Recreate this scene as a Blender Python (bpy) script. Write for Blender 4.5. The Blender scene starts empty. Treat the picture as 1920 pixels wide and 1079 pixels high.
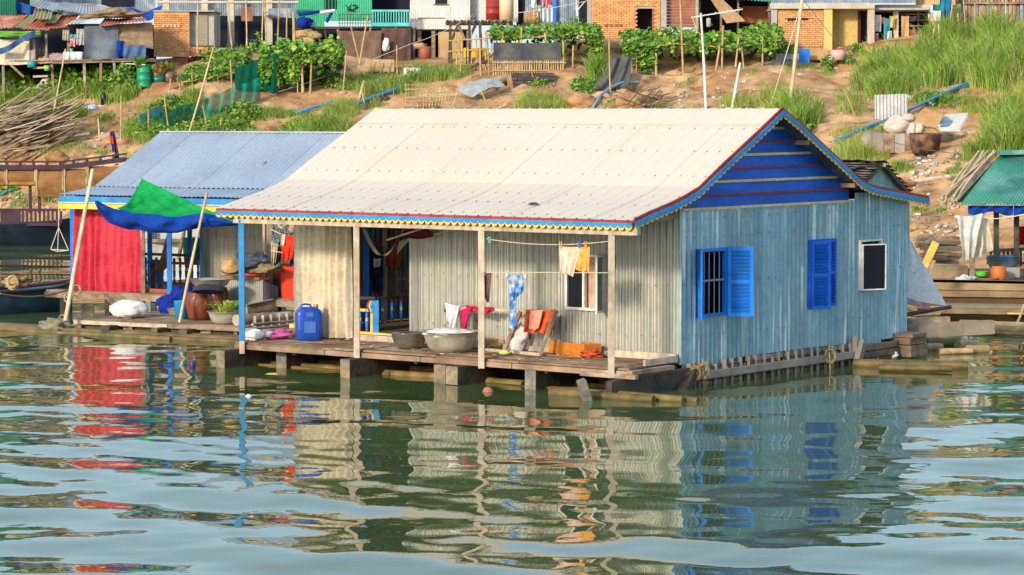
import bpy, math, random
import numpy as np
from mathutils import Vector as V, Matrix, noise as MN
rnd = random.Random(11)
sc = bpy.context.scene
COL = sc.collection
sin, cos, rad, pi = math.sin, math.cos, math.radians, math.pi
# ------------------------------------------------------------------ camera, sky, sun, exposure
FP, HOR, CAMZ = 5205.0, 208.8, 4.41
PIT = math.atan((539.5 - HOR) / FP)
cd = bpy.data.cameras.new('camera'); cam = bpy.data.objects.new('camera', cd); COL.objects.link(cam)
cd.sensor_width = 36; cd.lens = FP / 1920 * 36; cd.clip_end = 3000
cam.location = (0, 0, CAMZ); cam.rotation_euler = (pi / 2 - PIT, 0, 0); sc.camera = cam
SUN_EL, SUN_AZ = 21.0, (-0.555, -0.832)          # direction towards the sun on the ground
wd = bpy.data.worlds.new('World'); sc.world = wd; wd.use_nodes = True
wn = wd.node_tree.nodes; wl = wd.node_tree.links
bg = wn['Background']; bg.inputs[1].default_value = 0.13
sky = wn.new('ShaderNodeTexSky'); sky.sky_type = 'NISHITA'; sky.sun_disc = False
sky.sun_elevation = rad(SUN_EL); sky.sun_rotation = math.atan2(SUN_AZ[0], SUN_AZ[1])
sky.air_density = 1.0; sky.dust_density = 1.6; sky.ozone_density = 1.5
tcw = wn.new('ShaderNodeTexCoord'); mpw = wn.new('ShaderNodeMapping'); mpw.inputs['Scale'].default_value = (2.2, 2.2, 5.0); wl.new(tcw.outputs['Generated'], mpw.inputs[0])
nzw = wn.new('ShaderNodeTexNoise'); nzw.inputs['Scale'].default_value = 1.6; nzw.inputs['Detail'].default_value = 5; wl.new(mpw.outputs[0], nzw.inputs[0])
mrw = wn.new('ShaderNodeMapRange'); mrw.inputs[1].default_value = .35; mrw.inputs[2].default_value = .68; mrw.inputs[3].default_value = .25; mrw.inputs[4].default_value = .85; wl.new(nzw.outputs[0], mrw.inputs[0])
mxw = wn.new('ShaderNodeMix'); mxw.data_type = 'RGBA'; wl.new(mrw.outputs[0], mxw.inputs[0]); wl.new(sky.outputs[0], mxw.inputs[6]); mxw.inputs[7].default_value = (3.4, 4.7, 6.0, 1)   # thin bright cloud over the blue
wl.new(mxw.outputs[2], bg.inputs[0])
sd = bpy.data.lights.new('sun', 'SUN'); sun = bpy.data.objects.new('sun', sd); COL.objects.link(sun)
sd.energy = 2.3; sd.angle = rad(7); sd.color = (1.0, .86, .66)
sv = V((SUN_AZ[0] * cos(rad(SUN_EL)), SUN_AZ[1] * cos(rad(SUN_EL)), sin(rad(SUN_EL))))
sun.rotation_euler = sv.to_track_quat('Z', 'Y').to_euler()
vs = sc.view_settings; vs.view_transform = 'Standard'; vs.look = 'None'; vs.gamma = 1; vs.exposure = 0.78
vs.use_curve_mapping = False
sc.cycles.max_bounces = 6; sc.cycles.transparent_max_bounces = 8
sc.cycles.use_denoising = True
# ------------------------------------------------------------------ photograph pixels to places
CAM = V((0, 0, CAMZ))
def ray(px, py):
    x = (px - 960) / FP; y = (539.5 - py) / FP
    return V((x, cos(PIT) + y * sin(PIT), -sin(PIT) + y * cos(PIT)))
def atz(px, py, z):
    d = ray(px, py); return CAM + d * ((z - CAMZ) / d.z)
def aty(px, py, y):
    d = ray(px, py); return CAM + d * (y / d.y)
class Frame:                                   # u runs left and back, t runs in depth, z up
    def __init__(s, o, th, tilt=0, u0=0):
        s.o = V(o); a = rad(th); s.du = V((-sin(a), cos(a), 0)); s.dt = V((cos(a), sin(a), 0)); s.tilt = tilt; s.u0 = u0
        s.R = Matrix((s.du, s.dt, V((0, 0, 1)))).transposed()
    def __call__(s, u, t, z):
        return s.o + s.du * u + s.dt * t + V((0, 0, z - s.tilt * (u - s.u0)))
    def loc(s, w):
        r = w - s.o; u = r.dot(s.du); return u, r.dot(s.dt), r.z + s.tilt * (u - s.u0)
    def hit(s, px, py, u=None, t=None):        # where a pixel meets the plane u=const or t=const
        d = ray(px, py); n = s.du if u is not None else s.dt; c = u if u is not None else t
        k = ((s.o - CAM).dot(n) + c) / d.dot(n); q = s.loc(CAM + d * k)
        return (q[1], q[2]) if u is not None else (q[0], q[2])
    def hitz(s, px, py, z):
        q = s.loc(atz(px, py, s.o.z + z)); return q[0], q[1]
# ------------------------------------------------------------------ materials
MATS = {}
def srgb(h):
    c = [int(h[i:i + 2], 16) / 255 for i in (0, 2, 4)]
    return tuple(((x + .055) / 1.055) ** 2.4 if x > .04045 else x / 12.92 for x in c)
def mat(name, c, c2=None, rough=.75, metal=0, ns=2.0, st=(1, 1, 1), lo=.4, hi=.65, bump=0, bs=25, rand=.12, det=6,
        c3=None, ns3=.6, lo3=.5, hi3=.7, spec=.3, alpha=1, trans=0, fine=.12, st3=(1, 1, 1), local=False):
    """base colour c drifting to c2 and stained with c3 by noise over the place, a bump, and a little drift per object"""
    if name in MATS: return MATS[name]
    if isinstance(c, str): c = srgb(c)
    if isinstance(c2, str): c2 = srgb(c2)
    if isinstance(c3, str): c3 = srgb(c3)
    m = bpy.data.materials.new(name); m.use_nodes = True; MATS[name] = m
    N, L = m.node_tree.nodes, m.node_tree.links
    b = N['Principled BSDF']
    b.inputs['Roughness'].default_value = rough; b.inputs['Metallic'].default_value = metal
    b.inputs['Specular IOR Level'].default_value = spec
    if alpha < 1: b.inputs['Alpha'].default_value = alpha
    if local: pos = N.new('ShaderNodeTexCoord').outputs['Object']
    else: pos = N.new('ShaderNodeNewGeometry').outputs['Position']
    def nz(scale, stretch, detail):
        mp = N.new('ShaderNodeMapping'); mp.inputs['Scale'].default_value = [scale * k for k in stretch]; L.new(pos, mp.inputs[0])
        n = N.new('ShaderNodeTexNoise'); n.inputs['Scale'].default_value = 1; n.inputs['Detail'].default_value = detail
        L.new(mp.outputs[0], n.inputs[0]); return n.outputs[0]
    def mixc(f, a, bb):
        x = N.new('ShaderNodeMix'); x.data_type = 'RGBA'
        L.new(f, x.inputs[0])
        if isinstance(a, tuple): x.inputs[6].default_value = (*a, 1)
        else: L.new(a, x.inputs[6])
        x.inputs[7].default_value = (*bb, 1); return x.outputs[2]
    def mr(v, a, bb, c0=0, c1=1):
        r = N.new('ShaderNodeMapRange'); r.inputs[1].default_value = a; r.inputs[2].default_value = bb
        r.inputs[3].default_value = c0; r.inputs[4].default_value = c1; L.new(v, r.inputs[0]); return r.outputs[0]
    col = c
    if c2: col = mixc(mr(nz(ns, st, det), lo, hi), col, c2)
    if c3: col = mixc(mr(nz(ns3, st3, 5), lo3, hi3), col, c3)
    h = N.new('ShaderNodeHueSaturation')
    if isinstance(col, tuple): h.inputs['Color'].default_value = (*col, 1)
    else: L.new(col, h.inputs['Color'])
    oi = N.new('ShaderNodeObjectInfo')
    v1 = mr(oi.outputs['Random'], 0, 1, 1 - rand, 1 + rand)
    v2 = mr(nz(bs * .5, (1, 1, 1), 3), .3, .7, 1 - fine, 1 + fine)
    mm = N.new('ShaderNodeMath'); mm.operation = 'MULTIPLY'; L.new(v1, mm.inputs[0]); L.new(v2, mm.inputs[1])
    L.new(mm.outputs[0], h.inputs['Value']); L.new(h.outputs[0], b.inputs['Base Color'])
    if bump:
        bp = N.new('ShaderNodeBump'); bp.inputs['Strength'].default_value = min(1, bump); bp.inputs['Distance'].default_value = .02
        L.new(nz(bs, st, 4), bp.inputs['Height']); L.new(bp.outputs[0], b.inputs['Normal'])
    if trans:
        t = N.new('ShaderNodeBsdfTranslucent'); L.new(h.outputs[0], t.inputs[0])
        x = N.new('ShaderNodeMixShader'); x.inputs[0].default_value = trans
        L.new(b.outputs[0], x.inputs[1]); L.new(t.outputs[0], x.inputs[2]); L.new(x.outputs[0], N['Material Output'].inputs[0])
    return m
# ------------------------------------------------------------------ mesh building
WORG = {}
def rotz(a): return Matrix.Rotation(a, 3, 'Z')
def basis(d, up=V((0, 0, 1))):
    d = d.normalized()
    if abs(d.dot(up)) > .98: up = V((0, 1, 0)) if abs(d.y) < .9 else V((1, 0, 0))
    a = d.cross(up).normalized(); return a, a.cross(d)
class MB:
    def __init__(s): s.v = []; s.f = []; s.m = []; s.s = []
    def add(s, vs_, fs, m=0, smooth=False):
        k = len(s.v); s.v += [tuple(p) for p in vs_]
        for f in fs: s.f.append([i + k for i in f]); s.m.append(m); s.s.append(smooth)
        return s
    def box(s, c, sx, sy, sz, R=None, m=0, bot=True):
        R = R or Matrix.Identity(3); c = V(c); z0 = 0 if bot else -sz / 2
        P = [c + R @ V((x * sx / 2, y * sy / 2, z0 + z * sz)) for z in (0, 1) for y in (-1, 1) for x in (-1, 1)]
        return s.add(P, [(0, 2, 3, 1), (4, 5, 7, 6), (0, 1, 5, 4), (2, 6, 7, 3), (0, 4, 6, 2), (1, 3, 7, 5)], m)
    def bar(s, p, q, w, h=None, up=V((0, 0, 1)), m=0):
        p, q = V(p), V(q); h = w if h is None else h; a, b = basis(q - p, up); a = a * w / 2; b = b * h / 2
        P = [p - a - b, p + a - b, p + a + b, p - a + b, q - a - b, q + a - b, q + a + b, q - a + b]
        return s.add(P, [(0, 1, 2, 3), (7, 6, 5, 4), (0, 4, 5, 1), (1, 5, 6, 2), (2, 6, 7, 3), (3, 7, 4, 0)], m)
    def tube(s, pts, r, n=8, m=0, smooth=True):
        pts = [V(p) for p in pts]; k = len(pts); R = r if isinstance(r, (list, tuple)) else [r] * k
        P = []; a = None
        for i, p in enumerate(pts):
            d = pts[min(i + 1, k - 1)] - pts[max(i - 1, 0)]
            if a is None: a, b = basis(d)
            else:
                d.normalize(); a = (a - d * a.dot(d)).normalized(); b = a.cross(d)
            P += [p + (a * cos(2 * pi * j / n) + b * sin(2 * pi * j / n)) * R[i] for j in range(n)]
        fs = [(i * n + j, i * n + (j + 1) % n, (i + 1) * n + (j + 1) % n, (i + 1) * n + j) for i in range(k - 1) for j in range(n)]
        s.add(P, fs, m, smooth)
        return s.add([], [], m).add(P[:n], [tuple(range(n))[::-1]], m).add(P[-n:], [tuple(range(n))], m)
    def lathe(s, prof, c=(0, 0, 0), n=20, R=None, m=0, smooth=True, sq=(1, 1)):
        R = R or Matrix.Identity(3); c = V(c)
        P = [c + R @ V((r * cos(2 * pi * j / n) * sq[0], r * sin(2 * pi * j / n) * sq[1], z)) for r, z in prof for j in range(n)]
        k = len(prof)
        return s.add(P, [(i * n + j, i * n + (j + 1) % n, (i + 1) * n + (j + 1) % n, (i + 1) * n + j) for i in range(k - 1) for j in range(n)], m, smooth)
    def grid(s, fn, nu, nv, m=0, smooth=True, mf=None):
        P = [fn(i / nu, j / nv) for j in range(nv + 1) for i in range(nu + 1)]; w = nu + 1
        k = len(s.v); s.v += [tuple(p) for p in P]
        for j in range(nv):
            for i in range(nu):
                s.f.append([k + j * w + i, k + j * w + i + 1, k + (j + 1) * w + i + 1, k + (j + 1) * w + i])
                s.m.append(mf(i / nu, j / nv) if mf else m); s.s.append(smooth)
        return s
    def prism(s, pts, off, m=0):
        n = len(pts); off = V(off); P = [V(p) for p in pts]; Q = [p + off for p in P]
        return s.add(P + Q, [tuple(range(n))[::-1], tuple(range(n, 2 * n))] + [(i, (i + 1) % n, n + (i + 1) % n, n + i) for i in range(n)], m)
    def blob(s, c, rx, ry, rz, n=10, k=6, j=.12, m=0, seed=0, R=None, flat=0):
        r2 = random.Random(seed); R = R or Matrix.Identity(3); c = V(c); P = []
        for i in range(k + 1):
            a = -pi / 2 + pi * i / k
            for q in range(n):
                b = 2 * pi * q / n; f = 1 + r2.uniform(-j, j)
                x, y, z = cos(a) * cos(b) * rx * f, cos(a) * sin(b) * ry * f, sin(a) * rz * f
                if flat and z < -rz * flat: z = -rz * flat
                P.append(c + R @ V((x, y, z)))
        return s.add(P, [(i * n + q, i * n + (q + 1) % n, (i + 1) * n + (q + 1) % n, (i + 1) * n + q) for i in range(k) for q in range(n)], m, True)
    def build(s, name, mats, parent=None, label=None, cat=None, group=None, kind=None):
        if not s.v: return None
        A = np.array(s.v, dtype=np.float64); lo, hi = A.min(0), A.max(0)
        o0 = V(((lo[0] + hi[0]) / 2, (lo[1] + hi[1]) / 2, lo[2]))
        me = bpy.data.meshes.new(name); me.from_pydata((A - np.array(o0)).tolist(), [], s.f)
        for x in (mats if isinstance(mats, (list, tuple)) else [mats]): me.materials.append(x)
        me.polygons.foreach_set('material_index', s.m); me.polygons.foreach_set('use_smooth', s.s); me.update()
        return link(name, me, o0, parent, label, cat, group, kind)
def tag(o, label=None, cat=None, group=None, kind=None):
    if label: o['label'] = label
    if cat: o['category'] = cat
    if group: o['group'] = group
    if kind: o['kind'] = kind
    return o
def link(name, data, w, parent=None, label=None, cat=None, group=None, kind=None):
    o = bpy.data.objects.new(name, data); COL.objects.link(o); w = V(w)
    if parent: o.parent = parent; o.location = w - WORG[parent.name]
    else: o.location = w
    WORG[o.name] = w
    return tag(o, label, cat, group, kind)
def thing(name, label, cat, w, group=None): return link(name, None, w, None, label, cat, group)
UB = {}
def ubox(m):                                    # one bevelled unit box per material, shared by every piece made of it
    if m.name not in UB:
        e = .5; P = []; b = .04
        bx = MB()
        for z, k in ((-e, e - b), (-e + b, e), (e - b, e), (e, e - b)):
            P += [(-k, -k, z), (k, -k, z), (k, k, z), (-k, k, z)]
        fs = [(3, 2, 1, 0), (12, 13, 14, 15)]
        for r in range(3):
            for j in range(4): fs.append((r * 4 + j, r * 4 + (j + 1) % 4, r * 4 + 4 + (j + 1) % 4, r * 4 + 4 + j))
        me = bpy.data.meshes.new('block'); me.from_pydata(P, [], fs); me.materials.append(m); UB[m.name] = me
    return UB[m.name]
def piece(name, m, parent, c, size, R=None, label=None, mesh=None):   # c = centre in the world
    o = link(name, mesh or ubox(m), c, parent, label)
    o.scale = size
    if R is not None: o.rotation_euler = R.to_euler()
    return o
def strip(name, m, parent, p, q, w, h, up=V((0, 0, 1)), label=None):  # a board from p to q sharing the block mesh
    p, q = V(p), V(q); a, b = basis(q - p, up); R = Matrix(((q - p).normalized(), a, b)).transposed()
    return piece(name, m, parent, (p + q) / 2, ((q - p).length, w, h), R, label)
CYL = {}
def pole(name, m, parent, p, q, r, label=None, cat=None, group=None, bend=0, n=7, taper=.75, knots=True):
    p, q = V(p), V(q); d = q - p; a, b = basis(d); k = 7; ph = rnd.uniform(0, 6)
    pts = [p + d * (i / (k - 1)) + (a * cos(ph) + b * sin(ph)) * (sin(pi * i / (k - 1)) * bend * d.length) for i in range(k)]
    rr = [r * (1 - (1 - taper) * i / (k - 1)) * (1 + (.1 * rnd.uniform(-1, 1) if knots else 0)) for i in range(k)]
    return MB().tube(pts, rr, n).build(name, m, parent, label, cat, group)
def corr(mb, P, du, dv, w, l, pitch=.076, amp=.009, n=6, rows=1, m=0, box=False, ph=0, bend=None, smooth=True):
    """a corrugated sheet: waves run along du, ridges along dv; bend(v) gives an offset along the normal"""
    P, du, dv = V(P), V(du), V(dv); nn = du.cross(dv).normalized()
    if box: xs = []; k = 0
    if box:
        x = 0; prof = []
        while x < w - 1e-6:
            for f, h in ((0, 0), (.78, 0), (.83, 1), (.95, 1), (.9999, 0)):
                if x + f * pitch <= w + 1e-6: prof.append((x + f * pitch, h))
            x += pitch
        prof.append((w, 0))
    else:
        c = max(2, int(round(w / pitch * n))); prof = [(w * i / c, sin(2 * pi * (w * i / c) / pitch + ph)) for i in range(c + 1)]
    k = len(mb.v); W = len(prof)
    for j in range(rows + 1):
        for x, h in prof:
            p = P + du * x + dv * (l * j / rows) + nn * (h * amp)
            if bend: p += bend(x, l * j / rows)
            mb.v.append(tuple(p))
    for j in range(rows):
        for i in range(W - 1):
            mb.f.append([k + j * W + i, k + j * W + i + 1, k + (j + 1) * W + i + 1, k + (j + 1) * W + i]); mb.m.append(m); mb.s.append(smooth and not box)
    return mb
def nz(x, y, s=1.0, seed=0): return MN.noise(V((x * s + seed * 17.3, y * s - seed * 9.1, seed * 3.7)))
def fbm(x, y, s=1.0, seed=0, o=4):
    return MN.fractal(V((x * s + seed * 17.3, y * s - seed * 9.1, seed * 3.7)), 1.0, 2.0, o)
# ------------------------------------------------------------------ water
def np_mesh(name, Vx, Fq, mats, midx=None, smooth=True):
    me = bpy.data.meshes.new(name); n = len(Vx); k = Fq.shape[1]; f = len(Fq)
    me.vertices.add(n); me.vertices.foreach_set('co', np.ascontiguousarray(Vx, dtype=np.float32).ravel())
    me.loops.add(f * k); me.loops.foreach_set('vertex_index', np.ascontiguousarray(Fq, dtype=np.int32).ravel())
    me.polygons.add(f); me.polygons.foreach_set('loop_start', np.arange(0, f * k, k, dtype=np.int32))
    for x in (mats if isinstance(mats, (list, tuple)) else [mats]): me.materials.append(x)
    if midx is not None: me.polygons.foreach_set('material_index', np.asarray(midx, dtype=np.int32))
    me.polygons.foreach_set('use_smooth', np.full(f, smooth)); me.update(calc_edges=True); me.validate(); return me
def gridfaces(nx, ny):
    i = np.arange(nx - 1); j = np.arange(ny - 1); I, J = np.meshgrid(i, j); a = (J * nx + I).ravel()
    return np.stack([a, a + 1, a + nx + 1, a + nx], 1)
HF = Frame((2.668, 44.207, .43), 52.04)      # main house: corner of the two visible walls, deck level
def wave(X, Y):
    wx = X + .5 * np.sin(Y * .35 + X * .11) + .3 * np.sin(X * .5 + 1.3); wy = Y + .45 * np.sin(X * .31 + .7) + .3 * np.sin(X * .13 - Y * .21)
    h = np.zeros_like(X); r = np.random.RandomState(5)
    for lam, deg, sl in ((4.6, 14, .028), (3.2, -24, .034), (2.4, 33, .029), (1.8, -10, .026), (1.35, -46, .016), (1.05, 28, .015), (.78, -18, .013),
                         (.7, 55, .011), (.54, -35, .010), (.46, 12, .009), (.38, 60, .007)):
        k = 2 * pi / lam; a = rad(90 + deg); p = r.uniform(0, 6.28)
        md = .75 + .45 * np.sin(X * (.25 + .3 * r.rand()) + Y * (.2 + .3 * r.rand()) + r.uniform(0, 6))
        h += sl / k * md * np.sin(k * (cos(a) * wx + sin(a) * wy) + p)
    # sheltered beside the floats
    dx, dy = X - HF.o.x, Y - HF.o.y
    u = dx * HF.du.x + dy * HF.du.y; t = dx * HF.dt.x + dy * HF.dt.y
    d = np.sqrt(np.maximum(np.maximum(-2.6 - t, t - 7), 0) ** 2 + np.maximum(np.maximum(-.6 - u, u - 9), 0) ** 2)
    return h * (.30 + .70 * np.clip((d - .3) / 9.0, 0, 1)) * np.where(Y > 60, .8, 1)
xs = np.concatenate([np.arange(-60, -11, .5), np.arange(-11, 11, .085), np.arange(11, 60.1, .5)])
ys = np.concatenate([np.arange(-40, 22, 1.0), np.arange(22, 50, .075), np.arange(50, 72, .2), np.arange(72, 104.1, .5)])
X, Y = np.meshgrid(xs, ys); Z = wave(X, Y)
m = bpy.data.materials.new('river_water'); m.use_nodes = True; N, L = m.node_tree.nodes, m.node_tree.links
b = N['Principled BSDF']; b.inputs['Base Color'].default_value = (.070, .105, .036, 1); b.inputs['Roughness'].default_value = .012
b.inputs['IOR'].default_value = 1.42
g = N.new('ShaderNodeNewGeometry'); mp = N.new('ShaderNodeMapping'); mp.inputs['Scale'].default_value = (3.2, 4.2, 1); L.new(g.outputs['Position'], mp.inputs[0])
n1 = N.new('ShaderNodeTexNoise'); n1.inputs['Scale'].default_value = 1; n1.inputs['Detail'].default_value = 2.5; L.new(mp.outputs[0], n1.inputs[0])
bp = N.new('ShaderNodeBump'); bp.inputs['Strength'].default_value = .14; bp.inputs['Distance'].default_value = .012
L.new(n1.outputs[0], bp.inputs['Height']); L.new(bp.outputs[0], b.inputs['Normal'])
link('water', np_mesh('water', np.stack([X, Y, Z], -1).reshape(-1, 3), gridfaces(len(xs), len(ys)), m), (0, 0, 0), kind='structure')
# ------------------------------------------------------------------ river bank
def foot(x): return 95 + max(0, -9 - x) * .35 - .75 * (max(-27, min(19, x)) + 17)
def plate(x): return 6.0 + .015 * (x + 20) + .13 * max(0, x - 12.5)
def gz(x, y):
    d0 = foot(x); s = (y - d0) / (112 - 2.6 * max(0, min(1, (-6 - x) / 5)) - d0); z1 = plate(x)
    if s < 0: z = s * 2.5
    elif s < 1: z = z1 * (s ** .92)
    else: z = z1 + .02 * (y - 112)
    z += (.35 + .55 * max(0, min(1, (x + 1.5) / 4)) - .5 * max(0, min(1, (x - 8) / 4))) * max(0, min(1, (y - 109.5) / 2.5))
    k = max(0, min(1, s * 4)) * (1 if y < 110 else max(.25, 1 - (y - 110) / 4))
    z += k * (.55 * fbm(x, y, .16, 1) + .22 * fbm(x, y, .55, 2) + .16 * abs(fbm(x, y, 1.1, 3, 4)) + .10 * math.floor(3 * fbm(x * .5, y * 1.6, .35, 6, 3)) * .6)
    return z
GZC = {}
def gzf(x, y):                                   # height read back from the bank grid
    i = (x + 26) / .22; j = (y - 64) / .22
    if not (0 <= i < NGX - 1 and 0 <= j < NGY - 1): return gz(x, y)
    a, b_ = int(i), int(j); fx, fy = i - a, j - b_
    return float((GZA[b_, a] * (1 - fx) + GZA[b_, a + 1] * fx) * (1 - fy) + (GZA[b_ + 1, a] * (1 - fx) + GZA[b_ + 1, a + 1] * fx) * fy)
gxs = np.arange(-26, 26.01, .22); gys = np.arange(64, 114.01, .22); NGX, NGY = len(gxs), len(gys)
GZA = np.array([[gz(x, y) for x in gxs] for y in gys])
bx = np.concatenate([np.arange(-70, -26, 2), gxs, np.arange(28, 71, 2)]); by = np.concatenate([gys, np.arange(114.8, 124, .8), np.arange(124, 190, 4)])
BV = np.array([(x, y, gzf(x, y)) for y in by for x in bx])
def hit_ground(px, py, lift=0):
    d = ray(px, py); y = 62.0; f = lambda q: CAMZ + d.z * q / d.y - gzf(d.x * q / d.y, q) - lift
    while y < 140 and f(y) > 0: y += .5
    if y >= 140: return CAM + d * (118 / d.y)
    lo, hi = y - .5, y
    for k in range(8):
        m_ = (lo + hi) / 2
        if f(m_) > 0: lo = m_
        else: hi = m_
    p = CAM + d * (hi / d.y); return V((p.x, p.y, p.z - lift))
def G(px, py): return hit_ground(px, py)
def onground(x, y): return V((x, y, gz(x, y)))
EARTH = mat('bank_earth', (.34, .175, .078), (.56, .365, .20), ns=.55, lo=.38, hi=.66, rough=.97, bump=1, bs=3.5, c3=(.20, .10, .045), ns3=1.1, lo3=.53, hi3=.68, fine=.3, spec=.1)
link('river_bank', np_mesh('river_bank', BV, gridfaces(len(bx), len(by)), EARTH), (0, 0, 0), kind='structure')
# stones and clods lying all over the slope
cl = MB(); r2 = random.Random(3)
for i in range(2600):
    px, py = r2.uniform(-20, 1940), r2.uniform(110, 520)
    p = G(px, py)
    if p.y > 111 or p.z < -.1: continue
    s = r2.uniform(.02, .07) * (2.2 if r2.random() < .06 else 1)
    cl.blob(p, s * r2.uniform(.8, 1.5), s, s * .7, 6, 4, .25, r2.choice((0, 0, 0, 1)), i)
cl.build('clods', [mat('clod_earth', (.33, .18, .09), (.5, .33, .2), ns=3, rough=1), mat('pale_litter', (.6, .55, .47), (.4, .36, .3), ns=4, rough=.9)], kind='stuff')
# ------------------------------------------------------------------ materials of the floating houses
ZINC = mat('galvanised_sheet', (.375, .375, .33), (.32, .325, .28), ns=1.2, st=(3, 3, .4), rough=.42, metal=.3, bump=.15, bs=14, rand=.11, c3=(.44, .435, .38), ns3=1.8, st3=(4, 4, .25), lo3=.56, hi3=.68, spec=.4, fine=.08)
BLUEZ = mat('blue_washed_sheet', (.26, .40, .465), (.19, .335, .41), ns=1.0, st=(3, 3, .4), rough=.34, metal=.35, bump=.2, bs=14, rand=.17, c3=(.58, .68, .71), ns3=2.0, st3=(6, 6, .22), lo3=.55, hi3=.64, spec=.45, fine=.12)
CREAM = mat('cream_roof_sheet', (.62, .535, .435), (.59, .505, .405), ns=.5, lo=.45, hi=.75, rough=.5, rand=.02, spec=.35, fine=.015)
SLATE = mat('grey_blue_roof_sheet', (.38, .44, .53), (.32, .38, .47), ns=.8, rough=.45, metal=.25, rand=.05, spec=.4, fine=.1)
GREENZ = mat('green_roof_sheet', (.09, .36, .25), (.06, .24, .20), ns=.9, rough=.5, rand=.08, c3=(.25, .45, .40), ns3=1.4, spec=.4)
RUST = mat('rusty_sheet', (.34, .12, .06), (.22, .11, .08), ns=1.5, rough=.85, rand=.2, c3=(.45, .28, .2), ns3=2)
WOOD = mat('weathered_wood', (.33, .235, .16), (.20, .135, .09), ns=2.5, st=(1, 1, 3), rough=.85, bump=.5, bs=18, rand=.22, c3=(.40, .33, .26), ns3=1.3, fine=.2, spec=.15)
DECK = mat('deck_plank_wood', (.30, .20, .13), (.17, .105, .07), ns=2.0, rough=.85, bump=.6, bs=16, rand=.25, c3=(.38, .30, .23), ns3=1.1, fine=.22, spec=.15)
PALEW = mat('pale_post_wood', (.55, .46, .36), (.40, .31, .23), ns=3, st=(2, 2, .7), rough=.8, rand=.12, bump=.4, bs=20, fine=.15, spec=.2)
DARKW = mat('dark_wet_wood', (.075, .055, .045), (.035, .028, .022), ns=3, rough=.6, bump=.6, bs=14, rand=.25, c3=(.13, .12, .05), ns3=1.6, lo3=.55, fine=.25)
ENDW = mat('grey_end_grain', (.16, .155, .145), (.30, .22, .10), ns=1.6, st=(1, 1, 2), rough=.9, bump=.5, bs=20, rand=.15, fine=.3)
BAMB = mat('bamboo', (.50, .36, .18), (.36, .24, .12), ns=3, st=(2, 2, 1), rough=.6, rand=.22, fine=.15)
BAMBP = mat('pale_bamboo', (.62, .49, .32), (.45, .33, .20), ns=3, rough=.6, rand=.15, fine=.12)
WETB = mat('wet_bamboo', (.22, .135, .055), (.10, .085, .03), ns=2.2, rough=.5, rand=.25, bump=.5, bs=9, c3=(.07, .10, .012), ns3=1.3, lo3=.52, hi3=.66, fine=.3)
BLUEP = mat('bright_blue_paint', (.015, .22, .80), (.012, .17, .62), ns=2, rough=.45, rand=.08, fine=.1)
SKYB = mat('sky_blue_paint', (.03, .27, .62), (.025, .2, .48), ns=3, rough=.5, rand=.08, fine=.12)
ROYAL = mat('royal_blue_paint', (.01, .12, .62), (.008, .09, .46), ns=1.5, st=(1, 1, 4), rough=.5, rand=.1, fine=.12)
REDP = mat('red_paint', (.36, .045, .03), (.22, .03, .03), ns=3, rough=.55, rand=.1)
YELP = mat('yellow_paint', (.78, .55, .10), (.65, .42, .08), ns=3, rough=.55, rand=.08)
CRMP = mat('cream_paint', (.75, .60, .30), (.62, .47, .24), ns=3, rough=.6, rand=.06)
WHITEP = mat('white_paint', (.78, .77, .73), (.62, .60, .55), ns=3, rough=.4, rand=.05)
DGLASS = mat('dark_window_pane', (.012, .014, .02), rough=.1, spec=.12, fine=0)
IRON = mat('window_bar_iron', (.30, .30, .42), rough=.5)
NAIL = mat('nail_heads', (.12, .11, .10), rough=.6)
ALU = mat('aluminium_basin_metal', (.62, .61, .57), (.48, .46, .42), ns=3, rough=.32, metal=.75, rand=.1, bump=.3, bs=12)
ALUD = mat('old_aluminium', (.50, .46, .38), (.38, .34, .28), ns=3, rough=.5, metal=.35, rand=.08, bump=.6, bs=10)
ROPE = mat('rope_fibre', (.45, .32, .17), (.3, .2, .1), ns=6, rough=.95, rand=.2)
TWINE = mat('pale_twine', (.62, .55, .42), rough=.9, rand=.1)
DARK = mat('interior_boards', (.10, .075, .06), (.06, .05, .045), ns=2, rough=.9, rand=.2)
def interp(P, x):
    for (a, b), (c, d) in zip(P, P[1:]):
        if a <= x <= c: return b + (d - b) * (x - a) / (c - a)
    return P[0][1] if x < P[0][0] else P[-1][1]
def ribs(Fr, u0, u1, ts, zf, pitch, amp, kind, off=0, ph=0):
    """roof sheet between u0 and u1 in frame Fr, rows at ts, surface zf(t)"""
    mb = MB(); prof = []
    if kind == 'box':
        k = math.ceil(u0 / pitch - 1e-6) - 1; xs_ = [u0]
        while k * pitch < u1:
            for f in (0, .8, .86, .94): xs_.append((k + f) * pitch)
            k += 1
        xs_ = sorted(x for x in xs_ + [u1] if u0 - 1e-9 <= x <= u1 + 1e-9)
        for x in xs_:
            f = (x / pitch) % 1; prof.append((x, 1 if .85 < f < .95 else 0))
    else:
        c = int((u1 - u0) / pitch * 6); prof = [(u0 + (u1 - u0) * i / c, .5 + .5 * sin(2 * pi * (u0 + (u1 - u0) * i / c) / pitch + ph)) for i in range(c + 1)]
    W = len(prof)
    for t in ts:
        for x, h in prof: mb.v.append(tuple(Fr(x, t, zf(t) + h * amp + off)))
    for j in range(len(ts) - 1):
        for i in range(W - 1):
            mb.f.append([j * W + i, j * W + i + 1, (j + 1) * W + i + 1, (j + 1) * W + i]); mb.m.append(0); mb.s.append(kind != 'box')
    return mb
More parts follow.
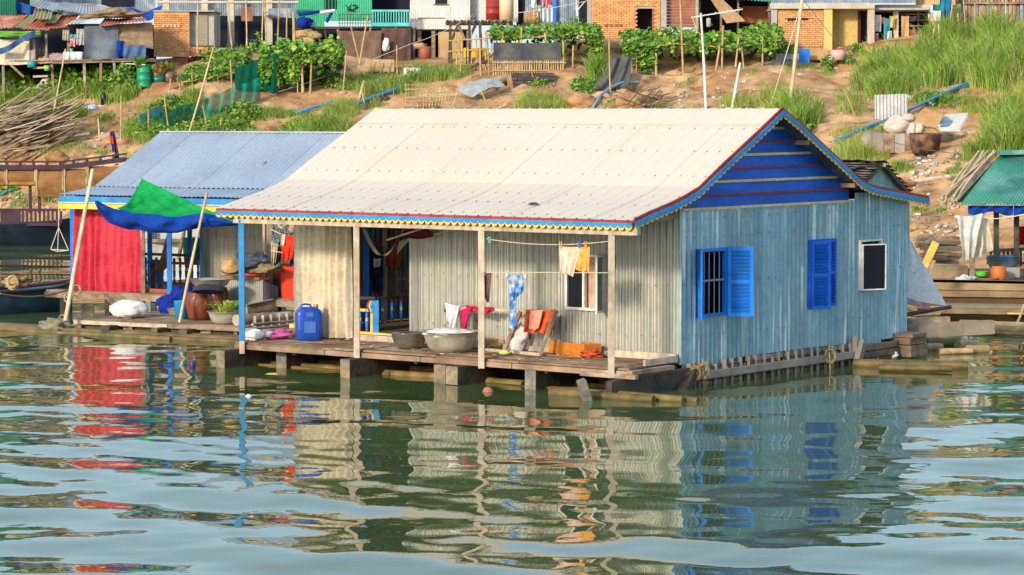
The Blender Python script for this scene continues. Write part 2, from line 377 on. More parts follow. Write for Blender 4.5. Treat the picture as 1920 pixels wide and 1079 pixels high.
def scallops(P, L, n, h0, r, thick, out, drop=0, m=0, sub=6):
    """board along P(s), s in 0..L, lower edge cut in n half-round lobes"""
    mb = MB(); out = V(out); k = n * sub; w = L / n
    for i in range(k + 1):
        f = (i % sub) / sub; x = 2 * f - 1; z = -h0 - r * math.sqrt(max(0, 1 - x * x)) - drop
        p = P(L * i / k); a = V((0, 0, z))
        mb.v += [tuple(p), tuple(p + a), tuple(p + out * thick), tuple(p + a + out * thick)]
    for i in range(k):
        q = 4 * i; e = q + 4
        for f in ((q + 2, q + 3, e + 3, e + 2), (q, e, e + 1, q + 1), (q + 1, e + 1, e + 3, q + 3), (q, q + 2, e + 2, e)): mb.f.append(list(f)); mb.m.append(m); mb.s.append(False)
    return mb
# ------------------------------------------------------------------ the main floating house
H = thing('floating_house', 'large grey and blue corrugated floating house with cream roof and scalloped blue trim', 'house', HF(3.7, 2.4, -.43))
UR, UL, TP = -.37, 8.46, -1.62
rk = [HF.hit(x, y, u=UR) for x, y in ((1187, 414), (1216, 400), (1255, 383.5), (1283, 369.5), (1310, 353), (1331, 332), (1361, 303), (1416, 252), (1465, 205))]
rk += [HF.hit(x, y, u=UR) for x, y in ((1497, 231), (1543, 274), (1582, 310), (1612, 339), (1633, 350), (1678, 359), (1739, 371))]
ROOF = sorted(rk); TE0, TE1 = ROOF[0][0], ROOF[-1][0]; TR = max(ROOF, key=lambda q: q[1])[0]
zroof = lambda t: interp(ROOF, t)
tsF = [TE0 + (TR - TE0) * i / 14 for i in range(15)]; tsB = [TR + (TE1 - TR) * i / 12 for i in range(13)]
edges = [UR + (UL - UR) * i / 11 for i in range(12)]
for i in range(11):
    o = .004 * (i % 2)
    ribs(HF, edges[i] - .02, edges[i + 1] + .03, tsF, zroof, .245, .013, 'box', o).build('roof_sheet', CREAM, H)
    ribs(HF, edges[i] - .02, edges[i + 1] + .03, tsB, zroof, .245, .013, 'box', o).build('roof_sheet', CREAM, H)
cp = ribs(HF, UR - .01, UL + .01, [TR - .52, TR - .02, TR, TR + .02, TR + .5], lambda t: zroof(t) + .009, .245, .013, 'box'); cp.build('ridge_cap', CREAM, H)
sb = MB()
for t in (TR - .62, TR - 1.35, TR - 2.1, TR - 2.85, TR - 3.35, TE0 + .18):
    k = 0
    while UR + .1 + .245 * k < UL: sb.lathe([(0, .012), (.013, .008), (.015, 0)], HF(.245 * (k - 1) - .05 + .006 * rnd.uniform(-1, 1), t + rnd.uniform(-.015, .015), zroof(t) + .002), 6); k += 1
sb.build('roof_screws', NAIL, H, kind='stuff')
MB().grid(lambda a, b: HF(1.95 + .27 * a, TE0 + .62 + .1 * b + .05 * a, zroof(TE0 + .66) + .03 + .03 * sin(pi * a) * (1 - 2 * abs(b - .5))), 6, 2).build('dead_leaf', mat('dead_leaf_skin', (.10, .035, .03)), None, 'curled dark dead leaf lying on the cream roof', 'leaf')
# soffit boards under both slopes so the roof has depth
for sgn, ts in ((0, tsF), (1, tsB)):
    for a, b in zip(ts, ts[1:]):
        MB().prism([HF(UR + .02, a + .01, zroof(a + .01) - .03), HF(UR + .02, b - .01, zroof(b - .01) - .03), HF(UR + .02, b - .01, zroof(b - .01) - .055), HF(UR + .02, a + .01, zroof(a + .01) - .055)], HF.du * (UL - UR - .04)).build('soffit_board', mat('soffit_paint', (.07, .12, .20), (.05, .08, .13), ns=2, rough=.8), H)
for t in (TE0 + .5, .9, 3.4, 4.9):
    strip('purlin', WOOD, H, HF(UR + .06, t, zroof(t) - .10), HF(UL - .1, t, zroof(t) - .10), .06, .08)
# fascia and scallops along the front eave and the two rakes
PE = lambda s: HF(UR + s, TE0 - .002, zroof(TE0) - .012)
strip('fascia_board', REDP, H, HF(UR - .01, TE0 - .012, zroof(TE0) - .022), HF(UL, TE0 - .012, zroof(TE0) - .022), .022, .05)
s1_ = scallops(lambda s: HF(UR + s, TE0 - .03, zroof(TE0) - .04), UL - UR, 64, .03, .045, .012, -HF.dt).build('scalloped_trim', SKYB, H)
scallops(lambda s: HF(UR + s, TE0 - .018, zroof(TE0) - .06), UL - UR, 64, .036, .058, .010, -HF.dt).build('scallop_edge', YELP, s1_)
def arc(pts):
    d = [0]
    for a, b in zip(pts, pts[1:]): d.append(d[-1] + math.hypot(b[0] - a[0], b[1] - a[1]))
    return d
for half in ([q for q in ROOF if q[0] <= TR + 1e-6], [q for q in ROOF if q[0] >= TR - 1e-6]):
    d = arc(half); n = round(d[-1] / .135)
    def PR(s, o, dz):
        return HF(UR - o, interp(list(zip(d, [q[0] for q in half])), s), interp(list(zip(d, [q[1] for q in half])), s) + dz)
    fb = MB()
    for a, b in zip(half, half[1:]): fb.prism([HF(UR - .03, a[0], a[1] + .03), HF(UR - .03, b[0], b[1] + .03), HF(UR - .03, b[0], b[1] - .035), HF(UR - .03, a[0], a[1] - .035)], HF.du * .03)
    fb.build('fascia_board', REDP, H)
    st_ = scallops(lambda s: PR(s, .045, -.02), d[-1], n, .045, .045, .012, -HF.du).build('scalloped_trim', SKYB, H)
    scallops(lambda s: PR(s, .033, -.04), d[-1], n, .052, .056, .010, -HF.du).build('scallop_edge', YELP, st_)
# gable boards and battens
TG = HF.hit(1590, 379, u=-.02)[0]; ZG0 = 2.40; nb = 7; step = (zroof(TR) - .2 - ZG0) / 6.62
def tl(z):
    P = [(q[1] - .06, q[0]) for q in ROOF if q[0] <= TR]; return interp(P, z)
def tr_(z):
    P = sorted((q[1] - .06, q[0]) for q in ROOF if q[0] >= TR); return min(TG, interp(P, z))
for i in range(nb):
    z0 = ZG0 + step * i; z1 = min(z0 + step, zroof(TR) - .08)
    a0, a1, b0, b1 = max(0, tl(z0)), max(0, tl(z1)), tr_(z0), tr_(z1)
    zz = [(a0, z0), (b0, z0)] + ([(b0, (z0 + z1) / 2)] if b0 >= TG - .001 and b1 < TG else []) + [(b1, z1), (a1, z1)]
    MB().prism([HF(-.035 + .004 * (i % 2), t, z) for t, z in zz], HF.du * .03).build('gable_board', ROYAL, H)
    w = .026 if i % 2 else .034
    strip('batten', REDP if i % 2 else CRMP, H, HF(-.05, a0 + .01, z0 + .01), HF(-.05, b0 - .01, z0 + .02), .022, w + .008, label='dark red batten' if i % 2 else 'cream batten')
zt = ZG0 + step * 6.5
# ---- walls. sheets(frame walls): front wall t=0, right wall u=0
def wall_t(u0, u1, z0, z1, t=0, m=None, off=0, ph=0, parent=None, name='wall_sheet'):
    mb = MB(); corr(mb, HF(u1, t - off * .3, z0), -HF.du, V((0, 0, 1)), u1 - u0, z1 - z0, rows=2, ph=-u1 * 2 * pi / .125, amp=.028, pitch=.125)
    return mb.build(name, m or ZINC, parent or H)
def wall_u(t0, t1, z0, z1, u=0, m=None, off=0, ph=0, parent=None, name='wall_sheet', amp=.030):
    mb = MB(); corr(mb, HF(u - off * .3, t0, z0), HF.dt, V((0, 0, 1)), t1 - t0, z1 - z0, rows=2, ph=t0 * 2 * pi / .13, amp=amp, pitch=.13)
    return mb.build(name, m or BLUEZ, parent or H)
UW = 5.62
wu0, wz1 = HF.hit(1137, 478, t=0); wu1, wz0 = HF.hit(1063, 580, t=0); wz1 += .0
cuts = [0, wu0 + .01, wu1 - .01, 2.35, 3.15, 3.95, 4.75, UW]
for i, (a, b) in enumerate(zip(cuts, cuts[1:])):
    o = .012 * (i % 2); top = 2.62
    if i == 1:
        wall_t(a - .02, b + .02, .02, wz0 + .01, off=.012); wall_t(a - .02, b + .02, wz1 - .01, top, off=.012)
    elif i == 0 or b - a > .9:
        h = (a + b) / 2; wall_t(a, h + .03, .02, top, off=o); wall_t(h, b + .03, .02, top, off=o + .006)
    else: wall_t(a, b + .03, .02, top, off=o)
# right wall with two shuttered windows and a white one
W1 = [HF.hit(1306, 596, u=0), HF.hit(1358, 464, u=0)]; W2 = [HF.hit(1513, 578, u=0), HF.hit(1560, 447, u=0)]; W3 = [HF.hit(1607, 545, u=0), HF.hit(1649, 448, u=0)]
T6 = 7.2
tc = [0, .12, W1[0][0], W1[1][0], 1.72, 2.4, 3.1, W2[0][0], W2[1][0], W3[0][0] - .03, W3[1][0] + .03, 6.6, T6]
def ztop(t): return (2.43 if t < TG - .01 else zroof(t) - .06)
for i, (a, b) in enumerate(zip(tc, tc[1:])):
    o = .011 * (i % 2); zb = -.06 - .02 * rnd.random() - (.05 if i in (2, 9) else 0)
    top = ztop((a + b) / 2) if a < TG else min(ztop(a), ztop(b)) + .06
    w = {2: W1, 7: W2, 9: W3}.get(i)
    if w:
        wall_u(a - .02, b + .03, zb, w[0][1], off=o, ph=1); wall_u(a - .03, b + .02, w[1][1], top, off=o + .004)
    else: wall_u(a, b + .04, zb, top, off=o, ph=i)
MB().box(HF(-.012, (0 + TG) / 2, 2.36), TG - .02, .02, .09, HF.R @ rotz(pi / 2)).build('head_board', BLUEZ, H)
strip('corner_post', BLUEZ, H, HF(-.03, -.012, .0), HF(-.03, -.012, 2.6), .03, .03)
nl = MB()
for z in (.35, 1.2, 1.95, 2.25):
    for i in range(26):
        t = .15 + i * .27 + rnd.uniform(-.05, .05)
        if any(w[0][0] - .1 < t < w[1][0] + .1 and w[0][1] < z < w[1][1] for w in (W1, W2, W3)): continue
        nl.box(HF(-.032, t, z + rnd.uniform(-.02, .02)), .018, .012, .016)
    for i in range(20):
        u = .2 + i * .27 + rnd.uniform(-.05, .05)
        if wu0 - .1 < u < wu1 + .1 and wz0 < z < wz1: continue
        nl.box(HF(u, -.036, z + rnd.uniform(-.02, .02)), .014, .018, .016)
nl.build('sheet_nails', NAIL, H, kind='stuff')
# inner shell so the rooms are dark and closed
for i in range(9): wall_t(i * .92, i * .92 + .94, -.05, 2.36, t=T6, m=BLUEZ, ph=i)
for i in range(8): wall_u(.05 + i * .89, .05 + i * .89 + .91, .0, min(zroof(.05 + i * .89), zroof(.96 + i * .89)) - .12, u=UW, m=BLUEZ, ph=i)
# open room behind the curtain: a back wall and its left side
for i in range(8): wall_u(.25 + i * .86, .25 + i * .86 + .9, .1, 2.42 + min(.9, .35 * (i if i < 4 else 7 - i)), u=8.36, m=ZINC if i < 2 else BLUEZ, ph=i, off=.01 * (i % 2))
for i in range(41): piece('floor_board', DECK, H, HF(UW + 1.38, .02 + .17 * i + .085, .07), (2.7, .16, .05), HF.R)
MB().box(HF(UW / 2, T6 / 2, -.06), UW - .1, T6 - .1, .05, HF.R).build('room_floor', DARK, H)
# windows ------------------------------------------------------------
def louvre(name, hinge, d, w, z0, z1, m, label, two=True):
    """louvred shutter leaf from the hinge line along direction d"""
    d = V(d).normalized(); nrm = d.cross(V((0, 0, 1))); R = Matrix((d, nrm, V((0, 0, 1)))).transposed(); h = z1 - z0; fw = .055
    c = lambda x, z, o=0: hinge + d * x + V((0, 0, z)) + nrm * o
    fr = MB()
    for x in (fw / 2, w - fw / 2): fr.box(c(x, 0), fw, .035, h, R)
    zs = (0, h / 2 - fw / 2, h - fw) if two else (0, h - fw)
    for z in zs: fr.box(c(w / 2, z), w - 2 * fw, .031, fw, R)
    o = fr.build(name, m, H, label)
    ends = [(fw, h / 2 - fw / 2), (h / 2 + fw / 2, h - fw)]
    for a, b in ends:
        n = max(3, round((b - a) / .058))
        for i in range(n): piece('slat', m, o, c(w / 2, a + (i + .5) * (b - a) / n), (w - 2 * fw + .006, .012, .056), R @ Matrix.Rotation(rad(32), 3, 'X'))
    return o
def frame_u(W, m, name='window_frame', fw=.05, out=.03):
    (t0, z0), (t1, z1) = W; f = MB()
    for t in (t0 + fw / 2, t1 - fw / 2): f.box(HF(-out, t, z0), .07, fw, z1 - z0, HF.R)
    for z in (z0, z1 - fw): f.box(HF(-out + .003, (t0 + t1) / 2, z), .066, t1 - t0 - 2 * fw, fw, HF.R)
    return f.build(name, m, H)
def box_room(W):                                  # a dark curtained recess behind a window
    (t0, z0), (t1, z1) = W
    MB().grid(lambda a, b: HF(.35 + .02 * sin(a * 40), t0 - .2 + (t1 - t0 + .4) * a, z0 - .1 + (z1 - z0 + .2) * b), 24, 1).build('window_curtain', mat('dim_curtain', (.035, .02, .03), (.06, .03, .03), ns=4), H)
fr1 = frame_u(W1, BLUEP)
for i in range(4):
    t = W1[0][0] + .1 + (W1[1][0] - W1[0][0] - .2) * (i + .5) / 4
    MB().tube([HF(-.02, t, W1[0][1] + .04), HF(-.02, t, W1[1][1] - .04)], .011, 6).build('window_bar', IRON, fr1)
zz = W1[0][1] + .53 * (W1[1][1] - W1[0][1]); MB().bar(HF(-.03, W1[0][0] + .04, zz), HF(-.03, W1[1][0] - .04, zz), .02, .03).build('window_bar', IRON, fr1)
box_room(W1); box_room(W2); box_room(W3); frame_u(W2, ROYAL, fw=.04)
hw = .40
louvre('shutter', HF(-.07, W1[1][0] + .0, W1[0][1] - .02), HF.dt * .60 - HF.du * .78, .42, 0, W1[1][1] - W1[0][1] + .03, BLUEP, 'bright blue louvred shutter swung wide open')  # brighter blue than the other window's leaves puts sunlight into the paint
louvre('shutter', HF(-.07, W1[0][0], W1[0][1] - .02), -HF.dt * .80 - HF.du * .60, .40, 0, W1[1][1] - W1[0][1] + .03, BLUEP, 'blue shutter folded back and seen edge on')
w2 = (W2[1][0] - W2[0][0]) / 2
louvre('shutter', HF(-.075, W2[0][0] + .01, W2[0][1] - .02), HF.dt * .93 - HF.du * .36, w2 + .01, 0, W2[1][1] - W2[0][1], ROYAL, 'blue shutter standing slightly ajar')  # darker blue here and on the next leaf stands in for shade
louvre('shutter', HF(-.075, W2[0][0] + w2 + .02, W2[0][1] - .0), HF.dt * 1.0 - HF.du * .02, w2 - .02, 0, W2[1][1] - W2[0][1], ROYAL, 'closed blue shutter')
def sash(hinge, d, w, h, m, glass, label=None, fw=.035, parent=None):
    d = V(d).normalized(); R = Matrix((d, d.cross(V((0, 0, 1))), V((0, 0, 1)))).transposed(); f = MB()
    for x in (fw / 2, w - fw / 2): f.box(hinge + d * x, fw, .03, h, R)
    for z in (0, h - fw): f.box(hinge + d * w / 2 + V((0, 0, z)), w - 2 * fw, .027, fw, R)
    o = f.build('casement', m, H, label)
    MB().box(hinge + d * w / 2 + V((0, 0, fw)), w - 2 * fw, .008, h - 2 * fw, R).build('window_pane', glass, o); return o
fr3 = frame_u(W3, WHITEP, fw=.032, out=.035)
sash(HF(-.08, W3[0][0] + .03, W3[0][1] + .0), HF.dt * .93 - HF.du * .36, (W3[1][0] - W3[0][0]) * .70, W3[1][1] - W3[0][1] - .07, WHITEP, DGLASS, 'white framed casement pushed open', .022)
ff = MB(); fw = .045
for u in (wu0 + fw / 2, wu1 - fw / 2, (wu0 + wu1) / 2 + .02): ff.box(HF(u, -.03, wz0), fw, .07, wz1 - wz0, HF.R)
for z in (wz0, wz1 - fw): ff.box(HF((wu0 + wu1) / 2, -.033, z), wu1 - wu0, .062, fw, HF.R)
wf = ff.build('window_frame', WHITEP, H)
um = (wu0 + wu1) / 2
MB().box(HF((um + wu1) / 2, -.02, wz0 + fw), (wu1 - um) - fw, .008, wz1 - wz0 - 2 * fw, HF.R).build('window_pane', DGLASS, wf)
MB().grid(lambda a, b: HF(wu0 + .04 + (um - wu0) * a, .04 + .02 * sin(a * 22), wz0 + .04 + (wz1 - wz0 - .08) * b), 20, 1).build('window_curtain', mat('pale_pink_curtain', (.62, .45, .36), (.5, .3, .24), ns=4), H)
sash(HF(wu0 + .02, -.08, wz0 - .01), HF.du * cos(rad(112)) - HF.dt * sin(rad(112)), .41, wz1 - wz0 + .02, WHITEP, mat('painted_reflection_pane', (.24, .26, .21), (.14, .16, .13), ns=3, rough=.15), 'white framed casement swung out over the porch')  # pale greenish pane colour stands in for reflections in the glass
# porch: posts, beam, deck, joists ------------------------------------------------
pu = [.10, 2.68, 5.335, 7.96]
for i, u in enumerate(pu):
    p = strip('porch_post', PALEW if i < 3 else SKYB, H, HF(u, TP - .085, -.15 if i < 3 else .02), HF(u, TP - .085, 2.12), .10, .10, label='sky blue post' if i == 3 else 'pale weathered post')
strip('post_foot', PALEW, H, HF(pu[3], TP - .085, -.2), HF(pu[3], TP - .085, .03), .09, .09)
strip('eave_beam', PALEW, H, HF(-.42, TP - .085, 2.135), HF(3.9, TP - .085, 2.13), .09, .13); strip('eave_beam', PALEW, H, HF(3.9, TP - .085, 2.13), HF(8.12, TP - .085, 2.12), .085, .13)
for i, u in enumerate((.1, 2.7, 5.3, 8.0)): strip('tie_beam', WOOD, H, HF(u, TP, 2.2), HF(u, .3, 2.32), .06, .08)
# planks run along the front, edge planks proud
nrow = 10; wdt = (abs(TP) + .02) / nrow
for r in range(nrow):
    t0 = TP + r * wdt; u = 0 if r > 1 else -.15; u = -.02 - (.16 if r in (0,) else .0)
    while u < 8.15:
        L_ = rnd.uniform(1.5, 2.9); e = min(u + L_, 8.2)
        piece('deck_plank', DECK, H, HF((u + e) / 2, t0 + wdt / 2 + rnd.uniform(-.006, .006), -.022 + rnd.uniform(-.006, .006)), (e - u - .012, wdt - rnd.uniform(.008, .02), .036), HF.R @ Matrix.Rotation(rnd.uniform(-.004, .004), 3, 'Y')); u = e
for a, b in ((-.2, 2.1), (2.1, 4.0), (4.0, 6.1), (6.1, 8.2)): strip('edge_board', DECK, H, HF(a + .008, TP - .02, -.085), HF(b - .008, TP - .02, -.085), .03, .085)
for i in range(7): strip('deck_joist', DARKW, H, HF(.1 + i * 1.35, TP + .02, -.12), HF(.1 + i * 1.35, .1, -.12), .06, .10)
strip('wall_sill', PALEW, H, HF(.0, -.06, .055), HF(1.35, -.06, .055), .06, .11); strip('wall_sill', PALEW, H, HF(1.36, -.062, .045), HF(5.55, -.062, .045), .05, .085)
strip('side_edge_board', PALEW, H, HF(-.03, -1.0, .03), HF(-.03, -.1, .04), .05, .1)
strip('side_edge_board', WOOD, H, HF(-.26, TP - .1, -.06), HF(-.25, -.55, -.05), .1, .07); strip('side_edge_board', WOOD, H, HF(-.36, TP - .05, -.12), HF(.7, TP - .05, -.12), .09, .07)
strip('sill_step', PALEW, H, HF(5.65, -.075, .04), HF(8.1, -.075, .04), .05, .11)
# heavy bearers that stick out over the water, end grain to the front
for px0, px1, py0, py1, L_, tl_ in ((407, 421, 655, 694, 1.6, 0), (519, 537, 656, 704, 2.2, 0), (640, 655, 674, 712, 2.2, 0), (816, 834, 684, 722, 2.2, 0), (838, 857, 687, 722, 2.0, 0), (987, 1003, 694, 732, 2.4, 0)):
    u, t = HF.hitz((px0 + px1) / 2, py0, -.12 if px0 > 410 else -.1); w = (px1 - px0) / 95
    u1_, z1_ = HF.hit((px0 + px1) / 2, py1, t=t); hh = min(.5, -.12 - z1_)
    b_ = MB().bar(HF(u, t, -.12 - hh / 2), HF(u, t + L_ + .6, -.14 - hh / 2), w + .05, hh).build('bearer', DARKW, H)
    MB().bar(HF(u, t - .012, -.12 - hh / 2), HF(u, t, -.12 - hh / 2), w + .045, hh - .01).build('end_grain', ENDW, b_)
u, t = HF.hitz(1270, 696, -.16); strip('bearer', DARKW, H, HF(-.12, TP - .45, -.33), HF(-.12, .2, -.28), .12, .34)
strip('bearer', ENDW, H, HF(.04, TP - .95, -.12), HF(-.02, TP - .78, -.62), .17, .13, up=HF.dt, label='tilted grey bearer stub')
strip('bearer', DARKW, H, HF(-.18, .1, -.2), HF(-.3, -.35, -.5), .16, .16, label='dark propped bearer stub')
# bundles of bamboo floats under the deck
for i, (u0_, u1_, t_, z_, r_) in enumerate(((-1.1, 2.1, TP - .1, -.42, .08), (-.7, 1.5, TP - .28, -.45, .07), (.9, 3.4, TP - .05, -.42, .09), (2.2, 5.5, TP + .1, -.40, .09), (2.6, 5.8, TP - .12, -.45, .07), (5, 8.3, TP + .1, -.42, .09), (5.6, 8.6, TP + .35, -.40, .09), (0, 5, -.9, -.40, .1), (4, 8.3, -.8, -.4, .1))):
    pole('float_log', WETB, H, HF(u0_, t_ + .32, z_ - .045), HF(u1_, t_ + .32 + rnd.uniform(-.1, .1), z_ - .045 + rnd.uniform(-.03, .02)), r_, bend=.01, n=9, taper=.85)
for u, t, z in ((.02, TP - .55, -.4), (-.35, TP - .3, -.4), (-.5, TP - .12, -.42)):
    pole('float_log', WETB, H, HF(u + .9, t, z), HF(u - .95, t + .15, z), .085, n=9)
for i in range(14): MB().tube([HF(.25 + .38 * i, -.1, -.30 - .06 * (i % 2)), HF(.25 + .38 * i, 7.1, -.30 - .06 * (i % 2))], .15, 8).build('dark_backing_log', DARKW, H)  # dark logs added as backing to hide the bright water behind the crib
for k in range(3): strip('dark_backing_board', DARKW, H, HF(.14, .1, -.12 - .15 * k), HF(.14, 7.1, -.12 - .15 * k), .04, .13)  # dark boards added to close the see-through gap behind the crib
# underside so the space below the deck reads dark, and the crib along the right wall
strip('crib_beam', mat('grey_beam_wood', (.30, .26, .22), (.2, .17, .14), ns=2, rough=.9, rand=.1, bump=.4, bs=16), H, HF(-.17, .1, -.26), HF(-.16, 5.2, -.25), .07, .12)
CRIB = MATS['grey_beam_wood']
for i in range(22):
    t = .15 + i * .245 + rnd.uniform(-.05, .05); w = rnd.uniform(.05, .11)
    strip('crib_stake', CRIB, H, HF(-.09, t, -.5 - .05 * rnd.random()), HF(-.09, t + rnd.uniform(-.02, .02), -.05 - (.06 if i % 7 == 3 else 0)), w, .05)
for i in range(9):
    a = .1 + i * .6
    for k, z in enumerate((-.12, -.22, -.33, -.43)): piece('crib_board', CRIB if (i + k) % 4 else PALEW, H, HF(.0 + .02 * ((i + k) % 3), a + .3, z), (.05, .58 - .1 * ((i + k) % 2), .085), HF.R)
strip('corner_stub', CRIB, H, HF(-.2, 5.35, -.05), HF(-.25, 5.05, -.5), .24, .1, up=HF.du)
strip('corner_stub', CRIB, H, HF(-.16, 5.15, -.3), HF(-.16, 5.15, .08), .08, .1)
EB = mat('brown_block_wood', (.20, .14, .09), (.12, .085, .06), ns=2.5, st=(1, 1, 3), rough=.9, bump=.6, bs=14, rand=.25, fine=.25)
for k, z in enumerate((-.40, -.29, -.17)): piece('end_block', EB, H, HF(-.06 - .03 * (k % 2), 6.2, z), (.14, 1.5 - .1 * k, .105), HF.R)
piece('end_block', EB, H, HF(-.12, 7.05, -.30), (.5, .6, .22), HF.R); piece('end_block', EB, H, HF(-.14, 7.02, -.12), (.46, .55, .12), HF.R @ rotz(.06)); piece('end_block', EB, H, HF(-.2, 7.0, -.02), (.4, .5, .07), HF.R)
# long board reaching out behind the right corner
p, q = atz(1698, 618, .36), atz(1815, 592, .5)
strip('outrigger_board', mat('grey_board', (.30, .24, .18), (.2, .16, .12), ns=2, rough=.9, rand=.1), H, HF(.3, T6 + .3, -.02), HF(-.95, T6 + 1.55, .05), .08, .26)
strip('outrigger_board', WOOD, H, HF(.4, T6 + .5, .05), HF(-.35, T6 + 1.0, .1), .08, .3)
# ------------------------------------------------------------------ cloth, rope and crockery helpers
def curtain(name, m, Fr, u0, u1, t, z0, z1, n, amp, label, cat, ph=0, hem=.02, group=None, nu=150, nv=24, flare=0):
    def fn(a, b):
        k = .5 + .5 * (1 - b); w = a + .12 / n * nz(a * n * .45 + ph, b * .8, 1, 7) * 4
        f = sin(2 * pi * n * w + ph) * (.65 + .6 * nz(a * n * .6, ph, 1, 4)) + .7 * nz(a * n * .8 + ph, b * 1.6, 1, 8) + .3 * nz(a * n * 4, b * 5, 1, 9)
        return Fr(u0 + (u1 - u0) * a + flare * (1 - b) * (a - .5), t + amp * k * f, z0 + (z1 - z0) * b + hem * (nz(a * n, 1, 1, 2) + .6 * nz(a * n * 3, 4, 1, 2)) * (1 - b))
    return MB().grid(fn, nu, nv).build(name, m, None, label, cat, group)
def cloth(name, m, P00, P10, P01, P11, label, cat, sag=.05, folds=5, amp=.02, n=V((0, -1, 0)), nu=24, nv=18, ph=0, mf=None, parent=None, group=None, tap=0):
    """a hanging cloth between four corners (top left, top right, bottom left, bottom right)"""
    P00, P10, P01, P11 = V(P00), V(P10), V(P01), V(P11)
    def fn(a, b):
        p = (P00 * (1 - a) + P10 * a) * (1 - b) + (P01 * (1 - a) + P11 * a) * b
        f = sin(2 * pi * folds * a + ph + 2.2 * b) * amp * (.35 + b) + .6 * amp * nz(a * 3 + ph, b * 3, 1.5, 2)
        return p + V(n) * f + V((0, 0, -sag * sin(pi * a) * (1 - .5 * b) - .03 * nz(a * 4, ph, 1, 5) * b))
    return MB().grid(fn, nu, nv, mf=mf).build(name, m, parent, label, cat, group)
def rope(name, m, parent, p, q, r=.008, sag=.1, label=None, cat=None, group=None, n=14):
    p, q = V(p), V(q)
    return MB().tube([p + (q - p) * (i / n) + V((0, 0, -sag * 4 * (i / n) * (1 - i / n))) for i in range(n + 1)], r, 5).build(name, m, parent, label, cat, group)
def coil(name, m, c, R, label, cat, turns=3, r=.012, ax=None, parent=None, seed=0):
    r2 = random.Random(seed); A = ax or Matrix.Identity(3); pts = []
    for i in range(turns * 14):
        a = 2 * pi * i / 14; q = R * (1 + .16 * sin(a * .37 + seed) + .03 * r2.uniform(-1, 1))
        pts.append(V(c) + A @ V((q * cos(a), q * 1.25 * sin(a), .02 * sin(a * .6) + .004 * i / turns)))
    return MB().tube(pts, r, 5).build(name, m, parent, label, cat)
def lump(c, rx, ry, rz, seed, n=26, k=16, w=.35, f=3.0, mb=None, flat=.9, m=0):
    mb = mb or MB(); P = []; c = V(c)
    for i in range(k + 1):
        a = -pi / 2 + pi * i / k
        for q in range(n):
            b = 2 * pi * q / n; d = V((cos(a) * cos(b), cos(a) * sin(b), sin(a)))
            g = 1 + w * MN.fractal(d * f * .5 + V((seed * 7.1, seed * 3.3, 0)), 1, 2, 3) + w * .45 * (1 - 2 * abs(MN.noise(d * f * 1.3 + V((0, seed * 5.7, 2)))))
            P.append(c + V((d.x * rx * g, d.y * ry * g, max(d.z * rz * g, -rz * flat))))
    return mb.add(P, [(i * n + q, i * n + (q + 1) % n, (i + 1) * n + (q + 1) % n, (i + 1) * n + q) for i in range(k) for q in range(n)], m, True)
def basin(name, m, c, r, h, label, cat='basin', group=None, tilt=None, inner=.94):
    b = MB().lathe([(0, 0), (r * .62, 0), (r * .80, h * .25), (r * .93, h * .7), (r * .98, h * .96), (r * 1.06, h), (r * 1.06, h * 1.02), (r * .96, h * 1.0), (r * .9, h * .7), (r * .76, h * .28), (r * .58, .02), (0, .02)], c, 28, tilt)
    return b.build(name, m, None, label, cat, group)
def plastic(name, c, rough=.38): return mat(name, c, rough=rough, ns=3, rand=.05, spec=.45, fine=.06)
def cl(name, c, c2=None, ns=5, tr=.0, fine=.15): return mat(name, c, c2, ns=ns, rough=.95, spec=.08, rand=.03, fine=fine, trans=tr)
# ------------------------------------------------------------------ the left floating house with the red curtain
L = Frame(atz(318, 578, .25), 61)
LH = thing('floating_house', 'floating house with grey blue ridged roof, yellow fascia and blue posts', 'house', L(0, 1.5, -.25))
la = L.hit(112, 366, t=-.6); lb = L.hit(183, 353, t=.7); lc = L.hit(300, 250, t=3.1)
LR = [(-.6, la[1]), (.7, lb[1] + .01), (3.1, lc[1])]
zl = lambda t: interp(LR, t) if t <= 3.1 else lc[1] - (t - 3.1) * .42
LU1, LU0 = la[0], -4.6
k = 8
for i in range(k):
    a = LU0 + (LU1 - LU0) * i / k; b = LU0 + (LU1 - LU0) * (i + 1) / k; o = .006 * (i % 2)
    ribs(L, a - .02, b + .02, [.62, 1.2, 2.0, 3.1], lambda t: zl(t) + .02, .125, .034, 'sine', o).build('roof_sheet', SLATE, LH)
    ribs(L, a - .02, b + .02, [-.6, 0, .72], zl, .11, .02, 'sine', o).build('roof_sheet', SLATE, LH)
    ribs(L, a - .02, b + .02, [3.1, 4.5, 6.4], zl, .125, .034, 'sine', o).build('roof_sheet', SLATE, LH)
strip('ridge_cap', SLATE, LH, L(LU0, 3.1, zl(3.1) + .035), L(LU1 + .02, 3.1, zl(3.1) + .035), .16, .03)
strip('fascia_board', SKYB, LH, L(LU0, -.62, la[1] - .085), L(LU1, -.62, la[1] - .085), .03, .125)
strip('fascia_board', CRMP, LH, L(LU0, -.64, la[1] - .155), L(LU1 + .01, -.64, la[1] - .155), .03, .02)
strip('fascia_board', YELP, LH, L(LU0, -.60, la[1] - .225), L(LU1 + .03, -.60, la[1] - .225), .03, .13)
strip('fascia_board', YELP, LH, L(LU1 - .02, -.58, la[1] - .19), L(LU1 - .02, 3.0, la[1] + .1), .03, .16)
for t in (-.1, 1.5, 3.0): strip('purlin', WOOD, LH, L(LU0, t, zl(t) - .07), L(LU1 - .05, t, zl(t) - .07), .06, .07)
PF = .32                                     # platform floor above the low deck
def lpost(px, py, t, m=BLUEP, w=.10, zb=PF):
    u, z = L.hit(px, py, t=t); strip('post', m, LH, L(u, t, zb), L(u, t, zl(t) - .1), w, w, label='bright blue post' if m is BLUEP else 'bare wood post'); return u
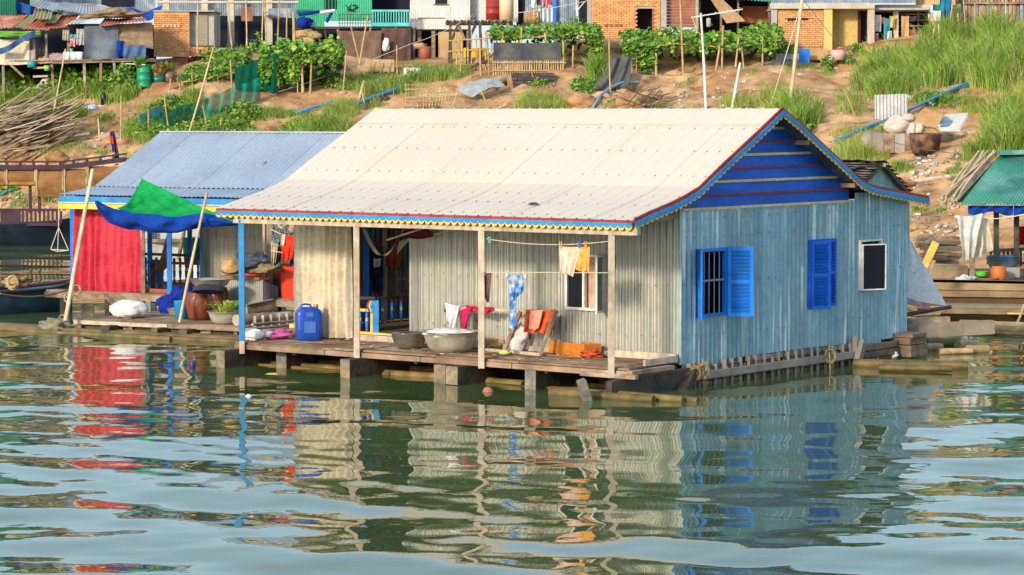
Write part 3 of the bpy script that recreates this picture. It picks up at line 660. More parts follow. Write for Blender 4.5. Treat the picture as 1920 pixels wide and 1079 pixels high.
u137 = lpost(137, 500, -.05); u318 = lpost(318, 500, -.05, zb=0); u280 = lpost(281, 470, 2.0); u355 = lpost(356, 470, 2.1); lpost(377, 470, 1.95, SKYB, .06)
uw = lpost(269, 500, -.18, WOOD, .07, zb=.02)
# raised platform and its planks, then the low deck in front
pl0, pl1 = L.hit(85, 548, t=-.35)[0], -3.4
for r in range(24):
    t0 = -.33 + r * .19
    for a, b in ((pl1, (pl0 + pl1) / 2 + .3 * (r % 2)), ((pl0 + pl1) / 2 + .3 * (r % 2), pl0 if r < 2 else u137 + .1)):
        piece('floor_board', DECK, LH, L((a + b) / 2, t0 + .09, PF - .025), (b - a - .012, .175, .04), L.R)
strip('platform_beam', WOOD, LH, L(pl1, -.36, PF - .10), L(pl0, -.36, PF - .10), .05, .13, label='edge beam of the raised platform')
strip('platform_beam', mat('red_brown_sill', (.28, .07, .04), rough=.7), LH, L(-.9, -.03, PF + .04), L(u137, -.03, PF + .04), .05, .08)
for i in range(5): strip('platform_leg', DARKW, LH, L(pl0 - .4 - i * 1.2, -.25, -.3), L(pl0 - .4 - i * 1.2, -.25, PF - .12), .12, .12)
d0 = L.hitz(128, 601, 0); d1 = L.hitz(560, 617, 0); DT = (d0[1] + d1[1]) / 2; DU1, DU0 = d0[0], d1[0]
nr = 17; w = (-.4 - DT) / nr
for r in range(nr):
    t0 = DT + r * w; u = DU0 + (.0 if r < 12 else .3)
    while u < DU1 - .1:
        e = min(DU1 + .03 * (r % 3), u + rnd.uniform(1.5, 2.8)); piece('deck_plank', DECK, LH, L((u + e) / 2, t0 + w / 2, -.02 + rnd.uniform(-.004, .004)), (e - u - .012, w - .014, .035), L.R); u = e
strip('edge_board', WOOD, LH, L(DU0, DT - .02, -.045), L(-2.6, DT - .02, -.045), .03, .075); strip('edge_board', PALEW, LH, L(-2.58, DT - .022, -.045), L(DU1, DT - .022, -.045), .03, .075)
for i in range(9):
    a = DU0 + .1 + i * (DU1 - DU0 - .2) / 8; strip('deck_stake', WOOD, LH, L(a, DT + .05, -.25), L(a, DT + .05, -.05), .07, .06)
    if i < 8: piece('skirt_board', DARKW if i % 3 else WOOD, LH, L(a + .33, DT + .1, -.14), (.6, .03, .12), L.R)
for px, py, w_ in ((292, 640, .15), (345, 617, .2), (200, 620, .2)):
    u = L.hit(px, 620, t=DT - .3)[0]; strip('bearer', DARKW, LH, L(u, DT - .35, -.13), L(u, DT + 1.5, -.13), w_, .13)
for i, (a, b, t, z, r) in enumerate(((-1.6, 1.4, DT - .25, -.22, .07), (-5.4, -1.2, DT - .2, -.22, .08), (-.2, 3.6, DT - .4, -.22, .06), (-3, .8, DT - .5, -.25, .06), (0.2, 3.2, DT - .1, -.2, .08), (-5.6, -2, DT - .45, -.25, .05), (-4.6, -.6, DT - .34, -.2, .05))):
    pole('float_log', WETB, LH, L(a, t, z), L(b, t + .05, z + .01), r, n=9, taper=.9)
# stub post and odd timbers at the left corner
strip('mooring_stub', DARKW, LH, atz(183, 618, .0) + V((-.25, .4, -.2)), atz(183, 570, .5) + V((-.3, .6, -.1)), .26, .26)
strip('loose_brace', WOOD, LH, atz(197, 553, .55), atz(243, 600, .25), .09, .07)
# balustrade at the back of the platform, every turned baluster its own piece
BZ = [(0, .028), (.12, .03), (.16, .018), (.3, .03), (.5, .034), (.52, .02), (.56, .034), (.6, .02), (.62, .03), (.8, .028), (.84, .018), (.88, .032), (1, .028)]
def baluster_mesh(h):
    b = MB()
    for (a, r0), (c, r1) in zip(BZ, BZ[1:]):
        f = (a + c) / 2; m = 0 if f < .16 or f > .86 else 2 if .5 < f < .62 else 1
        b.lathe([(r0, a * h), (r1, c * h)], (0, 0, 0), 8, None, m)
    me = bpy.data.meshes.new('baluster'); me.from_pydata(b.v, [], b.f)
    for x in (REDP, BLUEP, YELP): me.materials.append(x)
    me.polygons.foreach_set('material_index', b.m); me.polygons.foreach_set('use_smooth', b.s); return me
BM1 = baluster_mesh(.55)
def railing(parent, P0, P1, n, mesh, zs, rails):
    for m, z, w, h in rails: strip('rail', m, parent, V(P0) + V((0, 0, z)), V(P1) + V((0, 0, z)), w, h)
    for i in range(n): link('baluster', mesh, V(P0) + (V(P1) - V(P0)) * ((i + .5) / n) + V((0, 0, zs)), parent)
railing(LH, L(u280 + .1, 2.05, PF), L(L.hit(377, 500, t=2.05)[0], 2.05, PF), 9, BM1, .06, ((DARKW, .68, .07, .06), (REDP, .50, .05, .06), (REDP, .05, .05, .05)))
railing(LH, L(u137, 2.0, PF), L(u280 + .1, 2.0, PF), 14, BM1, .06, ((DARKW, .68, .07, .06), (REDP, .50, .05, .06), (REDP, .05, .05, .05)))
for px in (287, 300): u = L.hit(px, 540, t=1.2)[0]; strip('newel', WOOD if px < 290 else BLUEP, LH, L(u, 1.2, PF), L(u, 1.2, PF + .62), .1, .1)
# grey sheet wall of the back room
ur = L.hit(381, 480, t=2.2)[0]
for i in range(6):
    mb = MB(); a = ur - .72 * (i + 1); corr(mb, L(a + .75, 2.2 - .012 * (i % 2), PF), -L.du, V((0, 0, 1)), .76, 2.2, pitch=.10, amp=.016, rows=2); mb.build('wall_sheet', ZINC, LH)
nl = MB()
for z in (.5, 1.1, 1.75, 1.95):
    for i in range(14): nl.box(L(ur - .1 - .13 * i, 2.17, PF + z), .02, .02, .02)
nl.build('sheet_nails', NAIL, LH, kind='stuff')
for i in range(6):
    mb = MB(); corr(mb, L(LU0 + .6, 2.2 + .75 * i, PF), L.dt, V((0, 0, 1)), .76, 2.2, pitch=.085, rows=1); mb.build('wall_sheet', ZINC, LH)
# ------------------------------------------------------------------ on and around the left house
zc = L.hit(200, 546, t=-.12)[1]
CRED = cl('red_curtain_cloth', (.60, .055, .085), (.47, .035, .06), ns=2.5)
uc0, uc1 = L.hit(263, 470, t=-.12)[0], L.hit(141, 470, t=-.12)[0]
curtain('curtain', CRED, L, uc0, uc1, -.14, zc, zl(-.1) - .2, 9, .085, 'big red curtain hanging between the posts of the left house', 'curtain', ph=.7, flare=.12)
TG_ = cl('green_tarp', (.015, .42, .09), (.01, .30, .07), ns=3, tr=.25); TB_ = cl('blue_tarp', (.01, .06, .36), (.01, .045, .26), ns=3, tr=.15)
def LP(px, py, t):
    u, z = L.hit(px, py, t=t); return L(u, t, z)
A, B, C_, D_ = LP(176, 377, -2.4), LP(383, 400, -2.4), LP(266, 334, -.2), LP(449, 421, -2.1)
E_ = LP(243, 398, -1.9)
def lerp(p, q, a): return p + (q - p) * a
def ftarp(a, b):
    p = lerp(C_, lerp(lerp(A, E_, min(1, a * 2.2)) if a < .45 else lerp(E_, D_, (a - .45) / .55), D_, 0), b)
    return p + V((0, -.05, -.20)) * (sin(pi * b) * (1 - a) * 1.2) + V((0, .05, .03)) * (sin(a * 41 + 1.5 * sin(b * 5)) * b * (1 - b) * 3 + .9 * nz(a * 6, b * 4, 1, 12))
MB().grid(lambda a, b: ftarp(.28 + .72 * a, b), 40, 18).build('tarpaulin', TG_, None, 'green tarpaulin drawn up to a peak beside the blue roof', 'tarpaulin')
bt = [(178, 378), (186, 397), (202, 417), (240, 430), (280, 436), (318, 439), (352, 432), (380, 427), (415, 425), (450, 422)]
tp_ = [(178, 376), (195, 384), (222, 394), (248, 399), (285, 403), (322, 406), (352, 404), (382, 399), (415, 410), (450, 420)]
def polyat(P, a):
    x = a * (len(P) - 1); i = min(int(x), len(P) - 2); f = x - i; return P[i][0] + (P[i + 1][0] - P[i][0]) * f, P[i][1] + (P[i + 1][1] - P[i][1]) * f
def fb(a, b):
    p, q = polyat(tp_, a), polyat(bt, a); t = -2.35 - .18 * sin(pi * b) + .3 * max(0, a - .75)
    return LP(p[0] + (q[0] - p[0]) * b, p[1] + (q[1] - p[1]) * b, t) + V((0, .05 * sin(a * 31 + b * 3) + .12 * nz(a * 9, b * 3, 1, 14), .03 * nz(a * 14, b * 2, 1, 15)))
MB().grid(fb, 48, 10).build('tarpaulin', TB_, None, 'sagging blue tarpaulin strung in front of the green one', 'tarpaulin')
pole('bamboo_pole', BAMBP, None, atz(123, 603, .25), LP(174, 318, -2.55), .046, 'pale bamboo pole leaning left of the red curtain', 'pole', 'poles holding up the tarpaulins', bend=.004, taper=.8)
pole('bamboo_pole', BAMBP, None, atz(336, 609, .2), LP(388, 362, -2.55), .035, 'pale bamboo pole leaning beside the big brown jar', 'pole', 'poles holding up the tarpaulins', bend=.004)
# hammock
hm = cl('striped_hammock', (.42, .22, .09), (.18, .10, .05), ns=9)
h0, h1 = LP(316, 432, .2), LP(258, 505, .9)
MB().grid(lambda a, b: lerp(h0, h1, a) + V((.30 * sin(pi * a) * .55 * (1 + .0 * b), 0, -.42 * sin(pi * a * .95))) + V((.0, .25 * (b - .5), 0)) * sin(pi * a) + V((.22, 0, .06)) * (b - .5) * (sin(pi * a) ** .8 + .1), 24, 8).build('hammock', hm, None, 'brown striped hammock slung behind the red curtain', 'hammock')
SACK = cl('white_sack_cloth', (.72, .72, .72), (.60, .60, .62), ns=6)
p = atz(240, 597, .25); sk = lump(p + V((0, .12, .17)), .36, .24, .19, 4, 40, 24, .16, 2.5, flat=.85); sk.build('sack', SACK, None, 'plump white sack lying on the low plank deck', 'sack')
JAR = mat('brown_glazed_clay', (.20, .055, .022), (.13, .035, .015), ns=3, rough=.22, spec=.6, rand=.1, fine=.15)
def jar(px, py, z, r, h, label):
    p = atz(px, py, z); MB().lathe([(0, 0), (r * .68, 0), (r * .82, h * .15), (r * 1, h * .6), (r * .97, h * .82), (r * .86, h * .95), (r * .9, h), (r * .8, h), (r * .76, h * .9), (0, h * .86)], p + V((0, r, 0)), 28).build('jar', JAR, None, label, 'water jar', 'clay water jars')
jar(371, 602, .25, .285, .55, 'big brown glazed water jar next to the leaning pole'); jar(404, 592, .25, .25, .56, 'brown water jar standing behind the bigger jar')
p = atz(389, 545, .85); basin('basin', ALU, p + V((-.05, 1.0, 0)), .42, .17, 'wide shallow metal basin resting on the water jars'); basin('wok', mat('dark_wok_iron', (.05, .055, .07), rough=.35, metal=.5), atz(388, 552, .82) + V((0, .35, .16)), .34, .14, 'dark wok turned over on the big brown jar', 'wok', None, Matrix.Rotation(pi * .94, 3, 'X'))
MB().lathe([(0, 0), (.125, 0), (.16, .36), (.17, .37), (.155, .37), (.12, .03), (0, .03)], atz(339, 600, .25) + V((0, .16, 0)), 20).build('bucket', plastic('sky_blue_bucket_plastic', (.02, .30, .60)), None, 'sky blue plastic bucket beside the brown jar', 'bucket')
basin('bowl', ALU, atz(326, 595, .25) + V((0, .3, 0)), .17, .16, 'small pale metal bowl beside the blue bucket', 'bowl')
bl = cl('royal_blue_sheeting', (.012, .035, .30), (.01, .02, .17), ns=6)
lump(atz(340, 560, .6) + V((0, .6, 0)), .2, .16, .2, 5, w=.7, mb=lump(atz(318, 590, .25) + V((.05, .5, .1)), .26, .2, .25, 9, w=.7)).build('plastic_sheet', bl, None, 'crumpled royal blue plastic sheet heaped behind the bucket', 'plastic sheet')
pb = atz(421, 610, .25) + V((0, .34, 0)); basin('basin', ALUD, pb, .36, .24, 'old aluminium basin full of green plants on the low deck')
def leafplant(name, c, n, h, spread, mats, label, cat, seed, w=.03, droop=.6, parent=None):
    r2 = random.Random(seed); b = MB()
    for i in range(n):
        a = r2.uniform(0, 2 * pi); e = spread * r2.uniform(.4, 1); l = h * r2.uniform(.6, 1.1); base = V(c) + V((cos(a), sin(a), 0)) * r2.uniform(0, spread * .45); d = V((cos(a), sin(a), 0)); s = V((-sin(a), cos(a), 0)) * w * r2.uniform(.7, 1.2); m = r2.randrange(len(mats)); pts = []
        for k in range(6):
            f = k / 5; pts.append((base + d * e * f + V((0, 0, l * (f * (1.7 - droop * 1.5 * f * f))))  , s * (sin(pi * (.12 + .88 * f)) + .02)))
        for k in range(5):
            (p, w0), (q, w1) = pts[k], pts[k + 1]; b.add([p - w0, p + w0, q + w1, q - w1], [(0, 1, 2, 3)], m, True)
    return b.build(name, mats, parent, label, cat)
LEAF1 = mat('leaf_green', (.22, .42, .05), (.14, .31, .035), ns=5, rough=.55, trans=.3, rand=.1); LEAF2 = mat('leaf_pale_green', (.44, .56, .10), (.32, .46, .07), ns=5, rough=.55, trans=.3); LEAF3 = mat('leaf_deep_green', (.06, .18, .03), (.04, .13, .025), ns=5, rough=.6, trans=.25); LEAFY = mat('leaf_yellow', (.50, .45, .06), (.35, .34, .06), ns=5, rough=.6, trans=.3)
leafplant('spring_onion', pb + V((0, 0, .2)), 70, .26, .36, [LEAF1, LEAF2, LEAF2, LEAFY], 'green leafy herb growing in the old aluminium basin', 'plant', 3)
# tin sided stove box with its plank lid
BX = thing('stove_box', 'box clad in grey and blue corrugated tin behind the basin of plants', 'box', atz(455, 597, .25))
q0, q1 = atz(419, 590, .25) + V((0, .45, 0)), atz(489, 595, .25) + V((0, .45, 0)); q2 = atz(526, 592, .25) + V((0, 1.35, 0))
mb = MB(); corr(mb, q0, (q1 - q0).normalized(), V((0, 0, 1)), (q1 - q0).length, .72, pitch=.06, amp=.008); mb.build('tin_sheet', ZINC, BX, 'pale grey tin front')
mb = MB(); n_ = 26
for i in range(n_ + 1):
    f = i / n_; p = lerp(q1, q2, f) + V((.01, -.005, 0)) * sin(i * 2); mb.v += [tuple(p), tuple(p + V((0, 0, .72 - .28 * f)))]
for i in range(n_): mb.f.append([2 * i, 2 * i + 2, 2 * i + 3, 2 * i + 1]); mb.m.append(0); mb.s.append(True)
mb.build('tin_sheet', BLUEZ, BX, 'blue tin side with a sloping top')
strip('lid_plank', RUST, BX, q0 + V((-.05, .1, .75)), q1 + V((.02, .1, .75)), .3, .06)
strip('back_panel', DARK, BX, q0 + V((0, .9, .35)), q1 + V((.3, .9, .35)), .03, .7)
for i, (px, py, rx, rz, sd_, m_, lb) in enumerate(((437, 510, .17, .07, 1, cl('brown_sacking', (.33, .22, .12), (.2, .13, .07)), 'brown sacking bundle heaped on the tin box'), (472, 490, .26, .17, 2, cl('dark_denim', (.05, .06, .09), (.12, .13, .16), ns=9), 'dark denim clothes heaped above the tin box'), (492, 505, .28, .14, 3, cl('khaki_cloth', (.30, .23, .13), (.2, .15, .09)), 'khaki cloth bundle lying over the red tubs'))):
    lump(aty(px, py, 56.6), rx * 1.15, .2, rz * .85, sd_, w=.6, f=2.5).build('cloth_bundle', m_, None, lb, 'bundle')
strh = mat('straw_hat_weave', (.55, .35, .15), (.4, .24, .1), ns=8, rough=.9)
MB().lathe([(.0, .10), (.07, .09), (.09, .02), (.2, 0), (.2, -.01), (0, -.01)], aty(433, 497, 56.2), 20, Matrix.Rotation(.9, 3, 'X')).build('straw_hat', strh, None, 'tan straw hat hung above the tin box', 'hat')
TUB = plastic('orange_red_tub_plastic', (.75, .045, .012), .35)
for i, (px, w_, h_, y_, lb) in enumerate(((483, .5, .5, 57.5, 'orange red plastic tub half hidden behind the tin box'), (525, .55, .66, 57.8, 'tall orange red plastic tub left of the beige curtain'), (553, .62, .66, 57.1, 'orange red plastic tub right beside the beige curtain'))):
    c = aty(px, 563, y_); c.z = .52; T = thing('plastic_tub', lb, 'tub', c, 'orange red plastic tubs')
    b = MB()
    for z0, z1, e0, e1 in ((0, h_, .86, 1.0),):
        P = []
        for z, e in ((z0, e0), (z1, e1)):
            for k in range(16):
                a = 2 * pi * k / 16; sx = math.copysign(abs(cos(a)) ** .5, cos(a)); sy = math.copysign(abs(sin(a)) ** .5, sin(a)); P.append(c + V((sx * w_ / 2 * e, sy * .22 * e, z)))
        b.add(P, [(k, (k + 1) % 16, 16 + (k + 1) % 16, 16 + k) for k in range(16)] + [tuple(range(16))[::-1]], 0, False)
    b.build('tub_body', TUB, T)
    b = MB(); P = []
    for z, e in ((h_ - .02, 1.06), (h_ + .04, 1.06), (h_ + .05, .9)):
        for k in range(16):
            a = 2 * pi * k / 16; sx = math.copysign(abs(cos(a)) ** .5, cos(a)); sy = math.copysign(abs(sin(a)) ** .5, sin(a)); P.append(c + V((sx * w_ / 2 * e, sy * .22 * e, z)))
    b.add(P, [(r * 16 + k, r * 16 + (k + 1) % 16, r * 16 + 16 + (k + 1) % 16, r * 16 + 16 + k) for r in range(2) for k in range(16)] + [tuple(range(32, 48))], 0).build('tub_lid', TUB, T)
strip('tub_shelf', WOOD, LH, aty(495, 568, 57.4), aty(575, 572, 57.0), .6, .06)
p = aty(506, 525, 57.3); strip('porch_pillar', WOOD, LH, V((p.x, p.y, .25)), V((p.x, p.y, 2.5)), .12, .12, label='bare wood pillar'); strip('porch_pillar', PALEW, LH, V((p.x - .12, p.y, .25)), V((p.x - .12, p.y, 2.5)), .05, .05)
# things strung up in the gap
rope('washing_line', TWINE, None, aty(508, 431, 54.5), aty(566, 450, 53.5), .008, .02, 'upper washing line strung left of the beige curtain', 'washing line'); rope('washing_line', TWINE, None, aty(508, 470, 54.5), aty(566, 476, 53.5), .008, .02, 'lower washing line strung left of the beige curtain', 'washing line')
RC = cl('orange_red_jersey', (.72, .05, .02), (.6, .03, .02)); DC = cl('dark_cloth', (.04, .035, .05), (.08, .06, .06)); LG = cl('white_cloth', (.72, .70, .68), (.6, .58, .56))
cloth('shirt', RC, aty(527, 438, 54), aty(553, 444, 53.7), aty(530, 490, 54), aty(548, 484, 53.7), 'orange red shirt hanging left of the beige curtain', 'shirt', .0, 2, .04)
cloth('trousers', DC, aty(548, 470, 54.1), aty(562, 470, 53.9), aty(543, 498, 54.1), aty(562, 500, 53.9), 'dark trousers hanging beside the orange red shirt', 'trousers', .0, 2, .03)
cloth('cloth_strip', LG, aty(529, 440, 53.9), aty(535, 440, 53.9), aty(526, 458, 53.9), aty(532, 460, 53.9), 'white strip of cloth over the orange red shirt', 'cloth', 0, 1, .01, nu=8, nv=8)
cloth('coat', cl('beige_coat_cloth', (.48, .40, .28), (.36, .28, .18)), aty(508, 452, 55.4), aty(523, 449, 55.2), aty(509, 498, 55.4), aty(517, 492, 55.2), 'beige coat hanging behind the bare wood pillar', 'coat', 0, 2, .04)
cloth('jacket', DC, aty(521, 452, 55.3), aty(531, 455, 55.2), aty(514, 498, 55.3), aty(528, 490, 55.2), 'black jacket hanging behind the orange red shirt', 'jacket', 0, 2, .04)
# fishing net bundle
nt = MB(); r2 = random.Random(5)
for i in range(26):
    a = lerp(aty(509, 415, 55.2), aty(562, 418, 54.4), i / 25); nt.tube([a + V((r2.uniform(-.03, .03), .1 * r2.random(), -.09 * k + .01)) for k in range(6)], .008, 4)
for k in range(6): nt.tube([lerp(aty(509, 416 + 9 * k, 55.2), aty(562 - 4 * k, 419 + 9 * k, 54.4), i / 8) + V((0, .05, .02 * sin(i * 2))) for i in range(9)], .008, 4)
nt.build('fishing_net', mat('blue_grey_net', (.09, .17, .26), (.25, .22, .14), ns=6), None, 'blue grey fishing net hung under the roof by the orange red shirt', 'net')
pole('rolled_mat', BAMB, None, aty(548, 431, 54.2), aty(562, 410, 54.0), .09, 'rolled straw mat wedged under the roof by the net', 'mat')
coil('rope_coil', TWINE, aty(529, 417, 50.2), .075, 'white rope coil hung under the eave near the beige curtain', 'rope', 2, .010, Matrix.Rotation(pi / 2, 3, 'X'))
# bent rusty sheet and log on the low deck
MB().grid(lambda a, b: lerp(aty(461, 573, 55), aty(512, 562, 55.2), a) + V((.05 * b, .3 * b, -.22 * b + .06 * sin(b * 7))), 12, 14).build('bent_sheet', mat('brown_bent_tin', (.33, .24, .18), (.2, .13, .1), ns=4, rough=.6), None, 'bent brown tin sheet leaning against the tin box', 'tin sheet')
pole('log', WOOD, None, atz(441, 612, .3) + V((0, .2, .1)), atz(540, 606, .3) + V((0, .5, .1)), .12, 'short thick log lying behind the blue porch post', 'log', n=10)
for i, y in enumerate((603, 611)): pole('low_rail', WOOD, LH, atz(473, y + 6, .3 + .12 * (1 - i)) , atz(560, y - 2, .3 + .12 * (1 - i)), .03)
for i in range(6):
    p = atz(478 + i * 15, 620 - i * 1.4, .22); strip('rail_stub', PALEW, LH, p, p + V((0, 0, .28)), .05, .05)
rope('mooring_rope', ROPE, None, atz(0, 551, .75), LP(137, 540, -.3), .018, .12, 'pale mooring rope tied to the left corner of the platform', 'rope')
for i, (px, py) in enumerate(((128, 560), (118, 600), (145, 545))): coil('rope_tangle', ROPE, aty(px, py, 56.5), .07, ('tangled ropes at the foot of the left corner post', 'rope bundle round the base of the leaning bamboo pole', 'rope loops hanging from the platform corner')[i], 'rope', 3, .014, Matrix.Rotation(1.2, 3, 'X'), seed=i)
lump(atz(105, 612, .12), .30, .2, .13, 8, w=.5, f=4).build('net_heap', mat('grey_green_net', (.16, .18, .13), (.28, .22, .14), ns=8), None, 'grey green net heaped at the left end of the float', 'net')
# ------------------------------------------------------------------ on the main porch
def HP(px, py, t): u, z = HF.hit(px, py, t=t); return HF(u, t, z)
u0, u1 = HF.hit(661, 600, t=-.12)[0], HF.hit(559, 600, t=-.12)[0]
BEI = cl('beige_curtain_cloth', (.66, .58, .45), (.55, .47, .34), ns=2.2)
curtain('curtain', BEI, HF, u0, u1, -.2, HF.hit(610, 632, t=-.2)[1], 2.42, 8, .085, 'long beige curtain hanging behind the blue jug', 'curtain', ph=2.1, flare=.05, hem=.015)
strip('room_post', SKYB, H, HF(u1 + .06, -.02, .0), HF(u1 + .06, -.02, 2.6), .07, .07)
# jug
c = HF(7.40, -.62, .0); JG = thing('jerrycan', 'blue plastic jerrycan with an orange cap in front of the beige curtain', 'jerrycan', c)
JP = plastic('blue_jerrycan_plastic', (.012, .07, .42), .33)
def rsq(r, z, e=.45, sx=1, sy=.62):
    return [V((math.copysign(abs(cos(a)) ** e, cos(a)) * r * sx, math.copysign(abs(sin(a)) ** e, sin(a)) * r * sy, z)) for a in [2 * pi * k / 24 for k in range(24)]]
RJ = rotz(rad(14)); lv = [(.20, 0), (.225, .03), (.23, .2), (.23, .44), (.22, .5), (.17, .55), (.16, .57), (.06, .575)]
b = MB(); P = [c + RJ @ p for r, z in lv for p in rsq(r, z)]
b.add(P, [(i * 24 + k, i * 24 + (k + 1) % 24, i * 24 + 24 + (k + 1) % 24, i * 24 + 24 + k) for i in range(len(lv) - 1) for k in range(24)] + [tuple(range(168, 192))], 0, True); b.build('jug_body', JP, JG)
MB().lathe([(0, 0), (.045, 0), (.045, .05), (.04, .055), (0, .055)], c + RJ @ V((.13, 0, .565)), 14).build('cap', plastic('orange_cap_plastic', (.55, .28, .05)), JG)
MB().tube([c + RJ @ V((x, 0, z)) for x, z in ((-.14, .55), (-.13, .61), (-.05, .625), (.03, .61), (.05, .56))], .018, 8).build('handle', JP, JG)
MB().box(c + RJ @ V((0, -.147, .13)), .2, .01, .2, RJ).build('moulded_panel', plastic('scuffed_blue_plastic', (.06, .16, .50), .5), JG)
MB().box(c + RJ @ V((0, -.145, .41)), .12, .01, .08, RJ).build('moulded_panel', MATS['scuffed_blue_plastic'], JG)
# entrance: yellow framed gate, carved newel, balustrade going back
BM2 = baluster_mesh(.42); BM3 = baluster_mesh(.44)
n0 = HF(6.37, -.03, .1)
ug0, ug1 = HF.hit(697, 600, t=-.03)[0], 7.05
for z in (.12, .52): strip('gate_rail', YELP, H, HF(ug0, -.03, z), HF(ug1, -.03, z), .05, .05)
strip('gate_rail', YELP, H, HF(ug0, -.03, .12), HF(ug0, -.03, .54), .05, .05, label='upright yellow gate rail')
for k in range(4): link('baluster', BM3 if 0 else BM2, HF(ug0 + .11 + .16 * k, -.03, .13), H)
strip('newel', SKYB, H, HF(6.36, -.03, .05), HF(6.36, -.03, .70), .11, .11, label='sky blue newel')
for k, m_ in enumerate((REDP, YELP, SKYB)):
    MB().prism([HF(6.47 - .035 * k, -.08, .50), HF(6.52 - .035 * k, -.08, .60), HF(6.47 - .035 * k, -.08, .70), HF(6.42 - .035 * k, -.08, .70), HF(6.47 - .035 * k, -.08, .60), HF(6.42 - .035 * k, -.08, .50)], HF.dt * -.02).build('newel_chevron', m_, H)
strip('sill_strip', YELP, H, HF(5.66, -.085, .125), HF(7.0, -.085, .125), .03, .035)
strip('handrail', DARKW, H, HF(6.37, .0, .73), HF(6.37, 2.3, .73), .07, .05); strip('handrail', DARKW, H, HF(6.35, -.03, .74), HF(7.1, -.03, .72), .07, .05)
strip('foot_rail', WOOD, H, HF(6.37, .05, .26), HF(6.37, 2.3, .26), .06, .06)
for k in range(9): link('baluster', BM3, HF(6.37, .16 + k * .25, .28), H)
pb_ = HP(687, 600, .9); strip('room_post', BLUEP, H, V((pb_.x, pb_.y, .5)), V((pb_.x, pb_.y, 2.95)), .11, .11, label='bright blue inner post')
pb_ = HP(722, 560, 1.7); strip('room_post', PALEW, H, V((pb_.x, pb_.y, .5)), V((pb_.x, pb_.y, 3.0)), .09, .09, label='pale inner post')
# picket fence inside
fa, fbb = HP(720, 560, 2.4), HP(790, 560, 2.4)
PKT = thing('picket_fence', 'low wooden picket panel standing inside the open room', 'fence', fa)
for k in range(12):
    p = lerp(fa, fbb, k / 11); strip('picket', WOOD, PKT, V((p.x, p.y, .95)), V((p.x, p.y, 1.5)), .045, .02)
for z in (1.05, 1.32): strip('picket_rail', WOOD, PKT, V((fa.x, fa.y + .02, z)), V((fbb.x, fbb.y + .02, z)), .03, .04)
# clothes and clutter inside the room
def hung(name, m, px0, px1, py0, py1, t, label, cat, f=2, amp=.03, sl=0, tap=0):
    return cloth(name, m, HP(px0, py0, t), HP(px1, py0 + sl, t), HP(px0 + tap, py1, t), HP(px1 - tap, py1 + sl, t), label, cat, .02, f, amp, ph=px0)
hung('shirt', cl('yellow_cloth', (.68, .48, .05), (.5, .33, .03)), 655, 668, 452, 512, 1.2, 'yellow shirt hanging just right of the beige curtain', 'shirt', 2)
hung('blanket', cl('teal_cloth', (.02, .09, .13), (.015, .06, .1)), 690, 718, 462, 520, 1.6, 'dark teal blanket hung in the open room', 'blanket', 3, .04)
hung('trousers', cl('navy_cloth', (.025, .03, .13), (.04, .04, .1)), 698, 716, 505, 548, 1.5, 'navy trousers hanging above the chevron newel', 'trousers', 2)
hung('bag', cl('rust_red_cloth', (.35, .07, .03), (.28, .05, .02)), 724, 754, 466, 500, 1.6, 'rust red bag hanging above the picket panel', 'bag', 2, .05)
hung('cloth', LG, 700, 714, 484, 500, 1.45, 'white cloth folded over the navy trousers', 'cloth', 2)
hung('cloth', cl('floral_cloth', (.35, .12, .08), (.1, .2, .3), ns=14), 655, 668, 515, 548, 1.1, 'patterned cloth below the yellow shirt', 'cloth', 2)
ST = thing('stool', 'upturned dark red stool with turned legs high in the open room', 'stool', HP(728, 458, 1.9))
STM = baluster_mesh(.26); q = HP(712, 456, 1.9); q2 = HP(752, 456, 1.9)
strip('seat', REDP, ST, q, q2, .3, .05)
for a in (.06, .34, .66, .94): MB().lathe([(.02, 0), (.03, .05), (.02, .1), (.032, .18), (.02, .25), (0, .26)], lerp(q, q2, a) + V((0, -.05, .03)), 10).build('leg', REDP, ST)
fn_ = MB()
for i in range(6): fn_.add([HP(744, 478, 1.5), HP(748 + 4 * i, 452 - 1.0 * i, 1.5), HP(751 + 4 * i, 453 - 1.2 * i, 1.5)], [(0, 1, 2)], i % 2)
fn_.build('paper_fan', [LG, YELP], None, 'striped fan of card stuck beside the rust red bag', 'fan')
hang = cl('olive_hammock_cloth', (.25, .2, .11), (.15, .12, .07), ns=8)
ha, hb = HP(676, 416, -.5), HP(757, 428, -.5)
MB().grid(lambda a, b: lerp(ha, hb, a) + V((0, .12 * (b - .5) * sin(pi * a), -.52 * sin(pi * a) - .10 * (b - .5) * sin(pi * a * 2 + .4) - .05 * (b - .5))), 26, 6).build('hammock', hang, None, 'olive hammock tied under the main roof', 'hammock')
MB().grid(lambda a, b: lerp(HP(746, 424, -.3), HP(812, 441, -.3), a) + V((0, .08 * sin(pi * 2 * b), (b - .5) * (.26 * sin(pi * a ** .7) + .05))), 18, 8).build('cloth_roll', cl('maroon_cloth', (.13, .02, .05), (.1, .02, .04)), None, 'maroon cloth bundle slung under the beam by the hammock', 'cloth')
rope('tie_rope', TWINE, None, HP(812, 440, -.3), HP(880, 420, -.3), .012, .02, 'cord holding the maroon cloth bundle', 'cord')
pole('bamboo_stick', BAMBP, None, HP(727, 450, -1.0), HP(846, 411, -1.5), .018, 'thin pale bamboo stick slanting under the eave', 'stick')
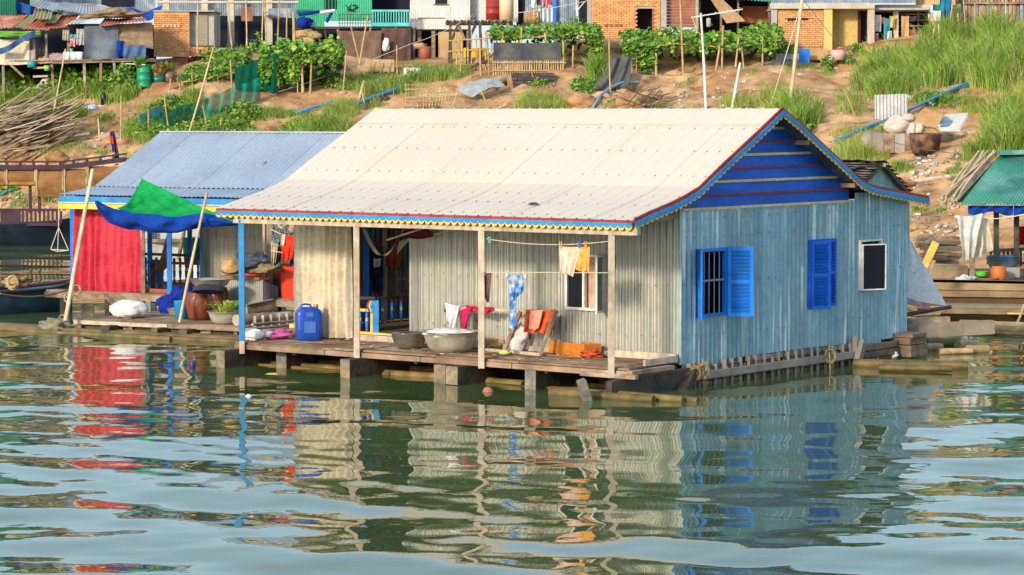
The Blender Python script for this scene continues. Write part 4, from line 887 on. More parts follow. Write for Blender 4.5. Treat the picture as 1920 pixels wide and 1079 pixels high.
# two washing lines between the porch posts
tl_ = TP - .03
def line(pa, pb2, name, label, sag=.03): return rope(name, TWINE, None, HP(*pa, tl_), HP(*pb2, tl_), .007, sag, label, 'washing line')
line((905, 447), (1148, 452), 'washing_line', 'upper washing line strung between the two right porch posts', .08); line((905, 511), (1148, 512), 'washing_line', 'lower washing line strung between the two right porch posts', .0)
PK = cl('pale_pink_cloth', (.80, .44, .33), (.78, .55, .45), ns=5); OR = cl('orange_print_cloth', (.80, .30, .05), (.72, .38, .12), ns=14); BP = cl('blue_print_cloth', (.02, .16, .50), (.45, .50, .52), ns=9, fine=.3)
def hungL(name, m, pts, label, cat, f=2, amp=.02, group=None): return cloth(name, m, *[HP(x, y, tl_) for x, y in pts], label, cat, .01, f, amp, ph=pts[0][0], group=group)
hungL('cloth', PK, ((1048, 462), (1090, 463), (1050, 510), (1074, 519)), 'pale pink cloth pegged on the upper washing line', 'cloth', 3)
hungL('shorts', OR, ((1084, 462), (1106, 463), (1080, 508), (1104, 511)), 'orange printed shorts pegged beside the pink cloth', 'shorts', 2)
hungL('shirt', BP, ((952, 516), (984, 514), (957, 565), (982, 548)), 'blue and white printed shirt pegged on the lower washing line', 'shirt', 2, .035)
hungL('scarf', BP, ((956, 545), (970, 542), (954, 612), (966, 620)), 'blue printed scarf dangling below the blue printed shirt', 'scarf', 1, .02)
hungL('sock', cl('dark_striped_cloth', (.05, .03, .035), (.22, .12, .10), ns=1, fine=.3), ((908, 512), (922, 511), (909, 560), (917, 569)), 'dark striped sock pegged next to the middle porch post', 'sock', 1, .01)
for i, (x, y, c_, lb) in enumerate(((918, 450, (.1, .55, .5), 'turquoise clothes peg alone on the upper line'), (1051, 459, (.75, .35, .08), 'orange clothes peg at the left end of the pink cloth'), (1086, 459, (.10, .15, .6), 'blue clothes peg between the pink cloth and the orange shorts'), (1098, 459, (.75, .35, .08), 'orange clothes peg on the orange shorts'), (951, 514, (.55, .6, .65), 'pale clothes peg left of the blue printed shirt'), (984, 516, (.72, .65, .5), 'cream clothes peg right of the blue printed shirt'), (909, 511, (.7, .5, .3), 'wooden clothes peg holding the dark sock'))):
    p = HP(x, y, tl_ - .02); mb = MB()
    for s_ in (-1, 1): mb.bar(p + V((.008 * s_, 0, -.05)), p + V((.016 * s_, 0, .05)), .014, .02)
    mb.build('clothes_peg', plastic('peg_plastic_%d' % i, c_), None, lb, 'clothes peg', 'clothes pegs on the washing lines')
rope('brown_cord', ROPE, None, HP(931, 428, -.6), HP(926, 458, -.6), .014, 0, 'frayed brown cord hanging from the eave beam', 'cord')
# drying rack
RK = thing('drying_rack', 'wooden drying rack leaning on the grey wall of the porch', 'rack', HF(3, -.5, 0))
tr1, tr2 = -.3, -.62
strip('rack_bar', PALEW, RK, HP(836, 577, tr1), HP(1046, 586, tr1), .05, .05)
for a, b in (((838, 572), (823, 627)), ((900, 580), (884, 640)), ((976, 584), (946, 657)), ((1042, 586), (1013, 664))): strip('rack_leg', WOOD, RK, HP(*a, tr1 - .03), HF(*HF.hitz(*b, .02), .02), .05, .06)
strip('rack_foot', PALEW, RK, HF(*HF.hitz(912, 656, .03), .03), HF(*HF.hitz(1014, 665, .03), .03), .06, .05)
def over(name, m, pts, label, cat, f=2, amp=.03, t=-.36): return cloth(name, m, *[HP(x, y, t) for x, y in pts], label, cat, .01, f, amp, ph=pts[0][0])
over('net_cloth', cl('white_net_cloth', (.70, .70, .70), (.55, .55, .56)), ((835, 568), (862, 574), (838, 606), (848, 626)), 'thin white cloth hanging at the left end of the rack', 'cloth', 2)
MG = cl('magenta_cloth', (.55, .02, .12), (.45, .015, .09)); over('cloth', MG, ((863, 582), (880, 574), (866, 616), (874, 622)), 'magenta cloth hanging over the rack bar', 'cloth', 1)
over('towel', cl('crimson_cloth', (.42, .02, .045), (.35, .015, .04)), ((872, 572), (926, 576), (880, 586), (924, 588)), 'crimson towel draped along the rack bar', 'towel', 3, .04)
TW = cl('orange_towel', (.62, .13, .04), (.52, .09, .03)); over('towel', TW, ((986, 581), (1043, 580), (981, 622), (1036, 626)), 'orange red towel over the right end of the rack', 'towel', 3, .04); over('towel', cl('pink_towel', (.80, .34, .26), (.7, .26, .2)), ((994, 582), (1018, 581), (991, 616), (1010, 617)), 'pink towel laid over the orange red towel', 'towel', 1, .02, -.42)
WB = cl('grey_white_bag', (.62, .58, .56), (.48, .43, .42)); c = HF(*HF.hitz(972, 660, 0), 0)
lump(c + V((0, .1, .18)), .15, .12, .22, 3, w=.6).build('bag', WB, None, 'crumpled whitish bag under the right end of the rack', 'bag')
lump(HF(*HF.hitz(926, 656, 0), .06) + V((0, .12, .02)), .14, .1, .09, 7, w=.7).build('straw_bundle', mat('straw_bundle_fibre', (.5, .34, .17), (.36, .22, .1), ns=9), None, 'small heap of tan rags at the left foot of the rack', 'rags')
MB().lathe([(0, 0), (.09, .0), (.11, .03), (.05, .05), (.04, .07), (0, .07)], HF(*HF.hitz(947, 664, 0), 0), 16).build('bowl', plastic('pale_yellow_plastic', (.8, .6, .2)), None, 'small pale yellow dish upside down on the deck', 'dish')
c = HF(*HF.hitz(766, 656, 0), 0) + V((0, .3, 0)); basin('basin', mat('steel_basin_metal', (.42, .40, .37), (.3, .29, .27), ns=2, rough=.25, metal=.85), c, .31, .26, 'shiny steel basin left of the old aluminium tub', 'basin')
c = HF(*HF.hitz(844, 664, 0), 0) + V((0, .42, 0)); basin('basin', ALUD, c, .47, .34, 'big old aluminium tub full of white suds', 'basin')
lump(c + V((.0, 0, .31)), .38, .36, .06, 5, 30, 14, .5, 5).build('suds', cl('white_suds', (.82, .80, .77), (.7, .68, .64)), None, 'white suds heaped in the old aluminium tub', 'suds')
# drawer
e0, e1 = HF(*HF.hitz(1029, 662, 0), 0), HF(*HF.hitz(1095, 671, 0), 0)
DR = thing('drawer', 'orange wooden drawer lying on the porch planks', 'drawer', e0); OW = mat('orange_varnished_wood', (.56, .19, .03), (.45, .13, .02), ns=2, st=(1, 1, 5), rough=.4, rand=.06)
dl = (e1 - e0).normalized(); dn = V((-dl.y, dl.x, 0)); LL = (e1 - e0).length; RD = Matrix((dl, dn, V((0, 0, 1)))).transposed()
for c_, s_ in (((LL / 2, .01), (LL, .02)), ((LL / 2, .33), (LL, .02)), ((.012, .17), (.02, .30)), ((LL - .012, .17), (.02, .30))): MB().box(e0 + dl * c_[0] + dn * c_[1], s_[0], s_[1], .21, RD).build('drawer_side', OW, DR)
MB().box(e0 + dl * LL / 2 + dn * .17 + V((0, 0, .004)), LL - .04, .3, .012, RD).build('drawer_bottom', OW, DR)
lump(HF(*HF.hitz(1110, 672, 0), .05) + V((0, .1, 0)), .13, .08, .06, 11, w=.9, f=5).build('net_heap', cl('orange_net', (.5, .09, .03), (.36, .06, .02), ns=12), None, 'orange red net heaped at the end of the drawer', 'net')
lump(HF(*HF.hitz(512, 638, 0), .06) + V((0, .25, .02)), .28, .15, .08, 2, w=.5).build('bag', mat('pink_plastic_bag', (.55, .10, .30), (.4, .06, .22), ns=5, rough=.35, spec=.5), None, 'purple pink plastic bag at the left end of the porch', 'bag')
lump(HF(8.12, -1.15, .07), .2, .11, .09, 6, w=.6).build('bag', mat('white_plastic_bag', (.75, .74, .74), (.6, .6, .62), ns=5, rough=.4), None, 'white plastic bag at the foot of the blue porch post', 'bag')
lump(HF(*HF.hitz(549, 632, 0), .05) + V((0, .15, 0)), .11, .09, .08, 6, w=.4).build('rag', ROPE, None, 'bundle of tan rag beside the pink plastic bag', 'rag')
strip('wood_block', YELP, None, HF(*HF.hitz(547, 622, 0), .1), HF(*HF.hitz(560, 620, 0), .1), .1, .08).name = 'wood_block'
tag(bpy.data.objects['wood_block'], 'small yellow wooden block behind the blue jerrycan', 'block')
lt = MB(); r2 = random.Random(8)
for i in range(46): lt.box(HF(r2.uniform(.3, 7), r2.uniform(TP + .1, -.2), .002), r2.uniform(.02, .09), r2.uniform(.01, .025), .006, rotz(r2.uniform(0, 3)), r2.choice((0, 0, 1, 2)))
lt.build('deck_litter', [PALEW, LEAF2, WHITEP], kind='stuff')
# ropes over the crib, odds and ends floating
for i, (px, py, lb) in enumerate(((1303, 700, 'tan rope coil hung over the crib near the front corner'), (1319, 696, 'tan rope coil hung right of its twin near the front corner'), (1556, 668, 'yellowish rope coil hung over the far end of the crib'))):
    t, z = HF.hit(px, py, u=-.22); coil('rope_coil', ROPE, HF(-.23, t, z), .085, lb, 'rope', 3, .011, Matrix.Rotation(pi / 2, 3, 'X'), seed=i)
    rope('rope_loop', ROPE, None, HF(-.22, t - .03, z + .2), HF(-.22, t + .02, z - .30), .012, .0, ('rope end trailing from the first coil on the crib', 'rope end trailing from the second coil on the crib', 'rope end trailing from the far coil on the crib')[i], 'rope')
lump(atz(915, 735, 0), .085, .085, .08, 3, 16, 10, .12, 2).build('coconut', mat('coconut_husk', (.36, .15, .09), (.25, .1, .06), ns=8), None, 'brown coconut floating in front of the porch', 'coconut')
MB().lathe([(0, -.05), (.05, -.05), (.05, .09), (.035, .11), (0, .11)], atz(361, 690, 0), 14).build('can', plastic('dark_blue_tin', (.02, .03, .2)), None, 'dark blue can floating upright in front of the left house', 'can')
lump(atz(512, 703, 0), .12, .06, .03, 2, 14, 8, .4, 4).build('leaf', mat('tan_floating_leaf', (.6, .38, .15), (.5, .28, .1), ns=6), None, 'tan leaf floating beside the second bearer', 'leaf')
lump(atz(466, 746, 0), .05, .05, .05, 5, 14, 8, .4, 4).build('foam_scrap', WHITEP, None, 'white foam scrap floating below the blue post', 'foam')
lump(atz(1630, 672, .05), .12, .08, .07, 2, w=.7).build('wrapper', mat('orange_wrapper', (.85, .32, .03), (.8, .6, .2), ns=8, rough=.4), None, 'orange wrapper caught on the floats by the far corner', 'wrapper')
for i, (px, py, lb) in enumerate(((1612, 672, 'grey plastic bag caught left of the orange wrapper'), (1667, 668, 'pale plastic bag caught right of the orange wrapper'))): lump(atz(px, py, .05), .16, .1, .08, i + 12, w=.7).build('bag', MATS['white_plastic_bag'] if i else cl('grey_bag', (.4, .38, .4), (.3, .28, .3)), None, lb, 'bag')
wl_ = [((1600, 682), (1815, 686), .09, 'bark covered log drifting beyond the far corner'), ((1648, 690), (1785, 692), .06, 'thin log lying in the water in front of the bark covered log'), ((1700, 652), (1768, 652), .085, 'short pale bamboo log behind the far corner'), ((1760, 660), (1822, 658), .06, 'thin bamboo log right of the short pale one'), ((1795, 648), (1833, 646), .10, 'thick bamboo log with a cut end near the right edge'), ((1815, 657), (1851, 655), .09, 'outermost floating bamboo log with green weed'), ((1735, 645), (1798, 643), .12, 'dark sunken drum shaped log among the bamboo')]
for a, b, r, lb in wl_: pole('floating_log', WETB if 'bark' in lb or 'thin log' in lb or 'dark' in lb else BAMB, None, atz(*a, .05), atz(*b, .05), r, lb, 'log', 'logs floating beyond the far corner', n=10, taper=.92)
lump(atz(1590, 688, -.05), .8, .2, .08, 4, 30, 10, .5, 6).build('water_weed', mat('moss_weed', (.05, .10, .015), (.10, .09, .03), ns=4), kind='stuff')
# greyish white sail of sheeting behind the far corner
ta, tb, tcn = aty(1701, 440, 51.6), aty(1699, 562, 51.6), aty(1776, 574, 51.9)
MB().grid(lambda a, b: lerp(lerp(ta, tb, b), lerp(ta, tcn, b), a) + V((0, -.06 * sin(pi * a) * b, 0)) + V((0, .02 * sin(9 * a + 6 * b), 0)), 16, 20).build('plastic_sheet', mat('stained_white_sheet', (.80, .80, .79), (.70, .70, .70), ns=2, rough=.6, c3=(.18, .18, .2), ns3=2.6, lo3=.66, hi3=.7), None, 'stained white sheet stretched like a sail behind the far corner', 'sheet')
MB().grid(lambda a, b: lerp(aty(1697, 556, 51.4), aty(1742, 574, 51.4), a) + V((0, .02 * sin(a * 9), -.14 * b * (1 - a * .5))), 10, 4).build('cloth', cl('pink_faded_cloth', (.6, .25, .33), (.5, .4, .4)), None, 'faded pink cloth under the white sail sheet', 'cloth')
pole('tarp_spar', DARKW, None, aty(1690, 592, 51.2), aty(1782, 576, 52.0), .05, 'dark spar under the foot of the white sail sheet', 'spar')
# ------------------------------------------------------------------ boats at the left
def hullboat(name, label, cat, stern, bow, w, h, m, mi, gun, rise=.25, bz=-.15, group=None, n=18):
    """an open plank boat between two points on the water"""
    stern, bow = V(stern), V(bow); d = (bow - stern); l = d.length; d.normalize(); s = V((-d.y, d.x, 0)); T = thing(name, label, cat, stern.lerp(bow, .5), group)
    def sec(f):
        k = max(.04, 1 - abs(2 * f - 1) ** 2.6) * w / 2; top = h + rise * (abs(2 * f - 1) ** 3); return k, top
    def out(a, b):                                  # a along, b from gunwale round to gunwale
        k, top = sec(a); x = 2 * b - 1; q = math.copysign(abs(x) ** .6, x); z = bz + (top - bz) * abs(x) ** 2.2
        return stern + d * (l * a) + s * (k * q) + V((0, 0, z))
    MB().grid(out, n, 12).build('hull', m, T)
    for sg in (-1, 1):
        MB().tube([stern + d * (l * i / n) + s * (sg * sec(i / n)[0]) + V((0, 0, sec(i / n)[1])) for i in range(n + 1)], .04, 6).build('gunwale', gun, T)
    for f in (.2, .4, .6, .8): k, top = sec(f); strip('thwart', mi, T, stern + d * (l * f) - s * k * .9 + V((0, 0, top * .7)), stern + d * (l * f) + s * k * .9 + V((0, 0, top * .7)), .2, .03)
    return T, sec, d, s, l
NAVY = mat('navy_hull_paint', (.03, .09, .15), (.06, .13, .18), ns=1.5, st=(1, 1, 3), rough=.5, bump=.3, bs=8, c3=(.10, .13, .14), ns3=1.2, lo3=.58)
PURP = mat('dark_purple_paint', (.06, .025, .05), (.035, .02, .03), ns=2, rough=.6); BRNS = mat('brown_screen', (.28, .13, .035), (.20, .09, .03), ns=1.3, st=(1, 1, 3), rough=.7, rand=.08, c3=(.36, .2, .07), ns3=1.5)
b0, b1 = atz(-140, 602, 0), atz(128, 583, 0)
hullboat('rowing_boat', 'dark blue open boat moored left of the red curtain platform', 'boat', b0 + V((0, .6, 0)), b1 + V((0, .5, 0)), 1.3, .52, NAVY, WOOD, PURP, .12)
lump(aty(30, 531, 58.9), .2, .2, .1, 4, w=.8).build('rope_heap', ROPE, None, 'tan rope heap lying in the dark blue open boat', 'rope'); coil('rope_coil', ROPE, aty(24, 530, 58.3), .1, 'thick rope coil on the gunwale of the dark blue open boat', 'rope', 2, .03, Matrix.Rotation(pi / 2, 3, 'X'))
# long covered river boat
YB = 91.0; zz = lambda py: aty(0, py, YB).z; xx = lambda px: aty(px, 300, YB).x
TB = thing('covered_boat', 'long wooden river boat with rolled brown side screens and a railed roof', 'boat', (xx(30), YB, 0))
def shear(px): return 0 if px < 120 else -(px - 120) / 110 * 14     # roof sweeps up to the bow
hp = []
def hull2(a, b):
    px = -260 + 400 * a; k = 1.1 * max(.05, 1 - abs(2 * a - 1) ** 4); x = 2 * b - 1
    return V((xx(px), YB + .9 + k * math.copysign(abs(x) ** .6, x), -.2 + (zz(421) + .25 * abs(2 * a - 1) ** 4 + .2) * abs(x) ** 2))
MB().grid(hull2, 24, 12).build('hull', mat('black_blue_hull', (.010, .018, .03), (.02, .03, .05), ns=1.5, rough=.6, spec=.2), TB)
for px in range(-240, 120, 40): strip('side_panel', PURP, TB, V((xx(px), YB - .05, zz(406))), V((xx(px + 38), YB - .05, zz(406))), .04, .45) if px < 20 else [strip('side_slat', PURP, TB, V((xx(px + q), YB - .05, zz(418))), V((xx(px + q), YB - .05, zz(396))), .07, .04) for q in (2, 10, 18, 26, 34)]
strip('side_rail', PURP, TB, V((xx(-250), YB - .06, zz(393))), V((xx(112), YB - .06, zz(394))), .05, .09); strip('side_rail', PURP, TB, V((xx(-250), YB - .06, zz(421))), V((xx(112), YB - .06, zz(421))), .05, .1)
for px in (-200, -120, -40, 56, 73): strip('roof_post', PURP, TB, V((xx(px), YB, zz(400))), V((xx(px), YB, zz(330))), .09, .09)
for i, (a, b, y0, y1) in enumerate(((-250, -120, 318, 345), (-118, 10, 318, 345), (12, 66, 318, 345), (68, 118, 318, 368), (120, 162, 317, 368), (164, 226, 312, 348))):
    mb = MB(); mb.grid(lambda p, q: V((xx(a + (b - a) * p), YB - .12 - .10 * sin(pi * q) , zz(y0 + (y1 - y0) * q))), 4, 8).build('side_screen', BRNS, TB)
    MB().tube([V((xx(a), YB - .13, zz(y1))), V((xx(b), YB - .13, zz(y1))), ], .07 if i < 3 else .03, 8).build('screen_roll', BRNS, TB)
    if i > 0: MB().tube([V((xx(a + 3), YB - .24, zz(y0))), V((xx(a + 3), YB - .24, zz(y1)))], .014, 5).build('screen_cord', TWINE, TB)
rf = MB()
def roofb(a, b):
    px = -270 + 510 * a; return V((xx(px), YB - .2 + 2.6 * b, zz(314 + shear(px)) + .04 * sin(pi * b)))
rf.grid(roofb, 24, 6).build('boat_roof', PURP, TB)
for i in range(20):
    px = -260 + i * 25; qx = px + 25
    strip('roof_edge', PURP, TB, V((xx(px), YB - .22, zz(314 + shear(px)))), V((xx(qx) - .004, YB - .22, zz(314 + shear(qx)))), .06, .16)
    strip('roof_rail', PURP, TB, V((xx(px), YB - .2, zz(303.5 + shear(px)))), V((xx(qx) - .004, YB - .2, zz(303.5 + shear(qx)))), .06, .06)
    strip('rail_post', PURP, TB, V((xx(px), YB - .2, zz(312 + shear(px)))), V((xx(px), YB - .2, zz(304 + shear(px)))), .09, .06)
strip('bow_post', PURP, TB, V((xx(221), YB, zz(300))), V((xx(211), YB, zz(246))), .12, .12)
cloth('prow_sash', cl('prow_blue_cloth', (.02, .03, .3), (.03, .03, .15)), V((xx(207), YB - .1, zz(248))), V((xx(214), YB - .1, zz(250))), V((xx(212), YB - .1, zz(286))), V((xx(217), YB - .1, zz(284))), 'dark blue sash tied to the prow post of the covered boat', 'cloth', 0, 1, .02, nu=8, nv=10)
cloth('prow_sash', cl('prow_red_cloth', (.6, .05, .03), (.5, .03, .02)), V((xx(207), YB - .14, zz(256))), V((xx(213), YB - .14, zz(256))), V((xx(209), YB - .14, zz(270))), V((xx(215), YB - .14, zz(270))), 'red sash tied to the prow post of the covered boat', 'cloth', 0, 1, .02, nu=8, nv=10)
# hanging net frame on a cord
NF = thing('hanging_net', 'small pyramid of cords hanging in front of the dark hull', 'net', aty(108, 470, 70))
for a, b in (((110, 390), (110, 427)), ((110, 427), (95, 468)), ((110, 427), (129, 470)), ((110, 427), (108, 472)), ((95, 468), (108, 472)), ((108, 472), (129, 470)), ((129, 470), (95, 468))): MB().tube([aty(*a, 70), aty(*b, 70)], .012, 5).build('cord', TWINE, NF)
# pale boat seen through the left house
PBT = thing('pale_boat', 'pale grey boat with a small window seen behind the railing of the left house', 'boat', atz(335, 560, 0) + V((0, 3, 0)))
pg = mat('pale_boat_paint', (.55, .56, .54), (.45, .45, .43), ns=2, rough=.6)
Yp = 70.0
def pbq(a, b): return aty(255 + 200 * a, 548 - 96 * b + (6 * (2 * a - 1) ** 2), Yp + .5 * sin(pi * a))
MB().grid(pbq, 12, 6).build('hull', pg, PBT); strip('gunwale', WOOD, PBT, aty(258, 452, Yp + .3), aty(455, 450, Yp + .3), .3, .08)
MB().box(aty(340, 455, Yp + 1.6), 3.2, 2, .55).build('cabin', pg, PBT)
for i in range(3):
    for k in range(3): MB().box(aty(282 + 5 * i, 447 - 6 * k, Yp + .5), .05, .03, .06).build('window_opening', DARK, PBT)
MB().lathe([(0, 0), (.3, 0), (.34, .55), (.36, .56), (.3, .55), (0, .5)], aty(370, 492, 62.5), 20).build('basket', plastic('green_basket_plastic', (.01, .30, .16)), None, 'green plastic basket standing behind the left house railing', 'basket')
pole('oar', WOOD, None, aty(334, 488, 63), aty(346, 430, 63), .05, 'wooden oar leaning behind the left house railing', 'oar')
# ------------------------------------------------------------------ green roofed house and boats at the right
YR = 62.5; RH = thing('floating_house', 'green roofed floating shelter moored at the right edge', 'house', atz(1880, 560, 0))
def R3(px, py, y=YR): return aty(px, py, y)
e0, e1, r0, r1 = R3(1801, 384, 62), R3(2150, 386, 62), R3(1876, 290, 64.6), R3(2180, 283, 64.6)
n_ = 8
for i in range(n_):
    f0, f1 = i / n_ - .002, (i + 1) / n_ + .004; a, b, c2_, d2_ = lerp(e0, e1, f0), lerp(e0, e1, f1), lerp(r0, r1, f0), lerp(r0, r1, f1)
    mb = MB(); W_ = 48
    for j in range(4):
        for k in range(W_ + 1):
            p = lerp(lerp(a, b, k / W_), lerp(c2_, d2_, k / W_), j / 3); mb.v.append(tuple(p + V((0, -.6, .8)) * (.025 * sin(k / W_ * 8 * 2 * pi)) + V((0, 0, .01 * (i % 2)))))
    for j in range(3):
        for k in range(W_): q = j * (W_ + 1) + k; mb.f.append([q, q + 1, q + W_ + 2, q + W_ + 1]); mb.m.append(0); mb.s.append(True)
    mb.build('roof_sheet', GREENZ, RH)
    bk = MB(); bk.add([c2_, d2_, d2_ + V((-.6, 2.6, -1.2)), c2_ + V((-.6, 2.6, -1.2))], [(0, 1, 2, 3)]).build('roof_sheet', GREENZ, RH)
strip('ridge_cap', GREENZ, RH, R3(1872, 287, 64.5), R3(2180, 279, 64.5), .5, .10)
for i, (a, b) in enumerate(((1815, 1900), (1901, 1990), (1991, 2100))):
    MB().grid(lambda p, q: R3(a + (b - a) * p, 386 + (15 + 4 * sin(p * 9 + i)) * q, 62.15 + .06 * sin(q * 3 + p * 20)), 14, 3).build('eave_sheeting', TB_, RH)
for px, y in ((1823, 62.4), (1868, 62.9), (1906, 62.9), (1990, 62.5)): strip('post', DARKW if px != 1823 else WOOD, RH, R3(px, 522, y), R3(px, 390, y), .11, .11)
for i in range(40): piece('floor_board', DECK, RH, R3(1800 + 9 * i, 528, 63.6 + 0), (.10, 3.4, .05))
for i in range(15): strip('picket', DARKW, RH, R3(1858 + 8 * i, 500, 64), R3(1858 + 8 * i, 466, 64), .05, .04)
strip('picket_rail', DARKW, RH, R3(1850, 471, 63.95), R3(1990, 464, 63.95), .05, .07); strip('picket_rail', DARKW, RH, R3(1850, 494, 63.95), R3(1990, 494, 63.95), .05, .06)
for a, b, w in (((1790, 470), (1850, 470), 0),): strip('back_beam', WOOD, RH, R3(1770, 512, 65), R3(1990, 512, 65), .2, .2)
def hull3(T, px0, px1, y0, y1, Y, m, name):
    def f(a, b): return aty(px0 + (px1 - px0) * a, y0 + (y1 - y0) * b, Y + .35 * b * b) + V((0, 0, 0))
    MB().grid(f, 16, 6).build(name, m, T)
MUD = mat('mud_coloured_hull', (.34, .22, .12), (.24, .15, .08), ns=1.2, st=(1, 1, 3), rough=.85, bump=.5, bs=6, c3=(.42, .31, .18), ns3=1)
BB = thing('long_boat', 'broad mud brown barge hull under the green roofed shelter', 'boat', atz(1850, 572, 0))
for i, (y0, y1, ya, nm) in enumerate(((527, 545, 0, 'hull_plank'), (544, 558, .04, 'hull_plank'), (557, 575, .12, 'hull_plank'))):
    MB().prism([aty(1722 - 6 * i, y0 - 3, 61.3 + ya), aty(2050, y0 + 3, 61.3 + ya), aty(2050, y1 + 2, 61.3 + ya * 1.3), aty(1722 - 6 * i, y1 - 2, 61.3 + ya * 1.3)], (0, .12, 0)).build(nm, MUD if i < 2 else mat('dark_hull_plank', (.13, .08, .03), (.09, .06, .03), ns=2), BB)
MB().prism([aty(1722, 524, 61.3), aty(2050, 530, 61.3), aty(2050, 526, 65), aty(1722, 520, 65)], (0, 0, -.06)).build('barge_deck', MUD, BB)
B2 = thing('long_boat', 'narrow weathered boat lying in front of the mud brown barge', 'boat', atz(1850, 604, 0))
G2 = mat('weathered_grey_hull', (.34, .25, .16), (.24, .17, .10), ns=2, st=(1, 1, 3), rough=.85, bump=.4, bs=8)
MB().prism([aty(1775, 574, 58), aty(2050, 578, 58), aty(2050, 593, 58.05), aty(1765, 588, 58.05)], (0, .08, 0)).build('side_plank', G2, B2)
MB().prism([aty(1765, 588, 58.07), aty(2050, 593, 58.07), aty(2050, 608, 58.3), aty(1760, 601, 58.3)], (0, .08, 0)).build('side_plank', MATS['dark_hull_plank'], B2)
MB().prism([aty(1775, 573, 58), aty(2050, 577, 58), aty(2050, 571, 60), aty(1770, 569, 60)], (0, 0, -.05)).build('boat_floor', G2, B2)
strip('painted_mark', YELP, B2, aty(1889, 588, 57.95), aty(1918, 588.5, 57.95), .02, .03)
for a, b, r, lb in (((1800, 607), (2000, 613), .08, 'long pinkish brown bamboo floating in front of the weathered boat'), ((1790, 617), (2000, 622), .07, 'second long bamboo floating below the pinkish brown one'), ((1755, 622), (1990, 629), .045, 'thin mossy bamboo nearest the open water at right')): pole('floating_bamboo', BAMB if r > .05 else WETB, None, atz(*a, .05), atz(*b, .05), r, lb, 'bamboo', 'bamboo floats at the right', taper=.9, n=9)
rope('mooring_rope', ROPE, None, aty(1920, 572, 57.8), atz(1885, 607, .05), .03, .25, 'mooring rope sagging from the weathered boat at the right edge', 'rope')
rope('power_cord', WHITEP, None, aty(1845, 411, 62), aty(2000, 372, 61.8), .012, .12, 'white cord strung under the green roof', 'cord')
PLS = cl('milky_plastic_film', (.82, .81, .76), (.74, .72, .65), ns=3, tr=.3)
cloth('plastic_sheet', PLS, R3(1794, 404, 61.75), R3(1842, 400, 61.75), R3(1806, 491, 61.7), R3(1828, 478, 61.75), 'milky white plastic film hung on the shelter post', 'sheet', .04, 2.2, .07, nu=44, nv=28, ph=.4)
cloth('plastic_sheet', cl('yellowed_plastic_film', (.72, .67, .52), (.62, .56, .44), ns=3, tr=.3), R3(1832, 402, 61.95), R3(1852, 410, 61.95), R3(1826, 486, 61.9), R3(1862, 468, 61.95), 'yellowed plastic film hung right of the white film', 'sheet', .02, 1.7, .07, nu=36, nv=26, ph=1.9)
basin('basin', mat('blue_grey_basin', (.20, .27, .33), rough=.35, metal=.4), R3(1880, 506, 63), .38, .26, 'large blue grey basin stacked by the shelter railing', 'basin'); basin('basin', plastic('pale_blue_plastic', (.15, .36, .55)), R3(1879, 492, 63), .36, .14, 'pale blue basin nested in the large blue grey one', 'basin')
MB().lathe([(0, 0), (.13, 0), (.17, .08), (.18, .26), (.15, .32), (.16, .34), (.12, .34), (0, .3)], R3(1872, 528, 62), 20).build('pot', plastic('orange_clay_pot', (.55, .15, .03), .5), None, 'orange clay pot at the edge of the barge deck', 'pot')
basin('bowl', plastic('lime_green_plastic', (.15, .75, .06)), R3(1840, 519, 62.2), .14, .12, 'lime green plastic bowl on a brown tray', 'bowl')
MB().lathe([(0, 0), (.26, .01), (.33, .08), (.34, .08), (.27, .0), (0, -.02)], R3(1847, 527, 62), 24).build('tray', mat('brown_woven_tray', (.2, .11, .05), ns=6), None, 'flat brown tray under the lime green bowl', 'tray')
MB().box(R3(1897, 520, 62.6), .3, .3, .22).build('cement_block', mat('cement_grey', (.36, .34, .31), ns=4, rough=.95), None, 'grey cement block right of the orange pot', 'block')
lump(R3(1811, 526, 61.8), .16, .12, .09, 6, w=.8).build('rag', LG, None, 'white rag dropped at the foot of the shelter post', 'rag')
cloth('cloth', cl('red_cloth', (.5, .02, .03), (.4, .02, .02)), R3(1909, 425, 63.2), R3(1935, 424, 63.2), R3(1909, 459, 63.2), R3(1935, 459, 63.2), 'red cloth hanging inside the green roofed shelter', 'cloth', 0, 2, .04)
strip('yellow_plank', YELP, None, R3(1733, 500, 60), R3(1755, 454, 60), .05, .16).name = 'yellow_plank'; tag(bpy.data.objects['yellow_plank'], 'yellow painted plank leaning beside the white sail sheet', 'plank')
for i in range(11):
    a, b = R3(1715 + rnd.uniform(0, 30), 490 - i * 4, 66), R3(1790 + rnd.uniform(0, 25), 492 - i * 4 - rnd.uniform(-6, 6), 66.5)
    o = strip('timber', WOOD if i % 3 else CRIB, None, a, b, .14, .09); tag(o, 'weathered timber, number %s from the bottom, in the pile left of the white plastic film' % ('one two three four five six seven eight nine ten eleven'.split()[i]), 'timber', 'timber pile by the barge')
MB().box(R3(1767, 521, 64), 1.1, .5, .28).build('earth_bag', mat('sandy_bag', (.5, .36, .2), (.4, .28, .16), ns=4), None, 'sandy coloured bag behind the barge left of the shelter', 'bag')
strip('stake', PALEW, None, R3(1741, 520, 62), R3(1751, 488, 62), .08, .08).name = 'stake'; tag(bpy.data.objects['stake'], 'pale stake leaning below the yellow plank', 'stake')
